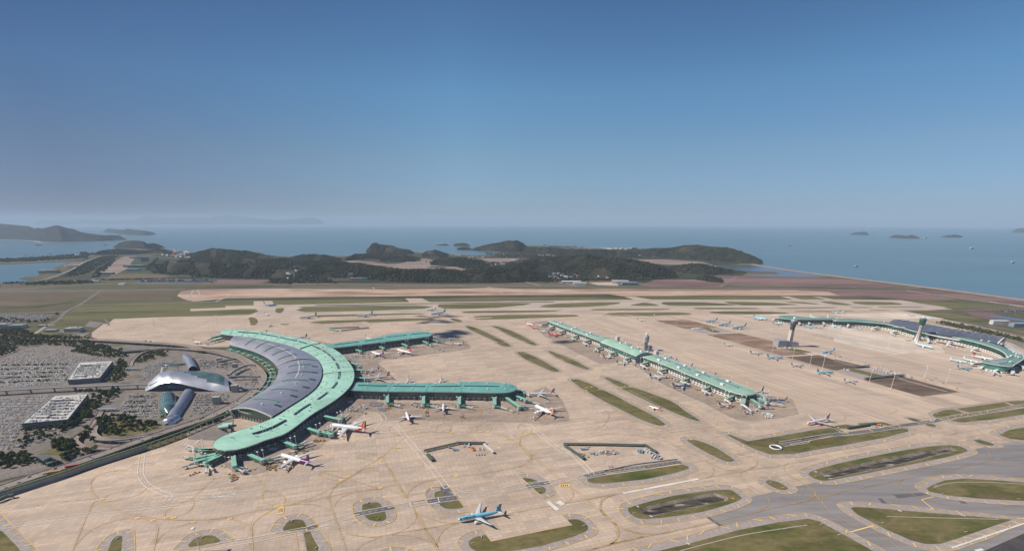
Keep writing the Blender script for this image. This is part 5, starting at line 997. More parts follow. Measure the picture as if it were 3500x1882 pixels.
# curved green canopies along the kerb
cme = MB(); rows = [[(x*1.0, y, 6.3+2.2*math.sin(math.pi*(x+9)/18)+(y/40)) for x in [-9+18*k/8 for k in range(9)]] for y in (-3.2, 3.2)]; cme.grid(rows, 0, True); cme.grid([[(x,y,z-.3) for x,y,z in r] for r in rows], 0, True)
cb = cme.mesh('roof', M('canopy_green', (.30,.55,.45), .4, .1)); cm2 = MB(); [cm2.tube((x,0,0),(x,0,7), .3, n=5) for x in (-6, 6)]; cpm = cm2.mesh('post', m_white)
for k in range(16):
    t = .06+.88*k/15; i = int(t*59); p = VL[i]; q = VR[i]; d = (p-q); d.z = 0; d.normalize(); c = p+d*16
    T = thing('kerb_canopy', 'curved green kerb canopy, %s, beside the dark vault' % (['first','second','third','fourth','fifth','sixth','seventh','eighth','ninth','tenth','eleventh','twelfth','thirteenth','fourteenth','fifteenth','sixteenth'][k]+' from the far tip'), 'canopy', (c.x, c.y, 6), math.atan2(d.y, d.x), 'curved kerb canopies inside the crescent'); link('roof', cb, T); link('post', cpm, T)
TK = MB(); KR = [p+ (lambda d: d/d.length*10)(Vector(((p-q).x,(p-q).y,0))) for p, q in zip(VL, VR)]; stripe(TK, [up(p, 0) for p in KR], 5, 8.6, 0, (16, .5)); stripe(TK, [up(p+(p-q).normalized()*11, 0) for p, q in zip(KR, VR)], 4, 8.2, 0, (11, .5)); TK.build('kerb_roof', M('canopy_green', (.30,.55,.45)), T1)
# sheds and yards on the apron
m_shed = seam_mat('shed_green', (.15,.21,.16), 0, 3, .6, 0, .6, uv=True, l=4)
def shelter(label, spec, w=5, h=4.2, mat=None, name='apron_shelter'):
    p = L(spec); mb = MB(); T = thing(name, label, 'shelter')
    for a_, b_ in zip(p, p[1:]): mb.beam(up(a_, h), up(b_, h), w, .5); mb.beam(up(a_, h+.7), up(b_, h+.7), w*.5, .6)
    mb.build('roof', mat or m_shed, T); mb = MB(); q = resample(p, max(4, int(plen(p)/9)))
    for c in q: mb.tube(up(c, 0), up(c, h), .25, n=5)
    mb.wall(p, 1.2, 2.4); mb.build('posts', m_green_d, T)
shelter('long dark green shelter above the left equipment yard', 'J 965,883 1150,840 1345,795 1500,796 1640,797'); shelter('pale roofed shelter slanting down the right of the left equipment yard', 'J 1625,810 1730,905', 5, 4, m_trim); shelter('short green shed beside the service road below the left equipment yard', 'J 1005,925 1055,990', 8)
shelter('very long dark green shelter along the top of the middle equipment yard', 'P 1695,68 2100,72 2576,82 Q 585,357'); shelter('green roofed shed on the left edge of the middle equipment yard', 'P 1705,88 1915,233', 7, 4.5, m_shed); shelter('dark green shelter slanting down the right of the middle equipment yard', 'Q 590,360 640,395 700,430', 6)
shelter('teal fence shed on the small yard near the taxiing red tailed jet', 'R 505,302 760,262', 6, 4, m_shed); shelter('green sheds behind the far pier forming a shallow wedge', 'I 100,195 240,225', 9, 4, m_bridge_roof); shelter('upper arm of the green sheds behind the far pier', 'I 110,188 550,170', 7, 4); shelter('right arm of the green sheds behind the far pier', 'I 280,222 690,178', 7, 4)
shelter('dark slatted shelter at the top edge of the distant car rows', 'N 280,900 470,885', 9, 5, m_louver); shelter('dark slatted shelter between the distant yard and the dark plot', 'N 412,1058 600,1035 938,1010', 9, 5, m_louver); shelter('dark green fence in the lower left corner of the apron', 'F -200,950 0,905 80,870 145,862', 6, 6)
# tunnel portal walls
for s, lab in (('Q 180,605 500,540 905,490 925,515', 'retaining wall and portal of the road ramp below the middle equipment yard'), ('Q 1900,327 2290,262', 'retaining wall of the road trench in the green wedge')):
    mb = MB(); p = L(s); mb.wall(p, .2, 2.6); q = [v+Vector((0,2.2,0)) for v in p]; mb.wall(q, .2, 2.6); mb.add([up(v, 2.6) for v in p]+[up(v, 2.6) for v in q], [(i, i+1, len(p)+i+1, len(p)+i) for i in range(len(p)-1)]); mb.build('retaining_wall', m_conc, label=lab, cat='wall')
p = W('Q', 1870, 372); mb = MB(); mb.lathe([(10.8, .2),(10.8, 1.6),(9, 1.6),(9, -.3),(.1, -.3)], n=32, mi=0); mb.v = [(x+p.x, y+p.y, z+.8) for x, y, z in mb.v]
mb.m = [1 if i >= 96 else 0 for i in range(len(mb.m))]; mb.build('vent_shaft', [m_white, m_dark], label='round white rimmed vent shaft with a dark mouth on the grass wedge', cat='vent shaft')
# small buildings at the left
def block(name, label, c, x, y, w, dp, h, rz=0, mat=None, roofc=None, cat='building', win=True, plant=0):
    p = W(c, x, y); T = thing(name, label, cat, tuple(p), rz); mb = MB(); mb.box((0,0,h/2), (w,dp,h)); mb.build('walls', mat or M('cream_wall', (.50,.47,.43), .8, vs=.05), T)
    mb = MB(); mb.box((0,0,h+.35), (w+1.2,dp+1.2,.7)); 
    if plant: mb.box((w*.1,0,h+2), (w*.4,dp*.4,3))
    mb.build('roof', roofc or M('pale_roof', (.42,.40,.38), .8, vs=.05), T)
    if win:
        mb = MB()
        for fl in range(max(1, int(h/4))):
            nn = max(2, int(w/6))
            for k in range(nn): mb.box((-w/2+(k+.5)*w/nn, -dp/2-.05, 2.2+fl*4), (w/nn*.55, .3, 1.7))
            for k in range(max(2, int(dp/6))): mb.box((-w/2-.05, -dp/2+(k+.5)*dp/max(2,int(dp/6)), 2.2+fl*4), (.3, 2.6, 1.7))
        mb.build('windows', m_glass2 if False else M('window_dark', (.03,.035,.045), .2), T)
    return T
block('office_building', 'white office block with blue framed windows beside the remote apron corner', 'E', 825, 425, 52, 34, 14, .1, plant=1); block('shed', 'small blue roofed shed left of the white office block', 'E', 570, 425, 40, 22, 7, .1, roofc=M('blue_roof', (.30,.36,.40), .5, .2))
block('office_building', 'grey office block at the far left edge under the upper car park', 'E', 50, 385, 44, 36, 16, .1, plant=1); block('office_building', 'long pale block with blue grey roof right of the grey office at the left edge', 'E', 200, 385, 56, 30, 12, .1, roofc=M('blue_roof', (.30,.36,.40)))
block('shed', 'low grey shed beside the diagonal road near the upper car park', 'E', 475, 370, 26, 14, 5, .2); block('hall', 'dark flat roofed hall wedged between curved ramps', 'E', 1480, 655, 70, 18, 6, .35, mat=m_louver, roofc=M('dark_roof', (.10,.11,.14), .6), win=False)
T = thing('pavilion', 'triangular dark roofed pavilion with green edge beside parked taxis in the lower left', 'pavilion'); tri = L('F 355,452 465,435 580,490 460,530', 7); mb = MB(); mb.prism([inset(p, (tri[0]+tri[2])/2, 3) for p in tri], 0, 6); mb.build('walls', m_green_d, T); mb = MB(); mb.prism(tri, 6, 7); mb.build('roof', M('dark_roof', (.10,.11,.14)), T)
for k, (x, y) in enumerate(((2200,180),(2240,160))):
    p = W('F', x, y); T = thing('pavilion', ['small barrel roofed green kiosk beside the small trees', 'second small barrel roofed green kiosk touching the first'][k], 'kiosk', tuple(p), .35); mb = MB(); mb.box((0,0,2.2), (17,11,4.4)); mb.build('walls', m_trim, T); mb = MB(); mb.grid([[(x2, 6.5*math.cos(a_), 4.4+2.6*math.sin(a_)) for a_ in [math.pi*j/8 for j in range(9)]] for x2 in (-9.5, 9.5)], 0, True); mb.build('roof', m_green, T)
for k, (c, x, y, w, lab) in enumerate((('E',1455,850,34,'upper'), ('E',1190,1300,40,'lower'))):
    p = W(c, x, y); T = thing('toll_gate', 'flat roofed %s car park toll gate spanning several lanes' % lab, 'toll gate', tuple(p), .05); mb = MB(); mb.box((0,0,6), (w,9,.8)); mb.build('roof', M('blue_roof', (.30,.36,.40)), T); mb = MB(); [mb.tube((x2,0,0),(x2,0,6), .4, n=5) for x2 in (-w*.4,-w*.13,w*.13,w*.4)]; [mb.box((x2,0,1.3), (2,4,2.6)) for x2 in (-w*.26, w*.26)]; mb.build('booths', m_trim, T)
# far industrial halls
for k, a_ in enumerate([('A',1190,545,170,60,16,.15,'A'),('A',1200,468,120,50,14,.1,'A'),('A',1280,500,60,40,45,0,'B'),('A',750,470,42,42,75,0,'B'),('A',960,612,70,40,16,.1,'C'),('A',1430,500,110,40,14,.3,'B'),('A',440,600,140,44,22,.1,'C'),('A',1500,440,40,30,50,0,'B'),('A',1560,442,34,30,36,0,'C'),
     ('B',515,645,36,20,34,0,'C'),('B',560,655,90,22,10,0,'C'),('B',650,655,60,24,10,0,'D'),('C',810,630,42,26,46,0,'B'),('C',650,690,130,50,14,-.05,'E'),('C',725,700,90,36,12,-.05,'E'),('C',1080,690,110,46,18,-.15,'E'),('C',1165,702,110,30,14,0,'F'),('C',955,450,40,26,42,0,'E'),('C',670,370,60,20,26,0,'E'),('C',1140,392,70,30,18,0,'E'),('N',2230,310,60,22,16,-.15,'E'),('N',2500,340,60,26,14,-.1,'F'),('B',185,600,50,20,14,0,'E'),('B',1310,640,24,16,14,0,'E'),('A',470,600,90,30,26,0,'C'),('A',1180,575,90,40,12,.1,'F'),('A',850,680,40,20,10,0,'E'),('A',1080,702,50,22,8,-.2,'E'),('A',1885,668,30,16,10,0,'F')]):
    c, x, y, w, dp, h, rz, ty = a_; m1 = {'A': M('far_green_roof', (.16,.24,.24), .6), 'B': M('far_grey', (.20,.20,.22), .8), 'C': M('far_pale', (.45,.42,.40), .8), 'D': M('far_teal', (.10,.36,.36), .6), 'E': M('far_white', (.72,.70,.68), .7), 'F': M('far_blue', (.28,.34,.42), .6)}[ty]
    labs = ['teal roofed factory hall, widest roof in the far left industrial yard','pale green roofed hall behind the widest factory roof','dark grey block right of the green factory roofs','tall grey tower block at the tree line beside the bay','white tanks building in the far left industrial yard','grey plant rows right of the dark grey block','long pale works by the bay shore under the railway curve','dark tall apartment block in the seaside town','shorter pale apartment block in the seaside town','narrow pale slab block among front forest trees','long pale low hall beside the narrow slab block','teal roofed hall beside the long pale low hall','dark lattice block behind the white hangars','white hangar, left one of the far hangar group','lower white hangar in front of the left far hangar','large white hangar, right of the small parking apron','blue roofed low hangar at the right of the far hangars','white hotel block below the long wooded hill','white twin block on the ridge by the sea','white row of houses on the ridge crest by the sea','white hall with green trim behind the hooked terminal','grey hall at the far right edge behind the terminal','white hillside building left of the forest road','tiny white house within the front forest','dark works beside the bay shore','teal roof hall below the widest factory roof','green roofed gate house at the highway junction','white wedge shaped toll roof at the highway junction','blue pump house by the tidal ponds']
    block('hangar' if ty in 'EF' and c == 'C' else 'far_building', labs[k], c, x, y, w, dp, h, rz, m1, M('far_roof_'+ty, {'A':(.14,.26,.26),'B':(.2,.2,.22),'C':(.4,.38,.36),'D':(.1,.36,.36),'E':(.66,.64,.62),'F':(.25,.32,.42)}[ty], .7), win=(h > 12))
# ================================================================== AIRCRAFT
PC = dict(white=(.80,.79,.77), off=(.66,.65,.63), silver=(.50,.51,.53), ltblue=(.22,.56,.70), kefin=(.08,.30,.42), navy=(.035,.05,.14), red=(.62,.04,.05), dkred=(.30,.03,.06), yellow=(.80,.46,.06), purple=(.14,.02,.17),
          orange=(.85,.20,.04), lime=(.36,.55,.08), green=(.02,.30,.22), dkblue=(.02,.10,.20), teal=(.05,.30,.38), black=(.03,.03,.035), grey=(.33,.34,.37), gold=(.55,.32,.10), pink=(.55,.10,.20), wing=(.60,.61,.62), plum=(.20,.03,.10), pale=(.50,.70,.76), bluegrey=(.30,.38,.46))
def PM(k): return M('aircraft_paint_'+k, PC[k], .32, .0, var=.05, vs=.2, spec=.5)
# livery: body, belly, rear, fin stripes (front to back), engine
LIV = {'sky': ('ltblue','silver','ltblue',['kefin'],'white'), 'paleblue': ('pale','silver','pale',['pale'],'white'), 'stripe': ('off','off','off',['dkred','red','yellow','grey'],'off'), 'bigstripe': ('white','white','red',['red','yellow','navy'],'white'),
       'purple': ('white','white','purple',['purple'],'white'), 'darkfin': ('off','off','off',['black'],'off'), 'white': ('white','white','white',['grey'],'white'), 'redtip': ('white','white','white',['red'],'white'), 'lcc': ('off','off','off',['dkred'],'off'),
       'orange': ('white','white','orange',['orange'],'orange'), 'red': ('red','white','red',['red'],'red'), 'lime': ('off','off','lime',['lime','green'],'off'), 'green': ('white','white','white',['green'],'green'), 'redrear': ('white','white','red',['plum'],'red'),
       'garuda': ('white','white','teal',['navy'],'white'), 'viet': ('dkblue','off','dkblue',['teal','gold'],'dkblue'), 'navyfin': ('off','off','off',['navy'],'off'), 'redfin': ('white','white','red',['red'],'white'), 'delta': ('white','white','white',['dkred','red'],'white'),
       'pink': ('off','pink','pink',['plum'],'off'), 'magenta': ('white','white','white',['dkred'],'red'), 'blue': ('off','off','off',['dkblue','ltblue'],'off'), 'mas': ('off','off','off',['navy','grey'],'off')}
KIND = {'t7': (64, 61, 3.1, 2, 1.0), 'a33': (60, 60, 2.8, 2, 1.0), 'a38': (72.7, 79.8, 3.6, 4, 1.18), 'b74': (70.7, 65, 3.25, 4, 1.08), 's7': (38, 35, 1.95, 2, 1.02)}
PMESH = {}
def wing_mesh(name, secs, mat, mirror=1, vertical=False, mats=None):
    """secs: (span position, LE x, chord, z, thickness)"""
    mb = MB(); rows = []
    prof = [(0,0),(.12,.75),(.38,1),(.7,.6),(1,0),(.7,-.25),(.38,-.45),(.12,-.5)]
    for s, le, ch, z, th in secs:
        rows.append([(le-u*ch, 0+w*th*.6, s) if vertical else (le-u*ch, s*mirror, z+w*th*.5) for u, w in prof])
    if mats:
        n = len(mats); rows = []
        us = [i/(4*n) for i in range(4*n+1)]
        for s, le, ch, z, th in secs:
            f = lambda u: math.sin(math.pi*min(1, u*1.0)**.6)
            rows.append([(le-u*ch, f(u)*th*.5, s) for u in us] + [(le-u*ch, -f(u)*th*.5, s) for u in us[::-1][1:-1]])
        N = len(us)
        mb.grid(rows, lambda i, j: min(n-1, (j if j < N-1 else 2*(N-1)-1-j)//4), True, True)
        mb.add(rows[-1], [tuple(range(len(rows[-1])))], 0)
        return mb.mesh(name, mats)
    mb.grid(rows, 0, True, True, flip=mirror < 0); mb.add(rows[-1], [tuple(range(8))], 0); return mb.mesh(name, mat)
def plane_meshes(kind, liv):
    key = (kind, liv)
    if key in PMESH: return PMESH[key]
    Ln, sp, r, ne, vz = KIND[kind]; body, belly, rear, fins, eng = LIV[liv]; zc = r*vz*1.05 + (2.2 if kind != 's7' else 1.5)
    st = [(0,.03),(.008,.24),(.025,.45),(.05,.68),(.085,.87),(.13,1),(.30,1),(.45,1),(.62,1),(.70,.96),(.78,.82),(.86,.60),(.93,.36),(.985,.16),(1,.05)]
    rows = []; NS = 18; mb = MB()
    for t, k in st:
        zo = (-.28*r*(1-t/.13)**1.5 if t < .13 else 0) + (r*(1-k)*.72 if t > .62 else 0); rows.append([(Ln/2-t*Ln, r*k*math.sin(2*math.pi*j/NS), zc+zo+r*vz*k*math.cos(2*math.pi*j/NS)) for j in range(NS)])
    def mi(i, j):
        a = abs((j+.5)/NS*2-1); a = 1-a      # 0 top .. 1 bottom
        if i == 3 and a < .42 and a > .08: return 3
        if i >= 10 and liv not in ('sky','viet'): return 2 if (i > 10 or a > .3) or liv == 'purple' else 0
        if i == 9 and a > .5 and liv in ('bigstripe', 'purple', 'redrear'): return 2
        if liv == 'purple' and i == 9 or (liv == 'purple' and i == 8 and a > .55 and a < .8): return 2
        return 1 if a > .62 else 0
    mb.grid(rows, mi, True, True); out = {'fuselage': mb.mesh('fuselage', [PM(body), PM(belly), PM(rear), M('cockpit_glass', (.02,.02,.03), .15)])}
    h = sp/2; zr = zc-r*vz*.45; x0 = Ln/2-.335*Ln
    for s in (-1, 1):
        out['wing%d' % s] = wing_mesh('wing', [(r*.5, x0, Ln*.205, zr, Ln*.022), (h*.34, x0-h*.34*.62, Ln*.125, zr+h*.34*.1, Ln*.013), (h*.94, x0-h*.94*.60, Ln*.042, zr+h*.94*.11, Ln*.005), (h, x0-h*.70, Ln*.02, zr+h*.13, Ln*.003)], PM('wing'), s)
        out['stab%d' % s] = wing_mesh('stabilizer', [(r*.25, Ln/2-.875*Ln, Ln*.095, zc+r*.45, Ln*.009), (h*.34, Ln/2-.875*Ln-h*.34*.62, Ln*.032, zc+r*.45+h*.03, Ln*.004)], PM('wing'), s)
    fh = Ln*.155 if kind != 's7' else Ln*.19
    out['fin'] = wing_mesh('tail_fin', [(zc+r*vz*.55, Ln/2-.80*Ln, Ln*.165, 0, Ln*.011), (zc+r*vz*.95, Ln/2-.83*Ln, Ln*.13, 0, Ln*.011), (zc+r*vz+fh, Ln/2-.925*Ln, Ln*.062, 0, Ln*.006)], None, 1, True, [PM(f) for f in fins])
    er = {'t7': 2.0, 'a33': 1.65, 'a38': 1.85, 'b74': 1.5, 's7': 1.05}[kind]; eng_m = MB()
    pr = [(.62,.2),(.9,.0),(1,.25),(1,.5),(.86,.72),(.62,.85)]; rows = [[(er*1.6-t*er*3.6, er*k*math.cos(a), er*k*math.sin(a)) for a in [2*math.pi*j/14 for j in range(14)]] for k, t in pr]
    eng_m.grid(rows, 0, True, True); eng_m.add(rows[0], [tuple(range(14))], 1); eng_m.add(rows[-1], [tuple(range(14))], 1); eng_m.box((-er*.3, 0, er*1.05), (er*2.4, er*.22, er*.7), 0, 0)
    out['engine'] = eng_m.mesh('engine', [PM(eng), M('intake_dark', (.02,.02,.022), .5)])
    out['epos'] = [(x0-h*f*.62+er*1.5, h*f, zr+h*f*.1-er*1.25) for f in ((.33,) if ne == 2 else (.31, .57))]
    for nm, x, y in (('n', Ln/2-.09*Ln, 0), ('m', x0-Ln*.16, 1)):
        g = MB(); ys = [0] if nm == 'n' else [0]; g.tube((0,0,.6), (0,0,zc-r*.7), .22, .3, 6)
        for dx in ([0] if nm == 'n' else [-.9, .9]):
            for dy in (-.45, .45): g.tube((dx, dy-.2, .6), (dx, dy+.2, .6), .62, n=10)
        out['gear'+nm] = g.mesh('landing_gear', m_dark)
    out['gpos'] = [('n', Ln/2-.09*Ln, 0), ('m', x0-Ln*.17, r*1.5), ('m', x0-Ln*.17, -r*1.5)]; PMESH[key] = out; return out
m_navy_txt = M('navy_lettering', (.02,.04,.14), .5)
def airplane(label, kind, liv, nose, tail, group=None, cat='airliner', fix=None):
    """nose / tail: picture points on the fuselage axis"""
    Ln = KIND[kind][0]; z = 5.6 if kind != 's7' else 3.6
    a = W(*nose, z); b = W(*tail, z+1.5); d = a-b; d.z = 0; L_ = d.length; sc = L_/Ln
    if fix: sc = fix
    sc = max(.72, min(1.25, sc)); c = (a+b)/2
    if fix == 'nose': pass
    rz = math.atan2(d.y, d.x); T = thing('airliner', label, cat, (c.x, c.y, .42), rz, group, sc); p = plane_meshes(kind, liv)
    link('fuselage', p['fuselage'], T)
    for s in (-1, 1):
        link('wing', p['wing%d' % s], T); link('stabilizer', p['stab%d' % s], T)
        for e in p['epos']: link('engine', p['engine'], T, (e[0], e[1]*s, e[2]))
    link('tail_fin', p['fin'], T)
    for nm, x, y in p['gpos']: link('landing_gear', p['gear'+nm], T, (x, y, 0))
    return T
def behind(c, x, y, ang, Ln, kind):
    """plane whose tail is at the picture point, heading ang degrees (world), nose hidden"""
    t = W(c, x, y, 6); return t, ang, Ln
def airplane_t(label, kind, liv, tail, ang, sc=1.0, zt=6.0, group=None):
    Ln = KIND[kind][0]*sc; t = W(*tail, zt); a = math.radians(ang); c = t+Vector((math.cos(a), math.sin(a), 0))*Ln/2
    T = thing('airliner', label, 'airliner', (c.x, c.y, .42), a, group, sc); p = plane_meshes(kind, liv); link('fuselage', p['fuselage'], T)
    for s in (-1, 1):
        link('wing', p['wing%d' % s], T); link('stabilizer', p['stab%d' % s], T)
        for e in p['epos']: link('engine', p['engine'], T, (e[0], e[1]*s, e[2]))
    link('tail_fin', p['fin'], T)
    for nm, x, y in p['gpos']: link('landing_gear', p['gear'+nm], T, (x, y, 0))
    return T
KE = airplane('light blue twin jet lettered KOREAN AIR taxiing alone in the foreground', 't7', 'sky', ('P',528,884), ('P',1022,786))
for s in (1, -1):
    me = text_mesh('lettering', 'KOREAN AIR', 3.1, m_navy_txt, .04); o = bpy.data.objects.new('lettering', me); COL.objects.link(o); o.parent = KE
    Ln, sp, r, ne, vz = KIND['t7']; zc = r*1.05+2.2; th = math.radians(38); n = Vector((0, s*math.cos(th), math.sin(th))); u = Vector((-s, 0, 0)); v = n.cross(u)
    o.matrix_local = Matrix.Translation(Vector((16.5, 0, zc))+n*(r+.12)) @ Matrix((u, v, n)).transposed().to_4x4()
    # roundel on the fin: upper red half, lower blue half, in a white ring
    Y = s*.42; C0 = Vector((-25.6, Y, zc+r+4.6)); R_ = 1.75; mb = MB()
    mb.add([C0+Vector((math.cos(a)*R_*1.15, s*.02, math.sin(a)*R_*1.15)) for a in [k*math.pi/12 for k in range(24)]], [tuple(range(24))], 0)
    for q, (m0, m1) in enumerate(((0, math.pi), (math.pi, 2*math.pi))):
        arc = [C0+Vector((math.cos(a)*R_, s*.05, math.sin(a)*R_)) for a in [m0+(m1-m0)*k/12 for k in range(13)]]; wv = [C0+Vector((x*R_, s*.05, math.sin(x*math.pi)*.42*R_*(-1)+(.1 if q == 0 else -.1))) for x in [(-1+2*k/8)*(1 if q == 0 else -1) for k in range(1, 8)]]
        pts = arc+wv; ctr = sum(pts, Vector())/len(pts); mb.add([ctr]+pts, [(0, 1+i, 1+(i+1) % len(pts)) for i in range(len(pts))], 1+q)
    mb.build('roundel', [m_white, PM('red'), PM('navy')], KE)
TH_ = airplane('white twin jet with purple and gold tail at the near tip of the crescent', 't7', 'purple', ('H',1072,738), ('H',1585,882))
BIG1 = airplane('white double deck four engine jet, red, yellow and navy tail, beside the crescent', 'a38', 'bigstripe', ('H',1832,325), ('H',2392,388))
airplane('white jet with striped tail facing the near pier, left of two on the apron', 't7', 'bigstripe', ('J',768,440), ('J',806,545)); airplane('white jet parked nose in at the middle gate of the near pier', 't7', 'bigstripe', ('J',1178,347), ('J',1180,442))
airplane('white double deck jet, red, yellow and navy tail, at the near pier tip', 'a38', 'bigstripe', ('J',2180,372), ('J',2400,475)); airplane('grey white jet with striped tail beyond the near pier tip', 'a33', 'stripe', ('J',2105,243), ('J',2408,235))
airplane('grey white jet with striped tail at the bend between crescent and near pier', 'a33', 'stripe', ('I',640,922), ('I',1010,875)); airplane('pale jet with black tail on the crescent between the two piers', 'a33', 'darkfin', ('I',620,800), ('I',850,768))
airplane('white jet with purple tail at the first gate of the far pier', 'a33', 'purple', ('I',722,525), ('I',925,585)); airplane('white jet with small red tail tip at the middle gate of the far pier', 't7', 'redtip', ('I',1095,492), ('I',1320,545))
airplane('small red tailed jet at the far pier tip, rearmost of three', 's7', 'lcc', ('I',1675,302), ('I',1795,272)); airplane('small red tailed jet at the far pier tip, middle of three', 's7', 'lcc', ('I',1795,347), ('I',1972,322)); airplane('small red tailed jet at the far pier tip, front of three', 's7', 'redfin', ('I',1932,402), ('I',2095,402))
airplane('white jet with dark tail half hidden behind the far pier', 's7', 'darkfin', ('I',740,345), ('I',635,308)); airplane_t('orange tail of a jet hidden behind the far pier roof', 's7', 'orange', ('I',378,372), -55)
airplane_t('white jet nose in behind the near pier, left of two', 't7', 'white', ('I',1290,925), -93); airplane_t('white jet nose in behind the near pier, right of two', 't7', 'white', ('I',1766,922), -93)
airplane_t('white jet with blue grey tail behind the far arm of the crescent', 't7', 'mas', ('G',1435,285), 208, .9); airplane_t('jet with pale blue tail behind the far arm of the crescent', 's7', 'blue', ('G',872,215), 250, 1.1)
airplane('small white jet taxiing on open concrete behind the far crescent arm', 's7', 'white', ('G',890,142), ('G',925,112)); airplane('small dark tailed jet turning on the taxiway near the left runway end', 's7', 'darkfin', ('A',2362,972), ('A',2332,958))
airplane('white jet with orange tail at the landside end of the crescent', 's7', 'orange', ('E',2252,562), ('E',2090,530)); airplane('dark blue jet on the left end of the far runway', 't7', 'viet', ('A',2458,882), ('A',2298,872))
airplane('grey white jet with striped tail queueing on the far taxiway, leftmost', 't7', 'stripe', ('B',52,996), ('B',222,975)); airplane('white jet with navy and blue tail queueing second from left', 't7', 'blue', ('B',556,981), ('B',715,962))
airplane('light blue jet crossing beside the runway, farther of two', 's7', 'sky', ('B',1178,927), ('B',1270,918)); airplane('light blue jet on the far taxiway, nearer of two', 't7', 'sky', ('B',1213,965), ('B',1352,945))
# satellite, left side
for lab, kd, lv, n, tl in (('white jet with orange tail at the far tip of the sage roofed concourse','s7','orange',('K',545,222),('K',392,188)), ('red and white jet next to the orange tailed one','s7','red',('K',600,268),('K',478,240)), ('white jet with lime tail on the sage roofed concourse','s7','lime',('K',745,318),('K',608,300)),
    ('large all red jet on the sage roofed concourse','a33','red',('K',962,362),('K',738,350)), ('white jet with red rear body near the arched hall','s7','redrear',('K',1722,690),('K',1545,675)), ('white jet with dark green tail in front of the arched hall','s7','green',('K',1938,775),('K',1738,775)),
    ('white jet with navy and teal tail on the sage roofed concourse','a33','garuda',('L',562,370),('L',290,360)), ('dark blue jet with gold fin on the sage roofed concourse','a33','viet',('L',915,503),('L',620,500)), ('small jet with navy tail near the rounded concourse tip','s7','navyfin',('L',1522,780),('L',1312,790)),
    ('small pink bellied jet parked at the concourse tip','s7','pink',('L',1828,880),('L',1690,895)), ('small white jet with red tail taxiing between the grass strips','s7','redfin',('L',288,798),('L',470,845)), ('dark blue jet with gold fin right of the concourse tip','s7','viet',('L',2070,712),('L',2325,712)),
    ('white jet with green tail alone behind the concourse','s7','green',('K',2168,150),('K',2050,140)),
    ('light blue jet by the upper brown plot, first of three','t7','sky',('M',835,270),('M',1000,250)), ('light blue jet by the upper brown plot, second of three','t7','sky',('M',1008,318),('M',1175,295)), ('light blue jet by the upper brown plot, third of three','t7','sky',('M',1193,362),('M',1390,335)),
    ('light blue jet left of the distant terminal end','a38','sky',('M',1682,245),('M',1472,210)), ('light blue jet behind the tall control tower','a33','sky',('M',1885,300),('M',1745,290)), ('light blue jet at the distant terminal right of the tower','b74','sky',('M',2325,345),('M',2180,330)),
    ('pale jet with dark tail at the distant terminal right of the tower','a33','navyfin',('M',2330,345),('M',2430,340)), ('small jet with green tail beside the middle brown plot','s7','green',('M',1213,588),('M',1083,578)), ('white jet with black tail in the remote row, first','a33','darkfin',('M',1602,690),('M',1445,685)),
    ('light blue double deck jet in the remote row below the control tower','a38','sky',('M',1870,752),('M',1675,745)), ('white jet with striped tail in the remote row, between two light blue ones','a33','stripe',('M',2168,850),('M',1990,850)), ('light blue double deck jet in the remote row by the dark plot','a38','sky',('M',2558,950),('M',2345,950)),
    ('light blue jet parked right of the control tower shadow','t7','sky',('M',2410,688),('M',2585,660)), ('white jet with striped tail at the end of the remote row','a33','stripe',('N',328,1065),('N',130,1065)), ('pale blue jet taxiing in front of the white apron tower','t7','paleblue',('N',1348,628),('N',1085,560)),
    ('pale blue jet at the hooked terminal end, leftmost','t7','paleblue',('N',1818,818),('N',1572,772)), ('pale blue jet at the hooked terminal end, behind the leftmost','t7','paleblue',('N',1950,810),('N',1765,762)), ('long white jet with dark red tail inside the terminal hook','t7','delta',('N',2178,780),('N',1868,725)),
    ('light blue jet parked below the terminal hook','a33','sky',('N',1872,890),('N',1660,882)), ('pale blue jet far behind the left part of the distant terminal','t7','paleblue',('M',2530,140),('N',140,145)), ('small blue jet behind the distant terminal, left of two','s7','sky',('N',1098,188),('N',1012,178)),
    ('small blue jet behind the distant terminal, hidden by the apron tower','s7','sky',('N',1250,225),('N',1338,232)), ('pale blue jet under the distant terminal front','a33','paleblue',('N',-40,318),('N',95,340)), ('small blue and white jet at the distant terminal front','s7','sky',('N',285,372),('N',375,375)), ('small blue jet at the foot of the white apron tower','s7','paleblue',('N',1045,518),('N',965,512)),
    ('white jet with red tail and red engine near the green wedge','a33','magenta',('R',152,247),('R',352,205))):
    airplane(lab, kd, lv, n, tl)
for lab, kd, lv, tl, an, sc in (('white jet with navy tail behind the concourse, right of the stair block','s7','mas',('L',712,122),200,1),('white jet with navy tail behind the concourse, second','s7','navyfin',('L',935,212),205,1.1),('white jet with dark red tail behind the concourse, third','s7','lcc',('L',1285,335),205,1.1),('large white jet with dark tail behind the rounded concourse tip','a33','darkfin',('L',1975,575),210,1)):
    airplane_t(lab, kd, lv, tl, an, sc)
for k, (c, x, y, an) in enumerate((('M',2243,200,90),('M',2475,215,95),('N',30,255,95))): airplane_t('pale blue fin showing above the distant terminal roof, %s' % ['left of three','middle of three','right of three'][k], 'a33', 'paleblue', (c, x, y), -80, 1, 6)
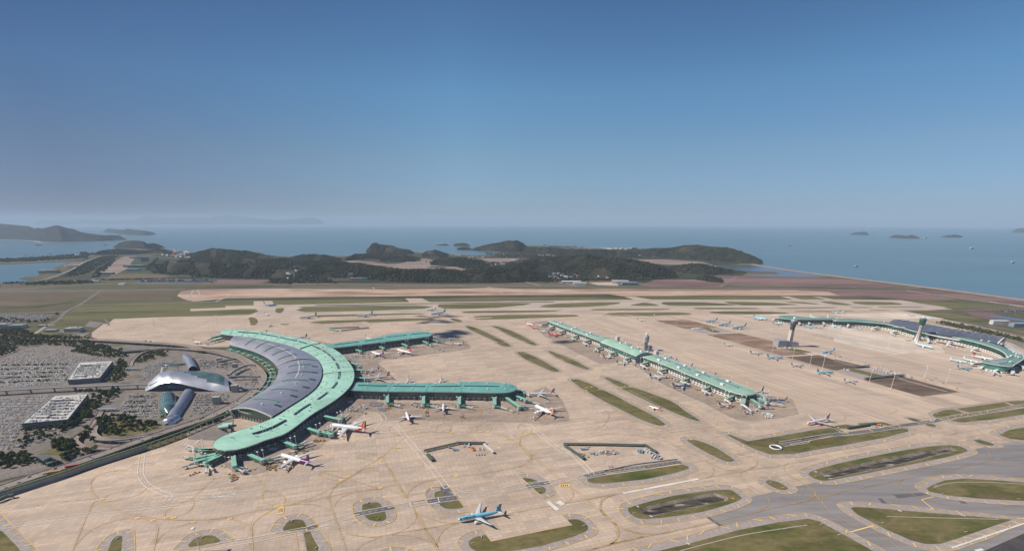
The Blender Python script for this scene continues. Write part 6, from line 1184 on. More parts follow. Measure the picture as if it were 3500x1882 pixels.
# ================================================================== BOARDING BRIDGES
m_bwall = facade_mat('bridge_glass', (.015,.075,.055), (.12,.25,.20), 4, 5, .12, .15, .15)
m_bwall2 = facade_mat('pale_bridge_glass', (.03,.10,.09), (.45,.50,.48), 4, 5, .14, .15, .2)
mst = MB(); mst.tube((0,0,0),(0,0,26), .36, .22, 6); mst.lathe([(.2,26),(1.5,26.3),(1.7,27),(1.2,27.5),(.1,27.6)], n=10); m_mast = mst.mesh('light_mast', m_white)
def bridge(label, wall, rot, arms, group, roof=None, glass=None, w=6.5, z0=4.6, z1=9.6, masts=True, pale=False):
    A = W(*wall, 8); B = W(*rot, 8); d = B-A; d.z = 0; T = thing('boarding_bridge', label, 'boarding bridge', (B.x, B.y, .2), 0, group); A = A-B; A.z = 0; l = A.length; e = A.normalized(); nn = Vector((-e.y, e.x, 0))
    mb = MB(); q = [e*-3+nn*w/2, A+nn*w/2, A-nn*w/2, e*-3-nn*w/2]; mb.prism(q, z0, z1); mb.build('walkway', glass or m_bwall, T)
    mb = MB(); q = [e*-4+nn*(w/2+.6), A+nn*(w/2+.6), A-nn*(w/2+.6), e*-4-nn*(w/2+.6)]; mb.prism(q, z1, z1+.8); mb.build('roof', roof or m_bridge_roof, T)
    mb = MB(); mb.lathe([(4.2, z0-.6),(4.2, z1-.4),(3.4, z1)], n=12); mb.build('rotunda', m_trim, T)
    for k in (.05, .5): 
        for s in (-1, 1): p = A*k+nn*s*w/2*.9; mb = MB(); mb.tube((p.x,p.y,0),(p.x,p.y,z0), .55, n=6); mb.build('column', m_trim, T)
    for a in arms:
        E_ = W(*a, 5)-B; E_.z = 0; v = E_.normalized(); mb = MB(); m_ = E_*.55; mb.beam((0,0,z0+1.9), (m_.x, m_.y, z0+1.2), 2.9, 2.8, 0); mb.beam((m_.x,m_.y,z0+1.2), (E_.x,E_.y,z0+.4), 2.4, 2.4, 1); mb.build('jetway', [m_white if pale else M('jetway_green', (.10,.27,.21), .5), m_trim], T)
        mb = MB(); mb.box((E_.x+v.x, E_.y+v.y, z0+.5), (3.8,3.8,3.2), math.atan2(v.y, v.x)); mb.build('cab', m_trim, T)
        g = E_*.78; mb = MB(); mb.beam((g.x,g.y,0),(g.x,g.y,z0), 1.3, 1.3); mb.box((g.x,g.y,.7), (3.4,1.4,1.4), math.atan2(v.y,v.x)+1.57); mb.build('drive_column', m_grey, T)
    if masts:
        for s in (-1, 1):
            p = B+nn*s*4.5; MAST(p)
MCOUNT = [0]
def MAST(p, sc=1, lab='tall white light mast standing at a boarding bridge', grp='light masts at the boarding bridges'):
    MCOUNT[0] += 1; o = link('light_mast', m_mast, None, (p.x, p.y, .2), 0, label=lab, cat='light mast', group=grp); o.scale = (sc*1.15, sc*1.15, sc); return o
og = 'boarding bridges around the crescent'
for lab, w_, r_, arms in (
    ('green bridge at the near crescent tip, beside the one pointing to the camera', ('H',420,735),('H',432,915),[('H',600,940),('H',560,990)]), ('green bridge at the near tip with a wide green roof', ('H',240,760),('H',20,860),[('H',110,960),('H',20,1000)]),
    ('upper slender green bridge at the near tip', ('H',150,680),('H',-60,690),[('H',-160,650)]), ('lower slender green bridge at the near tip', ('F',2120,440),('F',1930,475),[('F',1800,460)]), ('lowest slender green bridge at the near tip', ('F',2160,450),('F',1930,510),[('F',1805,555)]),
    ('small grey bridge at the near tip under the lawn kiosks', ('F',2100,400),('F',1990,395),[('F',1835,380),('F',1830,345)]), ('green bridge reaching the white and purple tailed jet', ('H',640,745),('H',840,830),[('H',1080,770),('H',1150,800)]), ('green bridge without a jet, second along the near arm', ('H',1110,540),('H',1315,620),[('H',1470,560),('H',1560,575)]),
    ('long green bridge reaching the front double deck jet', ('H',1480,355),('H',1680,420),[('H',1850,345)]), ('outer green bridge reaching the front double deck jet wing', ('H',1690,410),('H',1850,450),[('H',1960,360),('H',1880,350)]), ('green bridge right of the front double deck jet', ('H',1755,185),('H',1985,235),[('H',2100,165),('H',2010,160)]),
    ('teal bridge at the bend serving the striped tail jet', ('I',470,905),('I',640,920),[('I',690,920)]), ('teal bridge serving the black tailed jet', ('I',465,795),('I',590,800),[('I',650,800)]), ('teal bridge by the clustered carts at the bend', ('I',430,690),('I',520,715),[('I',540,745)]),
    ('teal bridge at the far crescent tip', ('E',2440,470),('E',2330,495),[('E',2250,550)]), ('grey bridge reaching the orange tailed jet', ('E',2450,500),('E',2360,525),[('E',2270,560)])):
    bridge(lab, w_, r_, arms, og)
og = 'boarding bridges along the near pier'
for k, (a, b, arms) in enumerate(((('J',563,240),('J',558,340),[('J',705,345),('J',690,375)]), (('J',960,245),('J',955,355),[('J',1130,350),('J',1100,385)]), (('J',1352,262),('J',1350,360),[('J',1520,365),('J',1490,395)]), (('J',1738,270),('J',1740,365),[('J',1865,405)]))):
    bridge('green bridge on the near pier front, %s from the crescent' % ['first','second','third','fourth'][k], a, b, arms, og)
for lab, a, b, arms in (('green bridge slanting from the near pier tip, upper one', ('J',1960,265),('J',2080,310),[('J',2230,350)]), ('green bridge slanting from the near pier tip, lower one', ('J',1870,290),('J',2010,390),[('J',2150,380),('J',2200,410)]), ('grey bridge at the near pier tip toward the striped jet', ('J',1990,215),('J',2060,215),[('J',2120,260)])): bridge(lab, a, b, arms, og)
og = 'boarding bridges along the far pier'
for k, (a, b, arms) in enumerate(((('I',485,490),('I',570,520),[('I',710,530)]), (('I',825,440),('I',905,475),[('I',1080,490)]), (('I',1165,405),('I',1250,440),[('I',1380,440)]), (('I',1470,365),('I',1550,400),[('I',1680,420),('I',1600,430)]), (('I',1590,340),('I',1700,365),[('I',1900,405),('I',1790,345)]))):
    bridge('green bridge on the far pier front, %s from the crescent' % ['first','second','third','fourth','fifth'][k], a, b, arms, og)
og = 'boarding bridges along the sage roofed concourse'
wk = dict(roof=m_sage, glass=m_bwall2, pale=True)
for k, (a, b, arms) in enumerate(((('K',745,195),('K',650,215),[('K',560,215)]), (('K',850,225),('K',760,270),[('K',700,290)]), (('K',1010,290),('K',900,330),[('K',930,350)]), (('K',1210,360),('K',1100,400),[('K',1110,440),('K',1160,435)]), (('K',1390,430),('K',1270,470),[('K',1290,510),('K',1340,510)]), (('K',1530,540),('K',1450,560),[('K',1420,590),('K',1480,600)]), (('K',1740,620),('K',1650,640),[('K',1660,680)]), (('K',1950,700),('K',1870,725),[('K',1900,755)]),
    (('L',310,150),('L',185,190),[('L',210,240),('L',270,250)]), (('L',575,260),('L',440,290),[('L',500,345)]), (('L',920,385),('L',780,430),[('L',880,480),('L',800,480)]), (('L',1240,505),('L',1090,560),[('L',1120,620),('L',1190,620)]), (('L',1580,640),('L',1425,700),[('L',1490,760)]))):
    bridge('sage roofed bridge on the long concourse, %s from the far tip' % ['first','second','third','fourth','fifth','sixth','seventh','eighth','ninth','tenth','eleventh','twelfth','thirteenth'][k], a, b, arms, og, **wk)
for lab, a, b, arms in (('short sage roofed bridge under the rounded concourse tip', ('L',1690,660),('L',1670,770),[('L',1790,870)]), ('sage roofed bridge slanting from the concourse tip, nearest', ('L',1780,700),('L',1930,800),[('L',2080,820)]), ('sage roofed bridge slanting from the concourse tip, middle', ('L',1850,680),('L',2020,750),[('L',2240,790)]), ('sage roofed bridge slanting from the concourse tip, farthest', ('L',1900,620),('L',2000,690),[('L',2110,705)])): bridge(lab, a, b, arms, og, **wk)
og = 'boarding bridges of the distant terminal'; wk = dict(roof=m_white, glass=m_glass3, pale=True, masts=False)
for k, (a, b, arms) in enumerate(((('M',1835,225),('M',1760,240),[('M',1700,245)]), (('M',2080,265),('M',2110,300),[('M',2150,310)]), (('M',2200,265),('M',2240,295),[('M',2290,305)]), (('M',2400,270),('M',2440,300),[('M',2480,315)]), (('N',200,300),('N',190,330),[('N',250,340)]), (('N',600,345),('N',520,370),[('N',560,390)]), (('N',860,405),('N',780,420),[('N',830,455)]), (('N',1250,470),('N',1280,540),[('N',1350,555)]), (('N',1600,555),('N',1540,580),[('N',1620,610)]), (('N',1950,635),('N',1870,660),[('N',1960,690)]),
    (('N',2020,830),('N',1880,840),[('N',1830,830)]), (('N',2100,860),('N',2000,890),[('N',1960,880)]), (('N',2300,890),('N',2180,940),[('N',2150,980),('N',2240,985)]), (('N',2400,890),('N',2420,960),[('N',2480,985)]), (('N',2480,850),('N',2580,900),[('N',2650,930)]), (('N',2530,800),('N',2640,830),[('N',2700,850)]))):
    bridge('white roofed bridge of the distant terminal, %s from its left end' % ['first','second','third','fourth','fifth','sixth','seventh','eighth','ninth','tenth','eleventh','twelfth','thirteenth','fourteenth','fifteenth','sixteenth'][k], a, b, arms, og, **wk)
for c, x, y, s in (('N',120,495,1.3),('N',325,480,1.2),('N',520,650,1.4),('N',730,635,1.4),('N',935,620,1.4),('N',1215,1040,1.3),('N',770,1180,1.5),('N',480,1080,1.2),('N',1510,1110,1.4),('M',2120,595,1.3),('M',2410,930,1.6),('M',2490,500,1.2),('M',1700,500,1.2),('M',920,510,1.2),('M',1735,690,1.2),('M',2240,880,1.3),('M',2010,780,1.2),('M',440,330,1),('E',1700,370,1.3),('E',2400,350,1.4),('E',2360,430,1.1),('K',1650,180,1.1),('K',2440,190,1.1),('K',2295,160,1.1),('M',130,270,1.1),('F',1965,1385,1.3),('N',1230,20+1010,1.0)):
    MAST(W(c, x, y), s, 'tall thin light mast standing alone on open apron', 'light masts on the open apron')
for i in range(6, 60, 6):
    for P_, Q_ in ((P1b, P1a), (P2b, P2a)): MAST(P_[i]+(P_[i]-Q_[i]).normalized()*9, 1.05, 'light mast rising behind a teal pier roof', 'light masts behind the teal piers')
for i in range(4, 28, 5): MAST(SB1[i]+(SB1[i]-SA1[i]).normalized()*12, 1, 'light mast rising behind the sage roofed concourse', 'light masts behind the sage roofed concourse')
for i in range(4, 38, 5): MAST(SB2[i]+(SB2[i]-SA2[i]).normalized()*12, 1, 'light mast rising behind the sage roofed concourse', 'light masts behind the sage roofed concourse')
for i in range(8, 40, 6): MAST(O1[i]+(O1[i]-I1[i]).normalized()*14, 1, 'light mast rising behind the far arm of the crescent', 'light masts behind the crescent')
# ================================================================== HILLS, FOREST, ISLANDS
m_hill = ground_mat('hill_wood', [(.014,.018,.010), (.028,.030,.016), (.07,.055,.035)], .006, .03, bump=6)
m_leaf = M('forest_leaf', (.030,.034,.019), .9, var=.65, vs=.010, obj=False, spec=.1)
m_isl = ground_mat('island_wood', [(.012,.014,.010), (.024,.026,.018), (.04,.038,.026)], .006, .03, bump=8)
FOR = MB(); rf = random.Random(9)
def clump(mb, p, r, rnd):
    """small eight sided leaf clump"""
    k = rnd.random()*3; top = (p.x+rnd.uniform(-.3,.3)*r, p.y+rnd.uniform(-.3,.3)*r, p.z+r*rnd.uniform(.8,1.2)); vs = [top]
    for j in range(5): a = k+j*1.2566; rr_ = r*rnd.uniform(.75,1.15); vs.append((p.x+rr_*math.cos(a), p.y+rr_*math.sin(a), p.z+r*rnd.uniform(-.1,.35)))
    for j in range(5): a = k+j*1.2566; vs.append((p.x+r*.8*math.cos(a), p.y+r*.8*math.sin(a), p.z-r*.8))
    fs = [(0,1+j,1+(j+1) % 5) for j in range(5)] + [(1+j,6+j,6+(j+1) % 5,1+(j+1) % 5) for j in range(5)]; mb.add(vs, fs)
def hill(spec, k=2.0, back=1.6, nm='hill', mat=None, trees=1, label=None, tr=9.5, samp=5, rocky=0):
    """spec tokens x,crest,front in one crop"""
    c = spec.split()[0]; q = [tuple(map(float, t.split(','))) for t in spec.split()[1:]]; cr = []
    for x, yc, yf in q:
        f = W(c, x, yf); d = Vector((f.x, f.y, 0)).normalized(); w = 20
        for it in range(12):
            b = f + d*w; a, bb, s = CR[c]; vv = (Y0-(bb+yc*s))/FPX; h = max(1, CAM_H + (-sT+vv*cT)/(cT+vv*sT)*b.y); w = .6*w+.4*max(15, k*h)
        cr.append((f, b, h, d))
    n = (len(cr)-1)*samp+1; rows = []; m = 14
    def it(j, t): return cr[j] if t == 0 else tuple(cr[j][i].lerp(cr[j+1][i], t) if i != 2 else cr[j][2]*(1-t)+cr[j+1][2]*t for i in range(4))
    for i in range(n):
        j, t = divmod(i, samp); f, b, h, d = it(j, t/samp) if j < len(cr)-1 else cr[-1]; w = (b-f).length; r = []; e = 1
        for u in range(m+1):
            s = u/m; p = f.lerp(b, s/.55) if s < .55 else b + d*(s-.55)/.45*max(30, back*h)
            z = h*math.sin(math.pi/2*min(1, s/.55))**1.15 if s < .55 else h*math.cos(math.pi/2*(s-.55)/.45)**1.2
            nz = noise.fractal(Vector((p.x*.006, p.y*.006, 0)), 1, 2, 4)*h*.22*math.sin(math.pi*s) if 0 < u < m and abs(s-.55) > .06 else 0
            r.append((p.x + (rf.uniform(-8, 8) if 0 < u < m else 0), p.y, max(-.2, z+nz) if 0 < u < m else -.5))
        rows.append(r)
    mb = MB(); mb.grid(rows, 0, True); o = mb.build(nm, mat or m_hill, None, **({'kind': 'structure'} if nm == 'hill' else {'label': label, 'cat': 'island'}))
    if nm == 'hill':
        area_ = plen([v[1] for v in cr])*80; cnt = 0
        for i in range(len(rows)-1):
            for u in range(m):
                a = Vector(rows[i][u]); b2 = Vector(rows[i+1][u]); c2 = Vector(rows[i][u+1]); d2 = Vector(rows[i+1][u+1]); ar = (b2-a).cross(c2-a).length
                if u > 10: continue
                k_ = ar/(tr*tr*2.0)*trees; k_ = int(k_)+(rf.random() < k_ % 1)
                for _ in range(min(k_, 60)):
                    s, t = rf.random(), rf.random(); p = a.lerp(b2, s).lerp(c2.lerp(d2, s), t)
                    if noise.noise(p*.006) > (.18 if rocky else .30): continue
                    clump(FOR, p+Vector((0,0,2)), tr*rf.uniform(.6,1.25), rf)
hill('A 830,432,442 900,406,440 1050,390,438 1180,400,436 1300,405,432 1420,388,430 1500,405,436 1560,430,440')
hill('A 1650,442,470 1760,416,480 1900,386,492 2050,400,500 2200,410,500 2320,440,500 2420,466,500', 2.4)
hill('A 1330,530,590 1450,520,600 1520,508,610 1650,506,615 1900,512,640 2100,522,645 2300,538,645 2450,560,650 2520,600,655', 2.0, rocky=1)
hill('B 0,462,490 100,440,500 250,440,508 350,455,505 430,478,500'); hill('B 470,470,490 560,436,480 700,432,478 800,422,480 1000,440,490 1120,472,492'); hill('B 650,402,425 700,350,428 740,339,430 780,355,430 860,360,432 960,384,434 1040,404,432 1062,420,430', 1.6)
hill('B 1140,434,455 1200,406,460 1250,398,462 1300,412,462 1370,436,460', 1.8); hill('B 30,600,650 200,534,640 450,514,640 600,520,650 760,548,668 1000,575,680 1300,566,682 1500,582,684 1800,562,684 2000,576,680 2200,602,672 2250,645,668', 2.2)
hill('B 1215,512,530 1270,480,532 1350,470,540 1500,472,548 1650,490,550 1725,525,548', 2); hill('B 1580,388,400 1700,356,405 1820,336,412 1900,316,414 1940,323,415 1975,314,414 2030,345,408 2062,368,404 2075,395,405', 1.6)
hill('B 1450,388,394 1480,376,395 1540,374,396 1570,388,396', 2); hill('C 230,372,410 400,376,445 600,392,450 850,396,458 1100,402,465 1240,432,465', 2.2)
hill('C 70,522,545 200,482,560 400,462,600 600,456,620 780,446,640 950,466,650 1200,490,655 1400,532,650 1480,562,640 1570,604,640', 2.3); hill('C 1130,412,425 1190,383,440 1300,396,450 1370,386,460 1500,386,468 1620,363,474 1750,358,480 1850,371,490 1950,380,498 2080,400,505 2200,440,515 2280,470,518 2335,503,520', 1.9)
hill('C 1450,556,580 1550,541,590 1700,521,606 1800,523,612 1900,546,610 2050,577,600', 2); hill('C 1740,642,655 1800,626,665 1880,631,678 1950,650,684 1988,672,686', 2); hill('B 1800,560,600 2000,510,600 2150,480,590 2300,470,580 2576,465,590', 2)
hill('B 60,560,600 -100,560,610 -250,590,640', 1.5) if False else None
hill('A 2200,530,560 2320,500,565 2450,478,568 2576,470,570', 1.8); hill('B 0,500,545 150,492,548 330,498,545 480,505,530', 1.6); hill('A 1560,500,515 1700,478,512 1900,470,515 2100,468,520 2350,480,530', 1.5); hill('B 1650,560,590 1780,535,592 1900,545,595 2020,560,598', 1.6); hill('B 780,470,495 900,455,500 1080,460,500', 1.2)
# tree belts in the countryside and along the tombolo
def belt(spec, n, r=9, z=0):
    p = L(spec); xs = [v.x for v in p]; ys = [v.y for v in p]; k = 0; t = 0
    while k < n and t < n*60:
        t += 1; x, y = rf.uniform(min(xs), max(xs)), rf.uniform(min(ys), max(ys))
        if inside(x, y, p): clump(FOR, Vector((x, y, r*.6)), r*rf.uniform(.6,1.2), rf); k += 1
belt('A 0,482 300,468 640,442 760,430 830,430 720,470 400,490 0,508', 700, 12); belt('A 660,560 900,450 1050,445 760,610 560,640', 500, 8); belt('A 1300,560 1500,540 1640,560 1560,620 1350,600', 500, 9); belt('A 800,640 860,570 1000,480 1020,490 850,650', 160, 8); belt('A 1280,570 1380,470 1400,478 1310,570', 110, 8)
belt('A 1650,470 2400,480 2400,530 1700,515', 420, 9); belt('B 1150,500 1800,505 1850,560 1550,560', 260, 9); belt('B 2000,440 2576,440 2576,480 2100,480', 260, 9); belt('A 900,655 1550,648 1550,655 900,664', 120, 5); belt('A 1240,668 1900,660 1900,664 1240,673', 90, 5); belt('A 0,690 560,672 820,672 820,690 300,705', 260, 7); belt('A 2360,650 2576,620 2576,700 2380,690', 160, 8); belt('B 0,640 300,640 380,690 0,690', 160, 8); belt('B 2100,560 2576,540 2576,680 2200,680', 420, 9); belt('C 240,640 600,660 1200,640 1600,640 1500,655 900,668 300,668', 520, 8); belt('C 1600,520 2050,570 2200,600 1900,600', 160, 7)
belt('C 300,400 1200,410 1300,470 900,440 300,430', 350, 9); belt('C 0,400 400,400 400,470 0,470', 300, 8); belt('B 1700,420 2000,430 2000,460 1700,450', 90, 8); belt('A 1640,640 1900,600 2400,640 2300,655', 120, 7); belt('A 1600,440 1700,450 1640,480 1560,480', 50, 8); belt('B 2250,360 2576,372 2576,385 2250,385', 140, 8); belt('C 0,385 600,372 900,400 300,400', 200, 8)
FOR.build('forest', m_leaf, kind='stuff', label='dark pine woods covering the hills and belts beyond the runway')
hill('A -600,140,292 -200,150,296 0,160,300 280,186,312 340,207,316 430,205,322 480,191,324 555,179,326 620,200,324 740,240,322 900,266,318 1060,268,310 1112,302,307', 2.0, nm='island', mat=m_isl, label='largest wooded island at the left edge, linked by the long bridge')
hill('A 905,234,238 960,208,246 1090,221,262 1140,212,266 1290,228,268 1350,242,262 1375,256,258', 1.2, nm='island', mat=m_isl, label='low twin humped island beyond the bridge')
hill('A 1000,368,376 1060,338,380 1120,318,383 1200,312,386 1280,322,388 1310,342,386 1370,336,380 1420,355,376 1452,373,375', 1.5, nm='island', mat=m_isl, label='small dark island just off the seaside town')
hill('B 1262,352,355 1300,350,357 1350,342,358 1382,356,358', 1, nm='island', mat=m_isl, label='tiny islet left of the round islet'); hill('B 1415,355,360 1440,340,362 1510,334,364 1545,345,364 1565,362,364', 1, nm='island', mat=m_isl, label='round islet off the wooded cape')
hill('D 1043,258,261 1080,243,262 1130,238,263 1180,237,264 1215,262,264', 1, nm='island', mat=m_isl, label='leftmost of the four distant islands at the right'); hill('D 1383,286,288 1430,264,291 1490,266,293 1540,275,294 1580,264,295 1630,280,296 1662,293,296', 1, nm='island', mat=m_isl, label='long double humped island, second of the four at the right')
hill('D 1843,281,283 1900,266,286 1960,262,287 2010,268,287 2037,283,286', 1, nm='island', mat=m_isl, label='flat island, third of the four at the right'); hill('D 2463,238,241 2500,210,242 2540,205,243 2600,212,243 2680,240,243', 1, nm='island', mat=m_isl, label='dark island cut by the right edge of the view')
for s, lb in (('A 320,150,170 420,130,170 520,142,170 600,150,170 750,124,170 850,132,170 1000,140,170 1180,130,170 1310,100,170 1500,112,170 1700,112,170 1850,110,170 1990,94,170 2200,108,170 2400,132,170 2576,128,170 2760,110,170 2850,140,170', 'very faint mountainous land on the hazy left horizon'), ('A 1180,172,178 1230,165,178 1290,168,178 1330,174,178', 'faint low islet on the far sea, left one'), ('A 1580,168,175 1650,160,175 1720,170,175', 'faint low islet on the far sea, right one')):
    hill(s, .6, 1, nm='island', mat=m_isl, label=lb)
# sandy shores
SH = MB()
for s, w in (('A -300,298 0,302 150,308 300,318 400,330 700,324 1050,322', 60), ('A 990,372 1100,380 1200,386 1300,394', 30), ('A 0,512 300,500 500,492 660,487', 50), ('B 1590,396 1700,404 1820,420 1895,440', 60), ('B 650,403 700,412 740,425', 30), ('A 1000,255 1080,262 1200,268 1300,269', 40), ('B 1262,358 1400,362 1600,366', 30), ('D 1383,290 1500,296 1660,297', 40), ('D 1043,263 1130,265 1220,265', 30), ('D 1843,286 1940,289 2037,287', 30)): ln(SH, s, w, z=-1.6)
SH.build('sandy_shore', M('sand', (.48,.38,.32), .9), kind='structure')
# ================================================================== HOUSES
hm = {}
for nm, wc, rc in (('a',(.66,.64,.62),(.40,.38,.38)), ('b',(.70,.68,.66),(.42,.14,.09)), ('c',(.62,.60,.58),(.12,.22,.36)), ('d',(.55,.52,.50),(.60,.58,.55))):
    mb = MB(); mb.box((0,0,3), (14,10,6), mi=0); mb.add([(-7.6,-5.6,5.9),(7.6,-5.6,5.9),(7.6,5.6,5.9),(-7.6,5.6,5.9),(-7.6,0,9.2),(7.6,0,9.2)], [(0,1,5,4),(2,3,4,5),(1,2,5),(3,0,4)], 1); hm[nm] = mb.mesh('village_house', [M('house_wall_'+nm, wc, .8), M('house_roof_'+nm, rc, .7)])
RL = {'a': 'grey roofed', 'b': 'red roofed', 'c': 'blue roofed', 'd': 'pale roofed'}
def houses(spec, n, where, sc=1.6, kinds='aabcd', z=0):
    p = L(spec); xs = [v.x for v in p]; ys = [v.y for v in p]; k = 0; t = 0
    while k < n and t < n*80:
        t += 1; x, y = rf.uniform(min(xs), max(xs)), rf.uniform(min(ys), max(ys))
        if inside(x, y, p):
            kd = rf.choice(kinds); o = link('village_house', hm[kd], None, (x, y, z), rf.uniform(-.6,.6), label='small %s house %s' % (RL[kd], where), cat='house', group='%s houses %s' % (RL[kd], where)); s = sc*rf.uniform(.7,1.3); o.scale = (s*rf.uniform(.8,1.5), s, s*rf.uniform(.8,1.3)); k += 1
houses('A 1340,440 1460,415 1560,400 1700,425 1740,470 1600,480 1480,450 1340,450', 46, 'in the seaside town at the left', 2.0); houses('B 20,640 180,590 300,570 400,550 380,580 200,640 100,650', 26, 'in the valley cut left of the front forest', 1.5); houses('B 1700,480 1960,480 2060,570 1780,560 1700,510', 34, 'in the village left of the orange clearing', 1.0, 'abcdd')
houses('B 1430,440 1680,455 1700,480 1480,470', 18, 'behind the salt flat near the bay', 1.0); houses('B 1930,350 2000,350 2020,400 1960,390', 9, 'on the slope of the wooded cape', 1.5, 'ad', 20); houses('B 2120,420 2330,440 2320,465 2150,450', 12, 'beside the fields under the cape', 1.4); houses('C 440,590 700,560 720,650 560,660 440,640', 26, 'in the valley right of the front forest', 1.4)
houses('C 860,625 1080,620 1080,655 860,650', 14, 'at the edge of the wood behind the hangars', 1.4, 'abd'); houses('C 1420,590 1560,590 1600,630 1440,640', 10, 'in the small glade among woods at the right', 1.4, 'abd'); houses('C 1100,600 1220,600 1210,620 1110,620', 5, 'on the lower slope of the big wooded hill', 1.5, 'ab', 14); houses('C 1540,410 1620,405 1620,425 1540,425', 6, 'with bright walls below the long ridge', 1.7, 'bd', 20)
houses('C 1740,475 1960,490 2080,510 2060,500 1760,480', 14, 'along the foot of the long wooded headland', 1.5, 'ad'); houses('C 1100,430 1400,430 1420,450 1120,445', 16, 'under the long wooded ridge', 1.5, 'ad'); houses('C 900,385 1180,390 1180,398 900,395', 16, 'on the far beach strip', 1.8, 'dd'); houses('B 2050,620 2340,640 2340,665 2060,665', 18, 'behind the highway right of the front forest', 1.3)
houses('A 2450,600 2576,610 2576,660 2450,640', 9, 'at the left end of the valley', 1.3, 'ad'); houses('A 560,450 700,435 720,452 580,462', 6, 'by the harbour on the bay', 1.5, 'ad'); houses('A 160,225 215,225 215,250 160,250', 3, 'high on the large island', 2.5, 'd', 60)
oc = catmull(L('C 190,560 240,535 300,540 295,565 220,570'), 3, True); sheet('clearing', oc, .02, m_sand)
# ================================================================== TREES
def tree_mesh(seed, r=4.6, h=8.5):
    rd = random.Random(seed); mb = MB(); 
    for k in range(26):
        a = rd.uniform(0, 6.28); e = rd.uniform(-.5, 1.5); q = r*rd.uniform(.35, .95); c = Vector((q*math.cos(a)*math.cos(e), q*math.sin(a)*math.cos(e), h*.62+q*.8*math.sin(e))); clump(mb, c, r*rd.uniform(.22,.42), rd)
    tr = MB(); tr.tube((0,0,0),(0,0,h*.5), .32, .2, 6)
    for k in range(3): a = k*2.1+rd.random(); tr.beam((0,0,h*.35), (r*.5*math.cos(a), r*.5*math.sin(a), h*.65), .2, .2)
    return mb.mesh('crown', M('tree_leaf_%d' % (seed % 3), [(.05,.072,.024),(.07,.082,.03),(.04,.06,.024)][seed % 3], .9, var=.5, vs=.4, spec=.1)), tr.mesh('trunk', M('bark', (.10,.07,.05), .9))
TM = [tree_mesh(s) for s in range(6)]; TCNT = [0]; TF = MB()
def trees(spec, n, where, sc=1.0, indiv=True, mn=5.5):
    p = L(spec); xs = [v.x for v in p]; ys = [v.y for v in p]; pts = []; t = 0
    while len(pts) < n and t < n*60:
        t += 1; x, y = rf.uniform(min(xs), max(xs)), rf.uniform(min(ys), max(ys))
        if inside(x, y, p) and all((x-a)**2+(y-b)**2 > (mn*sc)**2 for a, b in pts): pts.append((x, y))
    for x, y in pts:
        if indiv and TCNT[0] < 300:
            TCNT[0] += 1; c, k = rf.choice(TM); T = thing('tree', 'bushy dark green tree '+where, 'tree', (x, y, .2), rf.uniform(0, 6), 'trees '+where, sc*rf.uniform(.7,1.3)); link('crown', c, T); link('trunk', k, T)
        else:
            s = sc*rf.uniform(.7,1.3)
            for q in range(7): clump(TF, Vector((x+rf.uniform(-2.6,2.6)*s, y+rf.uniform(-2.6,2.6)*s, s*rf.uniform(3,7))), 2.1*s*rf.uniform(.7,1.2), rf)
trees('F 980,100 1150,60 1530,130 1610,160 1350,240 1200,258 985,245 960,190', 62, 'on the lawn inside the ramp loop'); trees('F 530,340 620,305 690,310 740,380 680,410 560,400', 22, 'in the dense knot left of the ramp loop', 1.2); trees('F 800,290 850,200 900,180 920,260 960,330 850,330', 9, 'inside the small ramp loop')
trees('F 600,460 980,370 970,400 760,455 640,500', 16, 'between the elevated road and the ramp'); trees('F 0,440 240,430 360,500 560,520 520,560 300,520 0,600', 40, 'behind the triangular pavilion'); trees('F 840,20 950,0 860,90 700,180 560,210 600,150', 34, 'in the belt beside the lower garage'); trees('F 200,205 560,165 720,160 560,262 380,330 240,380 60,480 0,470 180,400', 45, 'in the rows around the nearest parking', .75)
trees('E 1060,1095 1190,1100 1100,1240 980,1385 860,1385 950,1250', 40, 'in the belt right of the lower garage'); trees('E 1250,1050 1340,1035 1250,1200 1190,1260 1165,1235', 14, 'along the access road left of the silver shell'); trees('F 1990,110 2100,90 2150,120 2120,150 2000,140', 4, 'beside the barrel roofed kiosks', .8); trees('F 2180,215 2299,180 2299,230 2220,240', 6, 'beside the barrel roofed kiosks', .6)
trees('E 1190,980 1290,800 1330,740 1380,770 1410,870 1380,950 1240,985', 60, '', 1.1, False); trees('E -200,490 0,490 450,470 900,515 1000,560 1380,650 1400,720 1300,710 1100,660 850,640 850,600 500,575 300,590 90,680 -200,760', 520, '', 1.15, False); trees('E 1500,770 1560,700 1650,640 1850,655 1880,700 1640,740 1540,790', 60, '', 1, False)
trees('E 0,410 280,410 380,470 0,480', 90, '', 1.1, False); trees('E 780,650 860,620 1000,660 1280,700 1240,720 1000,690', 70, '', .8, False); trees('E 830,1070 1030,1060 1020,1090 840,1100', 16, '', .7, False); trees('E 200,480 700,470 1050,510 1050,520 500,500', 60, '', .8, False); trees('E 1400,560 1600,540 2000,580 2300,610 2250,625 1700,590', 30, '', .7, False)
trees('N 1380,290 1700,330 2100,420 2500,520 2572,560 2300,480 1700,360', 120, '', 1.4, False); trees('E 1750,1290 1860,1290 1850,1385 1780,1385', 8, '', .6, False); trees('A 0,1000 380,1020 500,958 520,960 400,1040 0,1040', 40, '', 1, False)
for y in range(5): trees('E %d,%d %d,%d %d,%d %d,%d' % (0, 800+y*48, 760, 790+y*42, 760, 794+y*42, 0, 806+y*48), 34, '', .5, False, 3)
for y in range(4): trees('E %d,%d 1680,%d 1680,%d %d,%d' % (1440-y*30, 1150+y*55, 1140+y*55, 1144+y*55, 1440-y*30, 1155+y*55), 12, '', .45, False, 3)
TF.build('tree_belts', M('tree_leaf_1', (.07,.082,.03), .9), kind='stuff', label='thick green tree belts around the car parks and behind the roads')
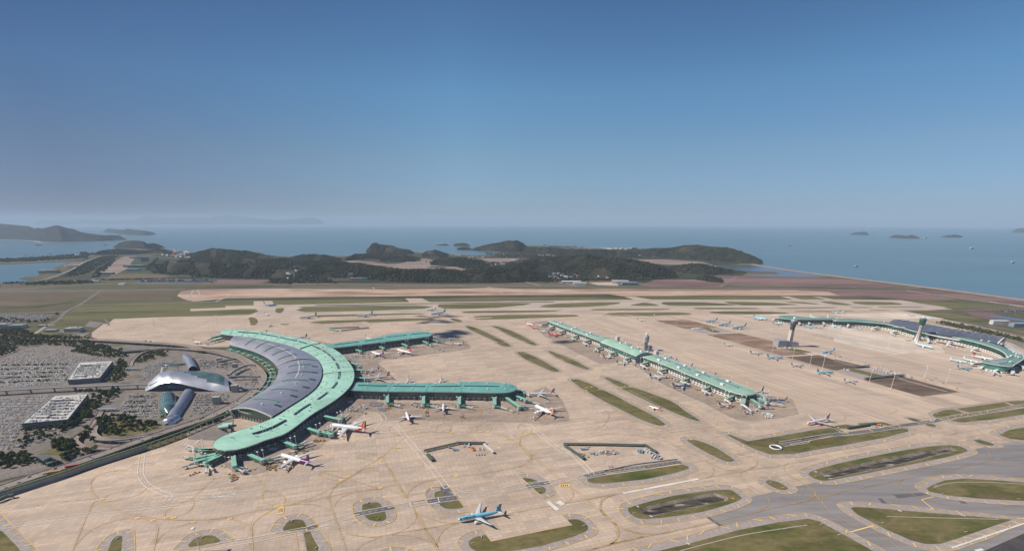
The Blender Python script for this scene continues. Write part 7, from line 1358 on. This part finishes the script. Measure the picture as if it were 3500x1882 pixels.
# ================================================================== CARS
CCOL = [(.72,.71,.69),(.52,.53,.55),(.22,.23,.25),(.05,.05,.06),(.08,.08,.10),(.16,.17,.20),(.70,.70,.70),(.10,.14,.26),(.35,.05,.05)]
CM = [M('car_paint_%d' % i, c, .45, 0, var=.02) for i, c in enumerate(CCOL)]; m_cg = M('car_glass', (.02,.025,.03), .45)
def car_geo(mb, x, y, a, ci, z=.2, s=1):
    f = lambda u, v, w: (x+(u*math.cos(a)-v*math.sin(a))*s, y+(u*math.sin(a)+v*math.cos(a))*s, z+w*s)
    mb.add([f(-2.3,-.9,.25),f(2.3,-.9,.25),f(2.3,.9,.25),f(-2.3,.9,.25),f(-2.25,-.88,.95),f(2.2,-.88,.85),f(2.2,.88,.85),f(-2.25,.88,.95)], [(4,5,6,7),(0,1,5,4),(1,2,6,5),(2,3,7,6),(3,0,4,7)], ci)
    mb.add([f(-1.9,-.8,.93),f(1.0,-.8,.9),f(1.0,.8,.9),f(-1.9,.8,.93),f(-1.3,-.68,1.45),f(.4,-.68,1.45),f(.4,.68,1.45),f(-1.3,.68,1.45)], [(4,5,6,7),(0,1,5,4),(1,2,6,5),(2,3,7,6),(3,0,4,7)], [ci,9,9,9,9])
def car_mesh(ci):
    mb = MB(); car_geo(mb, 0, 0, 0, ci, 0)
    return mb
CB = []; 
for i in range(9):
    mb = MB(); car_geo(mb, 0, 0, 0, i, 0); b1 = MB(); b1.v, b1.f, b1.m, b1.uv, b1.sm = mb.v, mb.f, mb.m, mb.uv, mb.sm
    for dx in (-1.4, 1.4):
        for dy in (-.85, .85): b1.tube((dx, dy-.1, .32), (dx, dy+.1, .32), .32, n=8, mi=10)
    CB.append(b1.mesh('parked_car', CM+[m_cg, m_dark]))
CN = ['white','silver','grey','black','black','dark grey','white','blue','dark red']
lots = []
def park(spec, fill, rot=.03, row=8.2, pitch=2.7, z=.2, double=True, where='', prob=None):
    p = L(spec, z if z > 1 else 0); xs = [v.x for v in p]; ys = [v.y for v in p]; cx, cy = sum(xs)/len(xs), sum(ys)/len(ys); R = max(max(xs)-min(xs), max(ys)-min(ys)); ca, sa = math.cos(rot), math.sin(rot); v = -R; k = 0
    while v < R:
        u = -R
        while u < R:
            u += pitch; x, y = cx+u*ca-v*sa, cy+u*sa+v*ca
            if inside(x, y, p) and rf.random() < fill*(prob(x, y) if prob else 1) and int(u/62) % 1 == 0 and (u % 66) > 7: lots.append((x, y, rot+math.pi/2+(math.pi if rf.random() < .5 else 0)+rf.uniform(-.03,.03), rf.choice([0,0,1,2,2,3,3,4,4,5,5,6] if rf.random() < .92 else [7,8]), z, where))
        k += 1; v += (5.2 if k % 2 else 12.2) if double else row
G1 = [W('E',700,1015), W('E',738,935), W('E',868,760), W('E',1260,750), W('E',1150,985)]
def far_empty(x, y): return 0 if inside(x, y, G1) else (.12 if y > W('E',0,700).y else (.55 if y > W('E',0,790).y else 1))
park('E 0,775 130,700 300,612 500,597 780,622 1240,705 1290,765 1230,960 720,1005 0,1055', .93, prob=far_empty, where='in the wide upper car park')
G2 = [W('E',240,1440), W('E',590,1125), W('E',985,1105), W('F',700,160), W('F',200,200)]
park('E -60,1170 500,1130 1000,1100 F 600,190 200,200 80,400 -60,440', .95, prob=lambda x, y: 0 if inside(x, y, G2) else 1, where='in the lower left car park'); park('F 80,400 200,290 560,225 600,255 340,345', .9, where='in the nearest triangular parking beside the loop ramp')
park('E 1520,965 1600,800 1940,745 1850,830 1600,965', .85, .05, where='between the toll gate and the silver shell'); park('E 1410,1115 1720,1105 1740,1375 1280,1385', .75, .04, where='left of the green glass dome'); park('E 2170,1110 2520,1120 2500,1190 2350,1290 2090,1370', .8, .05, where='right of the silver tube'); park('E 2190,730 2400,760 2560,800 2500,840 2380,835 2200,830', .7, .1, where='inside the upper bend of the crescent')
park('A -60,967 490,961 380,1018 -60,1026', .3, where=''); park('N 1500,320 2000,380 2400,500 2300,520 1700,390', .3, where=''); park('N 2200,100 2700,110 2700,190 2300,150', .5, where=''); park('E 500,425 700,405 820,440 750,450', .3)
park('E 880,785 1215,772 1090,930 775,940', .5, 0, z=13.1, where='on the roof of the upper garage'); park('E 600,1150 935,1130 F 640,90 240,125', .45, 0, z=14.1, where='on the roof of the lower garage')
park('G 620,780 720,830 720,900 560,1000 500,1000 640,880', .3, .3, where='in the courtyard inside the crescent')
park('F 370,500 460,540 450,560 330,520', .8, -.3, where='beside the triangular pavilion')
near = sorted([c for c in lots if c[5]], key=lambda c: c[0]**2*.15+c[1]**2)
for x, y, a, ci, z, where in near[:290]:
    link('parked_car', CB[ci], None, (x, y, z), a, label='%s car parked %s' % (CN[ci], where), cat='car', group='%s cars parked %s' % (CN[ci], where))
mb = MB()
for x, y, a, ci, z, w in near[290:] + [c for c in lots if not c[5]]: car_geo(mb, x, y, a, ci if w or ci not in (0, 6) or rf.random() < .3 else 3, z)
mb.build('parked_cars', CM+[m_cg], kind='stuff', label='thousands of parked cars filling the car parks at the left')
# road traffic and buses
bus = MB(); bus.box((0,0,1.75), (11.5,2.5,2.9), mi=0); bus.box((0,0,2.1), (11.2,2.56,1.0), mi=1); bus.box((0,0,3.3), (8,2,.25), mi=0)
for dx in (-4, 3.6):
    for dy in (-1.15, 1.15): bus.tube((dx,dy-.15,.5),(dx,dy+.15,.5), .5, n=8, mi=2)
def busm(k, col): return bus.mesh('bus', [M('bus_'+k, col, .4), m_cg, m_dark])
for lab, c, x, y, z, col, k, s in (('long red bus on the elevated road at the lower left','F',710,560,8,(.6,.03,.07),'red',1.6),('yellow and blue bus on the elevated road behind the red one','F',530,620,8,(.75,.42,.02),'yellow',1.6),('white coach on the dark apron under the crescent front','H',1008,672,.3,(.8,.8,.78),'white',1.1),('red and white bus on the far landside road','E',1290,533,3,(.65,.2,.15),'redw',1.2),('blue bus on the outer forecourt road','E',1100,570,.3,(.1,.16,.35),'blue',1),('white coach at the foot of the teal near pier neck','J',152,338,.3,(.7,.75,.8),'white',1)):
    p = W(c, x, y, z); o = link('bus', busm(k, col), None, tuple(p), .42 if c == 'F' else .3, label=lab, cat='bus'); o.scale = (s,1.1,1.1)
for k in range(46):
    i = rf.randint(2, 66); p = vp[i]; d = vp[i+1]-p; n = Vector((-d.y, d.x, 0)).normalized(); h = 9-(2*max(0, (i/69-.45)/.55)); ci = rf.choice([0,0,1,3,5,7]); q = p+n*rf.choice([-8,-4,4,8]); link('car', CB[ci], None, (q.x, q.y, h), math.atan2(d.y, d.x), label='%s car driving on the long elevated road' % CN[ci], cat='car', group='%s cars on the elevated road' % CN[ci])
lm = MB(); lm.tube((0,0,0),(0,0,11), .2, .12, 5); lm.beam((-1.6,0,11),(1.6,0,11.1), .25, .25); lm.box((-1.8,0,10.9), (.9,.4,.25)); lm.box((1.8,0,10.9), (.9,.4,.25)); lmp = lm.mesh('street_lamp', m_grey)
def lamps(spec, n, z, lab):
    for q in resample(catmull(L(spec, z), 5), n): link('street_lamp', lmp, None, (q.x, q.y, z), rf.random()*3, label=lab, cat='street lamp', group=lab+'s')
lamps('F -100,740 600,530 1200,330 1800,125', 26, 8, 'double armed street lamp standing on the long elevated road')
for s_ in ('E 100,840 700,830', 'E 60,930 680,920', 'E 200,720 900,700'): lamps(s_, 6, .2, 'double armed street lamp among cars of the wide upper car park')
for s_ in ('E 60,1210 380,1200', 'E 40,1290 330,1290', 'F 60,60 230,50'): lamps(s_, 5, .2, 'double armed street lamp among cars of the lower left car park')
lamps('E 0,1105 1300,1055', 14, .2, 'double armed street lamp beside the road under the straight railway viaduct'); lamps('F 900,460 0,700', 10, .2, 'double armed street lamp beside the lanes behind the elevated road')
# ================================================================== GROUND SERVICE VEHICLES
def gse(kind, cols):
    mb = MB()
    if kind == 'truck': mb.box((2.6,0,1.5), (1.8,2.2,2.2), mi=0); mb.box((2.9,0,1.9), (1.3,2.24,.7), mi=2); mb.box((-1,0,1.9), (5,2.4,2.6), mi=1); xs = (2.4,-2.4)
    elif kind == 'tug': mb.box((0,0,.9), (4.2,2.1,1.1), mi=0); mb.box((-.6,0,1.8), (1.5,1.7,1.0), mi=2); xs = (1.3,-1.3)
    elif kind == 'cart': mb.box((0,0,.6), (3.2,1.7,.3), mi=0); mb.box((0,0,1.4), (2.6,1.6,1.4), mi=1); xs = (1,-1)
    else: mb.box((2,0,1.2), (2,2.2,1.6), mi=0); mb.beam((-3.4,0,1), (2.8,0,3.6), 1.8, .5, 1); xs = (2,-2)
    for dx in xs:
        for dy in (-.95,.95): mb.tube((dx,dy-.15,.45),(dx,dy+.15,.45), .45, n=8, mi=3)
    return mb.mesh('service_vehicle', [M('gse_%s' % cols[0], PC.get(cols[0], (.6,.6,.6)), .5), M('gse_%s' % cols[1], PC.get(cols[1], (.5,.5,.5)), .5), m_cg, m_dark])
GSE = {k: gse(k.split('_')[0], v) for k, v in {'truck_w': ('white','off'), 'truck_y': ('yellow','silver'), 'truck_b': ('white','bluegrey'), 'tug_y': ('yellow','yellow'), 'tug_w': ('white','white'), 'cart_g': ('grey','silver'), 'cart_d': ('black','gold'), 'cart_o': ('orange','silver'), 'loader_o': ('orange','orange'), 'loader_w': ('white','silver')}.items()}
GN = {'truck_w':'white box truck','truck_y':'yellow catering truck','truck_b':'white truck with blue box','tug_y':'yellow pushback tug','tug_w':'white tug','cart_g':'grey baggage container','cart_d':'brown pallet dolly','cart_o':'orange baggage cart','loader_o':'orange belt loader','loader_w':'white belt loader'}
CT = {'truck':'truck','tug':'tug','cart':'cart','loader':'belt loader'}; GC = [0]
XC = MB(); KC = [0]
def yard(spec, n, kinds, where, rot=None, gridp=None):
    p = L(spec); xs = [v.x for v in p]; ys = [v.y for v in p]; k = t = 0; pts = []
    if gridp:
        r0, du, dv = gridp; cx, cy = sum(xs)/len(xs), sum(ys)/len(ys); R = max(max(xs)-min(xs), max(ys)-min(ys)); v = -R
        while v < R:
            u = -R
            while u < R:
                x, y = cx+u*math.cos(r0)-v*math.sin(r0), cy+u*math.sin(r0)+v*math.cos(r0)
                if inside(x, y, p) and rf.random() < .88: pts.append((x, y))
                u += du
            v += dv
        rf.shuffle(pts); pts = pts[:n]
    else:
        while len(pts) < n and t < n*80:
            t += 1; x, y = rf.uniform(min(xs), max(xs)), rf.uniform(min(ys), max(ys))
            if inside(x, y, p) and all((x-a)**2+(y-b)**2 > 14 for a, b in pts): pts.append((x, y))
    for x, y in pts:
        kd = rf.choice(kinds)
        if 'cart' in kd:
            KC[0] += 1
            if KC[0] > 290: XC.box((x, y, .95), (3.2,1.7,.3)); XC.box((x, y, 1.75), (2.6,1.6,1.4)); continue
        link('service_vehicle' if 'cart' not in kd else 'baggage_cart', GSE[kd], None, (x, y, .36), (rot if rot is not None else rf.uniform(0, 6)), label='%s %s' % (GN[kd], where), cat=CT[kd.split('_')[0]], group='%ss %s' % (GN[kd], where)); GC[0] += 1
yard('J 358,335 515,335 510,390 370,390', 44, ['cart_g'], 'in the container rows at the pier and crescent corner', 1.5, (.0, 3.4, 6)); yard('J 455,395 555,395 545,430 455,432', 22, ['cart_g'], 'in the lower container block by the near pier', 1.5, (0, 3.2, 5)); yard('J 560,380 610,385 600,415 560,412', 5, ['loader_o','tug_y'], 'beside the lower container block by the near pier'); yard('J 225,370 345,375 340,415 230,410', 8, ['truck_w','tug_w','loader_w'], 'near the crescent foot by the near pier')
yard('H 860,900 1050,915 1040,985 930,980', 24, ['cart_d'], 'behind the wing of the purple tailed jet', .5, (.5, 4.2, 6)); yard('H 345,1020 500,1050 480,1120 380,1140', 22, ['cart_d','cart_g'], 'below the bridge at the near tip', .9, (.9, 4, 4.5)); yard('F 1840,650 1900,650 1980,610 1920,615', 10, ['cart_d'], 'left of the bridges at the near tip', .9, (.9, 4.5, 5)); yard('H 1340,680 1510,675 1480,725 1340,715', 18, ['cart_d'], 'below the empty gate of the near arm', .3, (.3, 4, 5))
yard('H 1580,530 1760,520 1760,550 1600,560', 12, ['cart_d','tug_y'], 'beneath the long bridge of the front double deck jet'); yard('J 0,590 150,570 200,545 60,560', 6, ['loader_w','cart_o'], 'under the nose of the front double deck jet'); yard('I 330,590 600,570 640,610 420,650', 50, ['cart_g','tug_w','loader_w'], 'crowded at the far pier root', None, (.3, 4, 6)); yard('I 400,640 520,650 500,680 430,680', 12, ['cart_g'], 'by the bend of the crescent')
yard('I 1440,440 1700,430 1660,470 1450,460', 10, ['loader_w','cart_o','tug_w'], 'near the far pier tip'); yard('J 800,345 900,340 920,380 860,390', 9, ['truck_w','cart_g'], 'left of the middle near pier gates'); yard('J 1270,360 1330,370 1320,400 1260,400', 7, ['cart_g','cart_d'], 'right of the middle near pier gates'); yard('J 975,430 1010,430 1015,495 985,495', 10, ['cart_d'], 'in the narrow stack between the two near pier jets', 1.5, (1.5, 4, 5)); yard('J 910,390 1010,395 1010,410 915,405', 8, ['cart_d'], 'left wing of the middle pier jet')
yard('J 1360,485 1410,485 1410,510 1370,510', 6, ['cart_d'], 'right of the middle pier jet'); yard('J 1670,390 1740,380 1740,410 1680,405', 6, ['cart_o','tug_w'], 'at the last near pier gate')
yard('J 1010,868 1280,825 1290,845 1050,882', 14, ['truck_b','truck_w'], 'under the left yard shelter', .2, (.2, 9, 8)); yard('J 1390,800 1480,805 1450,850 1395,840', 6, ['truck_w','cart_g'], 'in the left yard below the shelter corner'); yard('J 1455,820 1510,850 1520,880 1470,840', 4, ['truck_y','loader_o'], 'in the middle of the left yard'); yard('J 1250,855 1350,855 1345,870 1255,872', 3, ['truck_b'], 'parked in front of the left yard shelter', .05); yard('J 1530,915 1635,905 1640,915 1540,930', 7, ['tug_w'], 'lined up in the left yard', 1.2, (.15, 5, 6)); yard('J 1570,845 1640,850 1620,870 1580,865', 4, ['tug_w','loader_o'], 'at the right of the left yard')
yard('P 1885,85 1980,90 1980,120 1890,120', 14, ['cart_g','truck_b'], 'in the upper block of the middle yard', .2, (.2, 5, 4)); yard('P 2080,140 2220,115 2330,160 2100,180', 50, ['truck_b','cart_g','truck_w','cart_d'], 'in the crowded centre of the middle yard', 1.3, (.25, 4.4, 6.5)); yard('P 1980,150 2060,160 2060,190 1990,175', 14, ['truck_b','tug_w'], 'left of the crowded centre of the middle yard', 1.3, (.25, 5, 6)); yard('P 1815,140 1880,150 1985,205 1930,215', 18, ['tug_w','truck_w','cart_d'], 'beside the green shed of the middle yard', .5, (-.5, 5, 6))
yard('Q 510,395 560,395 570,425 520,415', 7, ['truck_b'], 'under the top right of the middle yard', 1.3); yard('Q 570,385 640,395 650,425 600,420', 12, ['truck_w','cart_g','tug_w'], 'along the slanting shelter of the middle yard', .8); yard('Q 640,430 700,430 760,485 740,495 650,480', 26, ['truck_w','truck_b','tug_w','cart_o'], 'at the lower right corner of the middle yard', .8, (-.5, 5, 6)); yard('Q 215,550 285,547 285,562 215,565', 7, ['tug_w'], 'in the small row near the ramp of the middle yard', 1.2, (.15, 5, 6))
yard('L 1920,900 2110,930 2100,950 1960,940', 14, ['truck_w','cart_o','tug_w'], 'clustered below the rounded concourse tip'); yard('L 2010,965 2080,965 2080,980 2010,980', 3, ['truck_w'], 'white group on the apron road below the concourse'); yard('L 1400,800 1530,800 1530,825 1400,825', 7, ['truck_y','loader_o'], 'around the small navy tailed jet'); yard('L 600,395 700,400 690,420 620,415', 5, ['truck_y','tug_w'], 'nose side of the dark blue jet'); yard('L 520,370 580,380 580,410 530,400', 5, ['truck_y','loader_o'], 'nose of the navy and teal tailed jet'); yard('L 1270,710 1390,730 1380,745 1280,735', 8, ['cart_o','cart_d'], 'left of the last concourse gate'); yard('L 975,560 1060,560 1050,585 980,575', 8, ['cart_d'], 'beside an empty concourse gate'); yard('K 1600,620 1700,640 1700,660 1620,650', 6, ['truck_y','cart_o'], 'by the red rear jet')
yard('K 2380,630 2576,690 2576,720 2400,650', 22, ['cart_g','cart_o','truck_w'], 'behind the sage roofed concourse', None); yard('L 470,50 650,110 640,120 480,70', 20, ['cart_g','cart_o','truck_w'], 'in the row behind the sage roofed concourse')
yard('N 490,905 810,985 800,995 500,920', 60, ['truck_w','cart_g'], 'in the distant yard between brown plots', .5, (-.42, 5, 6)); yard('N 700,1015 930,1005 930,1020 710,1035', 24, ['truck_b','cart_g'], 'along the slatted shelter by the dark plot', 1.3, (.1, 5, 7)); yard('N 120,910 200,920 200,940 130,930', 4, ['truck_w'], 'alone on the distant yard')
yard('R 620,280 820,265 820,280 700,290', 7, ['truck_b','tug_w','loader_o'], 'on the small yard by the teal fence'); yard('R 1250,215 1290,220 1280,240 1250,235', 2, ['truck_w','truck_y'], 'on the service road crossing'); yard('M 760,250 830,262 830,275 770,268', 7, ['tug_w','cart_g'], 'near the first upper light blue jet'); yard('M 1830,620 2000,625 2000,645 1880,645', 10, ['cart_o','truck_w'], 'below the control tower base'); yard('M 560,370 1000,430 820,440 560,390', 8, ['cart_o','tug_w'], 'along the upper brown plots')
yard('N 0,720 900,960 1700,1170 1690,1190 850,990 0,745', 34, ['loader_o','truck_y','cart_o','tug_w'], 'scattered along the dark plots'); yard('N 1700,890 2100,920 2500,990 2572,1020 2100,990', 30, ['cart_o','truck_w','loader_w'], 'at the hooked terminal end'); yard('N 0,330 1000,440 1900,680 1880,700 900,460 0,350', 40, ['tug_w','truck_w','cart_o'], 'along the distant terminal front')
for sp_, wh in (('H 1080,930 1300,900 1290,960 1100,985','behind the white purple tailed jet'),('H 540,985 640,985 640,1030 560,1030','beside the second bridge of the near tip'),('H 1230,720 1340,700 1330,730 1240,740','under the second bridge of the near arm'),('H 2100,90 2290,60 2290,110 2110,140','on the dark apron in the crescent corner'),('J 40,420 230,340 220,380 60,460','in the shade of the crescent front'),('J 200,420 330,450 310,470 190,445','on the apron at the crescent corner'),
    ('J 1900,430 2060,435 2050,460 1900,455','below the near pier tip bridges'),('J 2180,505 2210,505 2210,535 2180,535','beside the near pier tip jet wing'),('J 2290,320 2330,320 2330,345 2290,345','on open concrete near the pier tip'),('I 560,690 610,760 590,790 560,770','near the first bend bridge'),('I 640,850 780,850 780,880 650,880','between the two jets at the bend'),('I 1020,590 1110,600 1100,620 1030,615','behind the far pier jets'),('I 680,560 720,600 700,620 660,600','beside the purple tailed jet at the far pier'),
    ('I 1700,480 1790,505 1780,525 1710,505','on the far pier tip stand'),('K 760,385 1060,390 1040,420 780,410','around the large red jet'),('K 1500,660 1560,690 1600,720 1530,720','near the arched hall gates'),('K 1980,790 2080,800 2080,830 1990,820','right of the green tailed jet'),('L 100,200 160,230 150,250 90,230','left of the arched hall end'),('L 620,380 760,430 740,470 640,440','between two concourse jets'),('L 1790,840 1900,850 1890,880 1800,870','near the pink bellied jet'),('L 1650,830 1690,820 1700,850 1650,860','left of the pink bellied jet')):
    yard(sp_, 7, ['cart_d','cart_g','tug_y','truck_w','loader_w','cart_o'], wh)
XC.build('baggage_carts', M('gse_grey', PC['grey'], .5), kind='stuff', label='remaining small grey baggage carts scattered at the more distant stands')
# cargo pods on the lot of the upper plots
for k in range(6):
    p = W('M', 690+k*14, 372); mb = MB(); mb.grid([[(x, 4.5*math.cos(a), 5*math.sin(a)) for a in [math.pi*j/8 for j in range(9)]] for x in (-12, 12)], 0, True); mb.add([(-12, 4.5*math.cos(a), 5*math.sin(a)) for a in [math.pi*j/8 for j in range(9)]], [tuple(range(9))]); o = mb.build('barrel_tent', m_trim, label='%s of the six white barrel tents on the upper brown plots' % ['leftmost','second','third','fourth','fifth','rightmost'][k], cat='tent'); o.location = (p.x, p.y, .3); o.rotation_euler = (0,0,BX+1.57)
# guidance boards on the grass islands
mb = MB(); mb.box((0,0,.9), (4.6,.5,1.1), mi=0); mb.box((-1.8,0,.2), (.3,.3,.5), mi=0); mb.box((1.8,0,.2), (.3,.3,.5), mi=0); sgw = mb.mesh('taxiway_sign', m_white); mb.mesh; sgy = mb.mesh('taxiway_sign', m_yl)
for c, x, y, a, w in (('F',1157,1265,1.2,1),('F',1990,1255,1.2,1),('O',962,582,1.5,1),('O',1800,382,1.2,1),('O',1915,557,1.1,0),('O',1225,880,1.3,1),('P',378,582,1.2,1),('P',792,1078,1.8,1),('P',692,1150,.2,1),('P',1428,585,1.2,0),('P',1922,955,.4,1),('Q',1035,292,-.6,1),('Q',1410,243,-.4,1),('Q',1335,460,.2,1),('Q',1425,495,.2,0),('Q',1828,716,.5,1),('Q',1942,765,-.4,0),('Q',517,952,-.9,1),('Q',480,1018,.2,1),('Q',645,1048,-.7,1),('Q',1450,873,-.5,0),('Q',943,572,0,0),('Q',1010,1318,-.8,1),('Q',1942,260,.2,1),('R',228,684,-.6,1),('R',232,722,.2,1),('R',355,746,-.3,1),('R',975,1032,-.7,1),('R',1543,1075,-.4,1),('R',1816,757,-.2,1),('R',1890,347,-.1,1),('R',1655,397,-.2,1),('R',1312,167,-.1,1),('R',2035,925,-.3,0),('R',1565,1220,.2,1),('R',825,1138,.3,1),('R',440,1245,.2,1),('R',280,1152,.2,1),('R',1300,805,0,1),('R',1350,883,.2,1),('K',1122,1018,-.5,1),('K',1592,985,-.5,1),('K',752,596,-.5,1),('K',338,616,-.5,1),('L',335,1040,.2,1),('L',885,970,.1,1),('L',935,965,.1,1),('L',993,1005,.1,0),('L',1460,1220,-.4,1),('L',902,1297,-.5,1)):
    p = W(c, x, y); link('taxiway_sign', sgw if w else sgy, None, (p.x, p.y, .4), a, label='low %s guidance board standing on a grass island edge' % ('white' if w else 'yellow'), cat='sign', group='%s guidance boards on the grass islands' % ('white' if w else 'yellow'))
# small boats on the bay
bt = MB(); bt.add([(-9,-2.5,0),(6,-2.5,0),(11,0,0),(6,2.5,0),(-9,2.5,0),(-9,-3,2.6),(6,-3,2.8),(13,0,3.4),(6,3,2.8),(-9,3,2.6)], [(5,6,7,8,9),(0,1,6,5),(1,2,7,6),(2,3,8,7),(3,4,9,8),(4,0,5,9)], 0); bt.box((-3,0,4.4), (7,4,3.4), mi=1); bt.tube((-1,0,6),(-1,0,10), .3, n=5, mi=1); bm = bt.mesh('boat', [M('hull', (.20,.20,.24), .5), m_white])
for lab, c, x, y, s in (('dark barge on the bay before the big island','A',340,358,4.5),('white ferry by the pier of the small dark island','A',928,356,3.5),('small boat near the tombolo, left one','A',228,445,1.6),('small boat near the tombolo, right one','A',290,446,1.4),('small boat off the harbour','A',445,432,1.5),('tiny white boat on the open sea left of the cape','B',612,264,3),('white ship on the sea at the right','D',2115,388,4),('white ship on the sea near the right edge','D',2475,510,2.6),('tiny ship above the headland','D',510,362,3),('tiny ship off the sea wall','D',1097,544,2),('tiny ship near the double humped island','D',1705,296,5),('white boat off the far beach strip','C',415,355,3)):
    p = W(c, x, y, -3); o = link('boat', bm, None, tuple(p), .1, label=lab, cat='boat'); o.scale = (s, s, s)
# ================================================================== CLOUDS whose shadows cross the concourse and the far pier (out of frame to the left)
m_cl = M('cloud_white', (.9,.9,.9), 1)
def cloud(c, x, y, rx, ry, n, seed, label, alt=2300):
    g = W(c, x, y); q = g - SUN_DIR*(alt/(-SUN_DIR.z)); rd = random.Random(seed); mb = MB()
    for k in range(n):
        a = rd.uniform(0, 6.28); e = rd.random()**.6; cx, cy = rx*e*math.cos(a), ry*e*math.sin(a); r = rd.uniform(.16, .34)*min(rx, ry)*1.3; rows = []
        for i in range(7): th = math.pi*i/6; rows.append([(cx+r*1.5*math.sin(th)*math.cos(ph), cy+r*math.sin(th)*math.sin(ph), r*.5*math.cos(th)+noise.noise(Vector((cx+ph, cy+th, 0)))*r*.3) for ph in [math.pi*j/5 for j in range(10)]])
        mb.grid(rows, 0, True, True)
    o = mb.build('cloud', m_cl, label=label, cat='cloud'); o.location = q
cloud('I', 1900, 270, 55, 70, 16, 3, 'small cloud shading the far pier tip'); cloud('I', 1650, 85, 75, 40, 14, 5, 'small cloud shading the concrete behind the far pier'); cloud('K', 980, 470, 45, 30, 10, 7, 'small cloud shading gates of the sage roofed concourse'); cloud('B', 1300, 985, 120, 40, 10, 8, 'small cloud shading the far taxiway'); cloud('E', 1420, 1180, 10, 10, 0, 1, 'x') if False else None
# ================================================================== HAZE
hz = MB(); hz.box((0, 24500, 205), (110000, 57000, 425)); HB = hz.mesh('haze', None) if False else None
me = bpy.data.meshes.new('haze'); bmh = bmesh.new(); bmesh.ops.create_cube(bmh, size=1); bmh.to_mesh(me); bmh.free()
ho = bpy.data.objects.new('haze', me); COL.objects.link(ho); ho.scale = (112000, 112000, 858); ho.location = (0, 0, 421); tag(ho, kind='stuff')
mh = bpy.data.materials.new('haze'); mh.use_nodes = True; t = mh.node_tree; t.nodes.remove(t.nodes['Principled BSDF']); pv = t.nodes.new('ShaderNodeVolumePrincipled')
pv.inputs['Color'].default_value = (.62,.78,.95,1); pv.inputs['Density'].default_value = 2.9e-5; pv.inputs['Anisotropy'].default_value = 0; SC.cycles.volume_bounces = 1
t.links.new(pv.outputs[0], t.nodes['Material Output'].inputs['Volume']); me.materials.append(mh)
